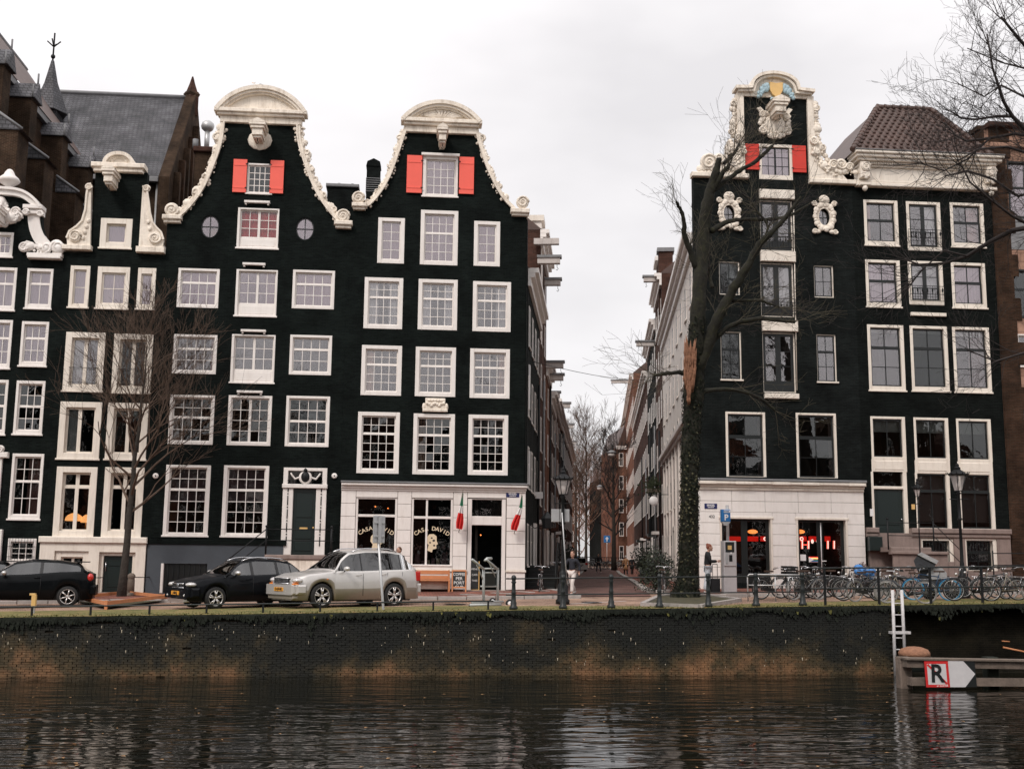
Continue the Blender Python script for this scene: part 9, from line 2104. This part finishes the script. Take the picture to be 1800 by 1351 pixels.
# woman with phone and suitcase (looks to the right)
pw_=onz_g(1245,1044);D=(pw_-CAM).dot(_F)
Hh=(dep(1245,955,D).z-pw_.z)
wm=person('woman in black jacket and pale wide jeans looking at her phone by the ticket machine',pw_,Hh,R_(78),dict(head=(0,-.07,1.585),neck=(0,-.02,1.46),el=(.19,-.10,1.12),wl=(.08,-.34,1.14),er=(-.20,-.08,1.11),wr=(-.06,-.33,1.12),kl=(.09,-.02,.50),al=(.09,.04,.09),kr=(-.09,.03,.50),ar=(-.09,.10,.09)),'coat_black','denim_pale','hair_auburn',hairlen=0,bun=True,flare=1.45)
b=MB();q=pw_+V((.42*Hh/1.72,.02,1.17*Hh/1.72));b.bbox(q.x-.04,q.x+.05,q.y-.04,q.y+.04,q.z-.01,q.z+.005,'sign_black',.002);tag(b.build('phone',org=q),'dark phone held up in the hands of the woman by the ticket machine','phone')
p=onz_g(1259,1044);p=V((p.x,pw_.y+.05,pw_.z));t=thing('suitcase',p,'small dark wheeled suitcase with raised handle between the woman and ticket machine','suitcase')
MB().bbox(p.x-.17,p.x+.17,p.y-.12,p.y+.12,p.z+.06,p.z+.58,'coat_black',.04).build('shell',t);b=MB()
for s in (-.09,.09):b.tube([p+V((s,0,.58)),p+V((s,0,1.10))],.010,'black_iron',6)
b.tube([p+V((-.09,0,1.10)),p+V((.09,0,1.10))],.014,'black_iron',6);b.build('handle',t)
for s in (-.13,.13):b=MB();b.lathe([(.035,-.02),(.035,.02)],p+V((s,-.08,.035)),'tyre',10,'y');b.build('wheel',t)
# walking man near the left lamp, and the others
pm_=onz_g(1006,1046);D=(pm_-CAM).dot(_F);Hm=dep(1008,968,D).z-pm_.z
person('man in dark coat and white trousers striding past the left lantern lamp',pm_,Hm,R_(-35),dict(head=(.02,-.03,1.60),kl=(.10,-.20,.52),al=(.11,-.26,.10),kr=(-.10,.10,.50),ar=(-.11,.42,.16),el=(.26,.12,1.15),wl=(.27,.06,.90),er=(-.28,-.08,1.16),wr=(-.30,-.28,1.02)),'jumper_navy','trousers_white','hair_brown',flare=1.1)
def small(px,pb,ptop,face,pose,label,**k):
    p=onz_g(px,pb);D=(p-CAM).dot(_F);return person(label,p,dep(px,ptop,D).z-p.z,face,pose,**k)
wk=dict(kl=(.09,-.12,.5),al=(.09,-.14,.1),kr=(-.09,.10,.5),ar=(-.09,.28,.14))
small(1100,1012,976,pi,wk,'person in a camel coat walking away down the right pavement',top='coat_camel',legs='coat_black',hair='hair_grey',long_coat=.45,shoe='shoe_dark')
small(1111,1011,977,pi,dict(kl=(.09,.1,.5),al=(.09,.2,.1),kr=(-.09,-.08,.5),ar=(-.09,-.1,.1)),'person in black walking away beside the camel coat',top='coat_black',legs='coat_black',hair='hair_dark',long_coat=.35,shoe='shoe_dark')
small(1052,999,973,0,dict(kl=(.16,0,.5),al=(.22,0,.09),kr=(-.14,0,.5),ar=(-.2,0,.09),el=(.3,0,1.18),er=(-.3,0,1.18)),'tiny distant person in dark clothes standing at the street end',top='coat_black',legs='jumper_navy',hair='hair_dark')
ps=at(700,1035,-3.2);ps.z=g(ps.x,ps.y)+.09;D=(ps-CAM).dot(_F)
person('bearded man in dark glasses standing behind the rear of the silver SUV',ps,dep(698,961,D).z-ps.z,R_(-40),{},top='coat_black',legs='jumper_navy',hair='hair_brown',beard=True,glasses=True)
# gull on the left pediment
p=at(453,155,-.1);t=thing('gull',p,'small gull standing on top of the left bell gable pediment','bird');b=MB();b.ball(p+V((0,0,.12)),(.16,.08,.08),'sign_white',10,6);b.ball(p+V((-.14,0,.22)),(.055,.05,.05),'sign_white',8,6);b.ball(p+V((.06,0,.14)),(.15,.085,.06),'galvanised',8,5);b.tube([p+V((-.19,0,.22)),p+V((-.25,0,.20))],[.014,.005],'plate_yellow',5)
b.tube([p+V((.01,.02,-.02)),p+V((.01,.02,.08))],.008,'plate_yellow',4);b.tube([p+V((-.02,-.02,-.02)),p+V((-.02,-.02,.08))],.008,'plate_yellow',4);b.build('body',t)

# ------------------------------------------------------------------ lit lamps in the ground-floor window of the narrow house
for k,(px,py,r_,lab) in enumerate(((130,914,.34,'glowing orange dome lamp behind the lower left window of the narrow house'),(151,917,.2,'smaller glowing orange lamp right of the dome lamp in the same window'))):
    p=at(px,py,.95);t=thing('window_lamp',p,lab,'lamp');MB().lathe([(r_,-.02),(r_*.93,.10),(r_*.7,.2),(r_*.3,.27),(.02,.29)],p,'bulb_soft',18).build('lamp_shade',t);MB().tube([p-V((0,0,.6)),p+V((0,0,.1))],.02,'gold_paint',6).build('stem',t)
# ------------------------------------------------------------------ side street dressing
def sbox(F_,u0,u1,v0_,v1_,z0,z1,mt,name,label=None,cat=None,parent=None,**k):
    o=MB().box(u0,u1,v0_,v1_,z0,z1,mt,F_).build(name,parent,**k);return tag(o,label,cat) if label else o
hs={o['label']:o for o in bpy.data.objects if o.get('category')=='house'}
wh=[o for l_,o in hs.items() if l_.startswith('long white plastered')][0];t0w,t1w=on_wall(CR,1223.5,800)[0],on_wall(CR,1166,800)[0]
zm_=on_wall(CR,1204,752)[1]
for dz,dv in ((0,.30),(-.22,.16)):sbox(FRR,t0w,t1w,-dv,-.003,zm_+dz,zm_+dz+.2,'white_paint','string_moulding',parent=wh)
for k in range(9):u=t0w+(t1w-t0w)*(k+.5)/9;sbox(FRR,u-.16,u+.16,-.10,-.004,g(12,5),zm_-.23,'white_render','pilaster',parent=wh)
rs_=random.Random(31)
for C_,F_,t_list in ((CR,FRR,(27,33,40,48,57)),(CL,FL,(9,14,22,30,39,48))):
    for k,u in enumerate(t_list):
        z0=g(10,u);par=min((o for o in hs.values() if o.name.startswith('street_house')),key=lambda o:(wl(o)-(C_+SD*u)).length)
        b=MB();b.tube([F_ @ V((u,-.09,z0)),F_ @ V((u,-.09,z0+9.5+k % 3))],.055,'lead' if k % 2 else 'black_iron',6);b.build('downpipe',par)
        sbox(F_,u+1.0,u+2.6,-.55,-.02,z0+2.9,z0+3.1,('white_paint','dark_green','dark_red_brick')[k % 3],'door_canopy',parent=par)
        sbox(F_,u+.6,u+3.0,-.05,-.004,z0+.1,z0+2.7,('black_sash','dark_green','cream_paint')[k % 3],'shop_front',parent=par)
p=on_wall(CR,1149,880,-.9)[2];t=thing('round_shop_sign',p,'round white shop sign on a bracket over the right street pavement','sign');MB().lathe([(.24,-.05),(.27,0),(.24,.05)],p,'sign_white',18,'y').build('disc',t);MB().tube([p+V((0,0,.2)),p+V((0,0,.36)),p+SN*.9+V((0,0,.36))],.02,'black_iron',5).build('bracket',t)
p=on_wall(CR,1151,858,-.4)[2];t=thing('flower_box',p,'green trailing plants in a window box above the round shop sign','flower box');b=MB()
for k in range(260):q=p+V((rs_.gauss(0,.35),rs_.gauss(0,.25),rs_.gauss(.1,.28)));s_=.07;b.add([q,q+V((s_,0,s_)),q+V((0,0,2*s_)),q+V((-s_,0,s_))],[(0,1,2,3)],'leaf_mid')
b.build('foliage',t,kind='stuff');MB().box(p.x-.5,p.x+.5,p.y-.15,p.y+.15,p.z-.25,p.z-.02,'wood_old').build('box',t)
for k,(off,tt,a,lab) in enumerate(((.9,8.5,84,'black bicycle against the left wall just past the dark steps'),(.85,12.5,78,'black bicycle further in along the left street wall'),(.9,18,86,'third black bicycle along the left street wall'),(W_ST-.8,12,84,'black bicycle against the white house beyond the shrubs'),(W_ST-.9,17,76,'black bicycle farther along the white house wall'),(W_ST-.8,24,82,'black bicycle near the end of the white house'))):
    x_,y_=st(off,tt);o=copy_tree(protos[0]);o['label']=lab;o.location=(x_,y_,g(x_,y_)+.09);o.rotation_euler=(.06,0,R_(a))
for k,(off,tt) in enumerate(((.8,33),(W_ST-.9,31),(W_ST-.8,38),(.9,41))):
    x_,y_=st(off,tt);t=thing('planter',(x_,y_,g(x_,y_)),('tall dark planter tree','small dark planter bush')[k % 2]+(' on the left pavement, nearer',' on the right pavement, nearer',' on the right pavement, farther',' on the left pavement, farther')[k]+' of two','planter');b=MB()
    for q in range(300):pp=V((x_+rs_.gauss(0,.3),y_+rs_.gauss(0,.3),g(x_,y_)+.6+abs(rs_.gauss(.5,.45))));s_=.06;b.add([pp,pp+V((s_,0,s_)),pp+V((0,0,2*s_)),pp+V((-s_,0,s_))],[(0,1,2,3)],'leaf_dark')
    b.build('foliage',t,kind='stuff');MB().lathe([(.22,0),(.3,.6),(.26,.6)],(x_,y_,g(x_,y_)),'cover_dark',12).build('pot',t)
x_,y_=st(1.0,6.5);
# kerb-side bits: manhole covers and painted lines on the road
for k,(px,py,w__,lab) in enumerate(((800,1061,.35,'round iron manhole cover in the road before the cafe'),(1040,1058,.35,'round iron manhole cover at the mouth of the street'))):
    p=onz_g(px,py);tag(MB().lathe([(w__,0),(w__,.006),(w__*.9,.008)],p,'black_iron',20).build('manhole_cover',org=p),lab,'manhole cover')
for k,(a,c) in enumerate((((812,1066),(838,1062)),((1000,1061),(1100,1056)),((740,1060),(820,1057)))):
    A_,C_=onz_g(*a),onz_g(*c);d=(C_-A_).normalized();n_=V((-d.y,d.x,0))*.05;b=MB();b.add([A_-n_+V((0,0,.006)),C_-n_+V((0,0,.006)),C_+n_+V((0,0,.006)),A_+n_+V((0,0,.006))],[(0,1,2,3)],'sign_grey_white');b.build('road_marking',kind='structure')
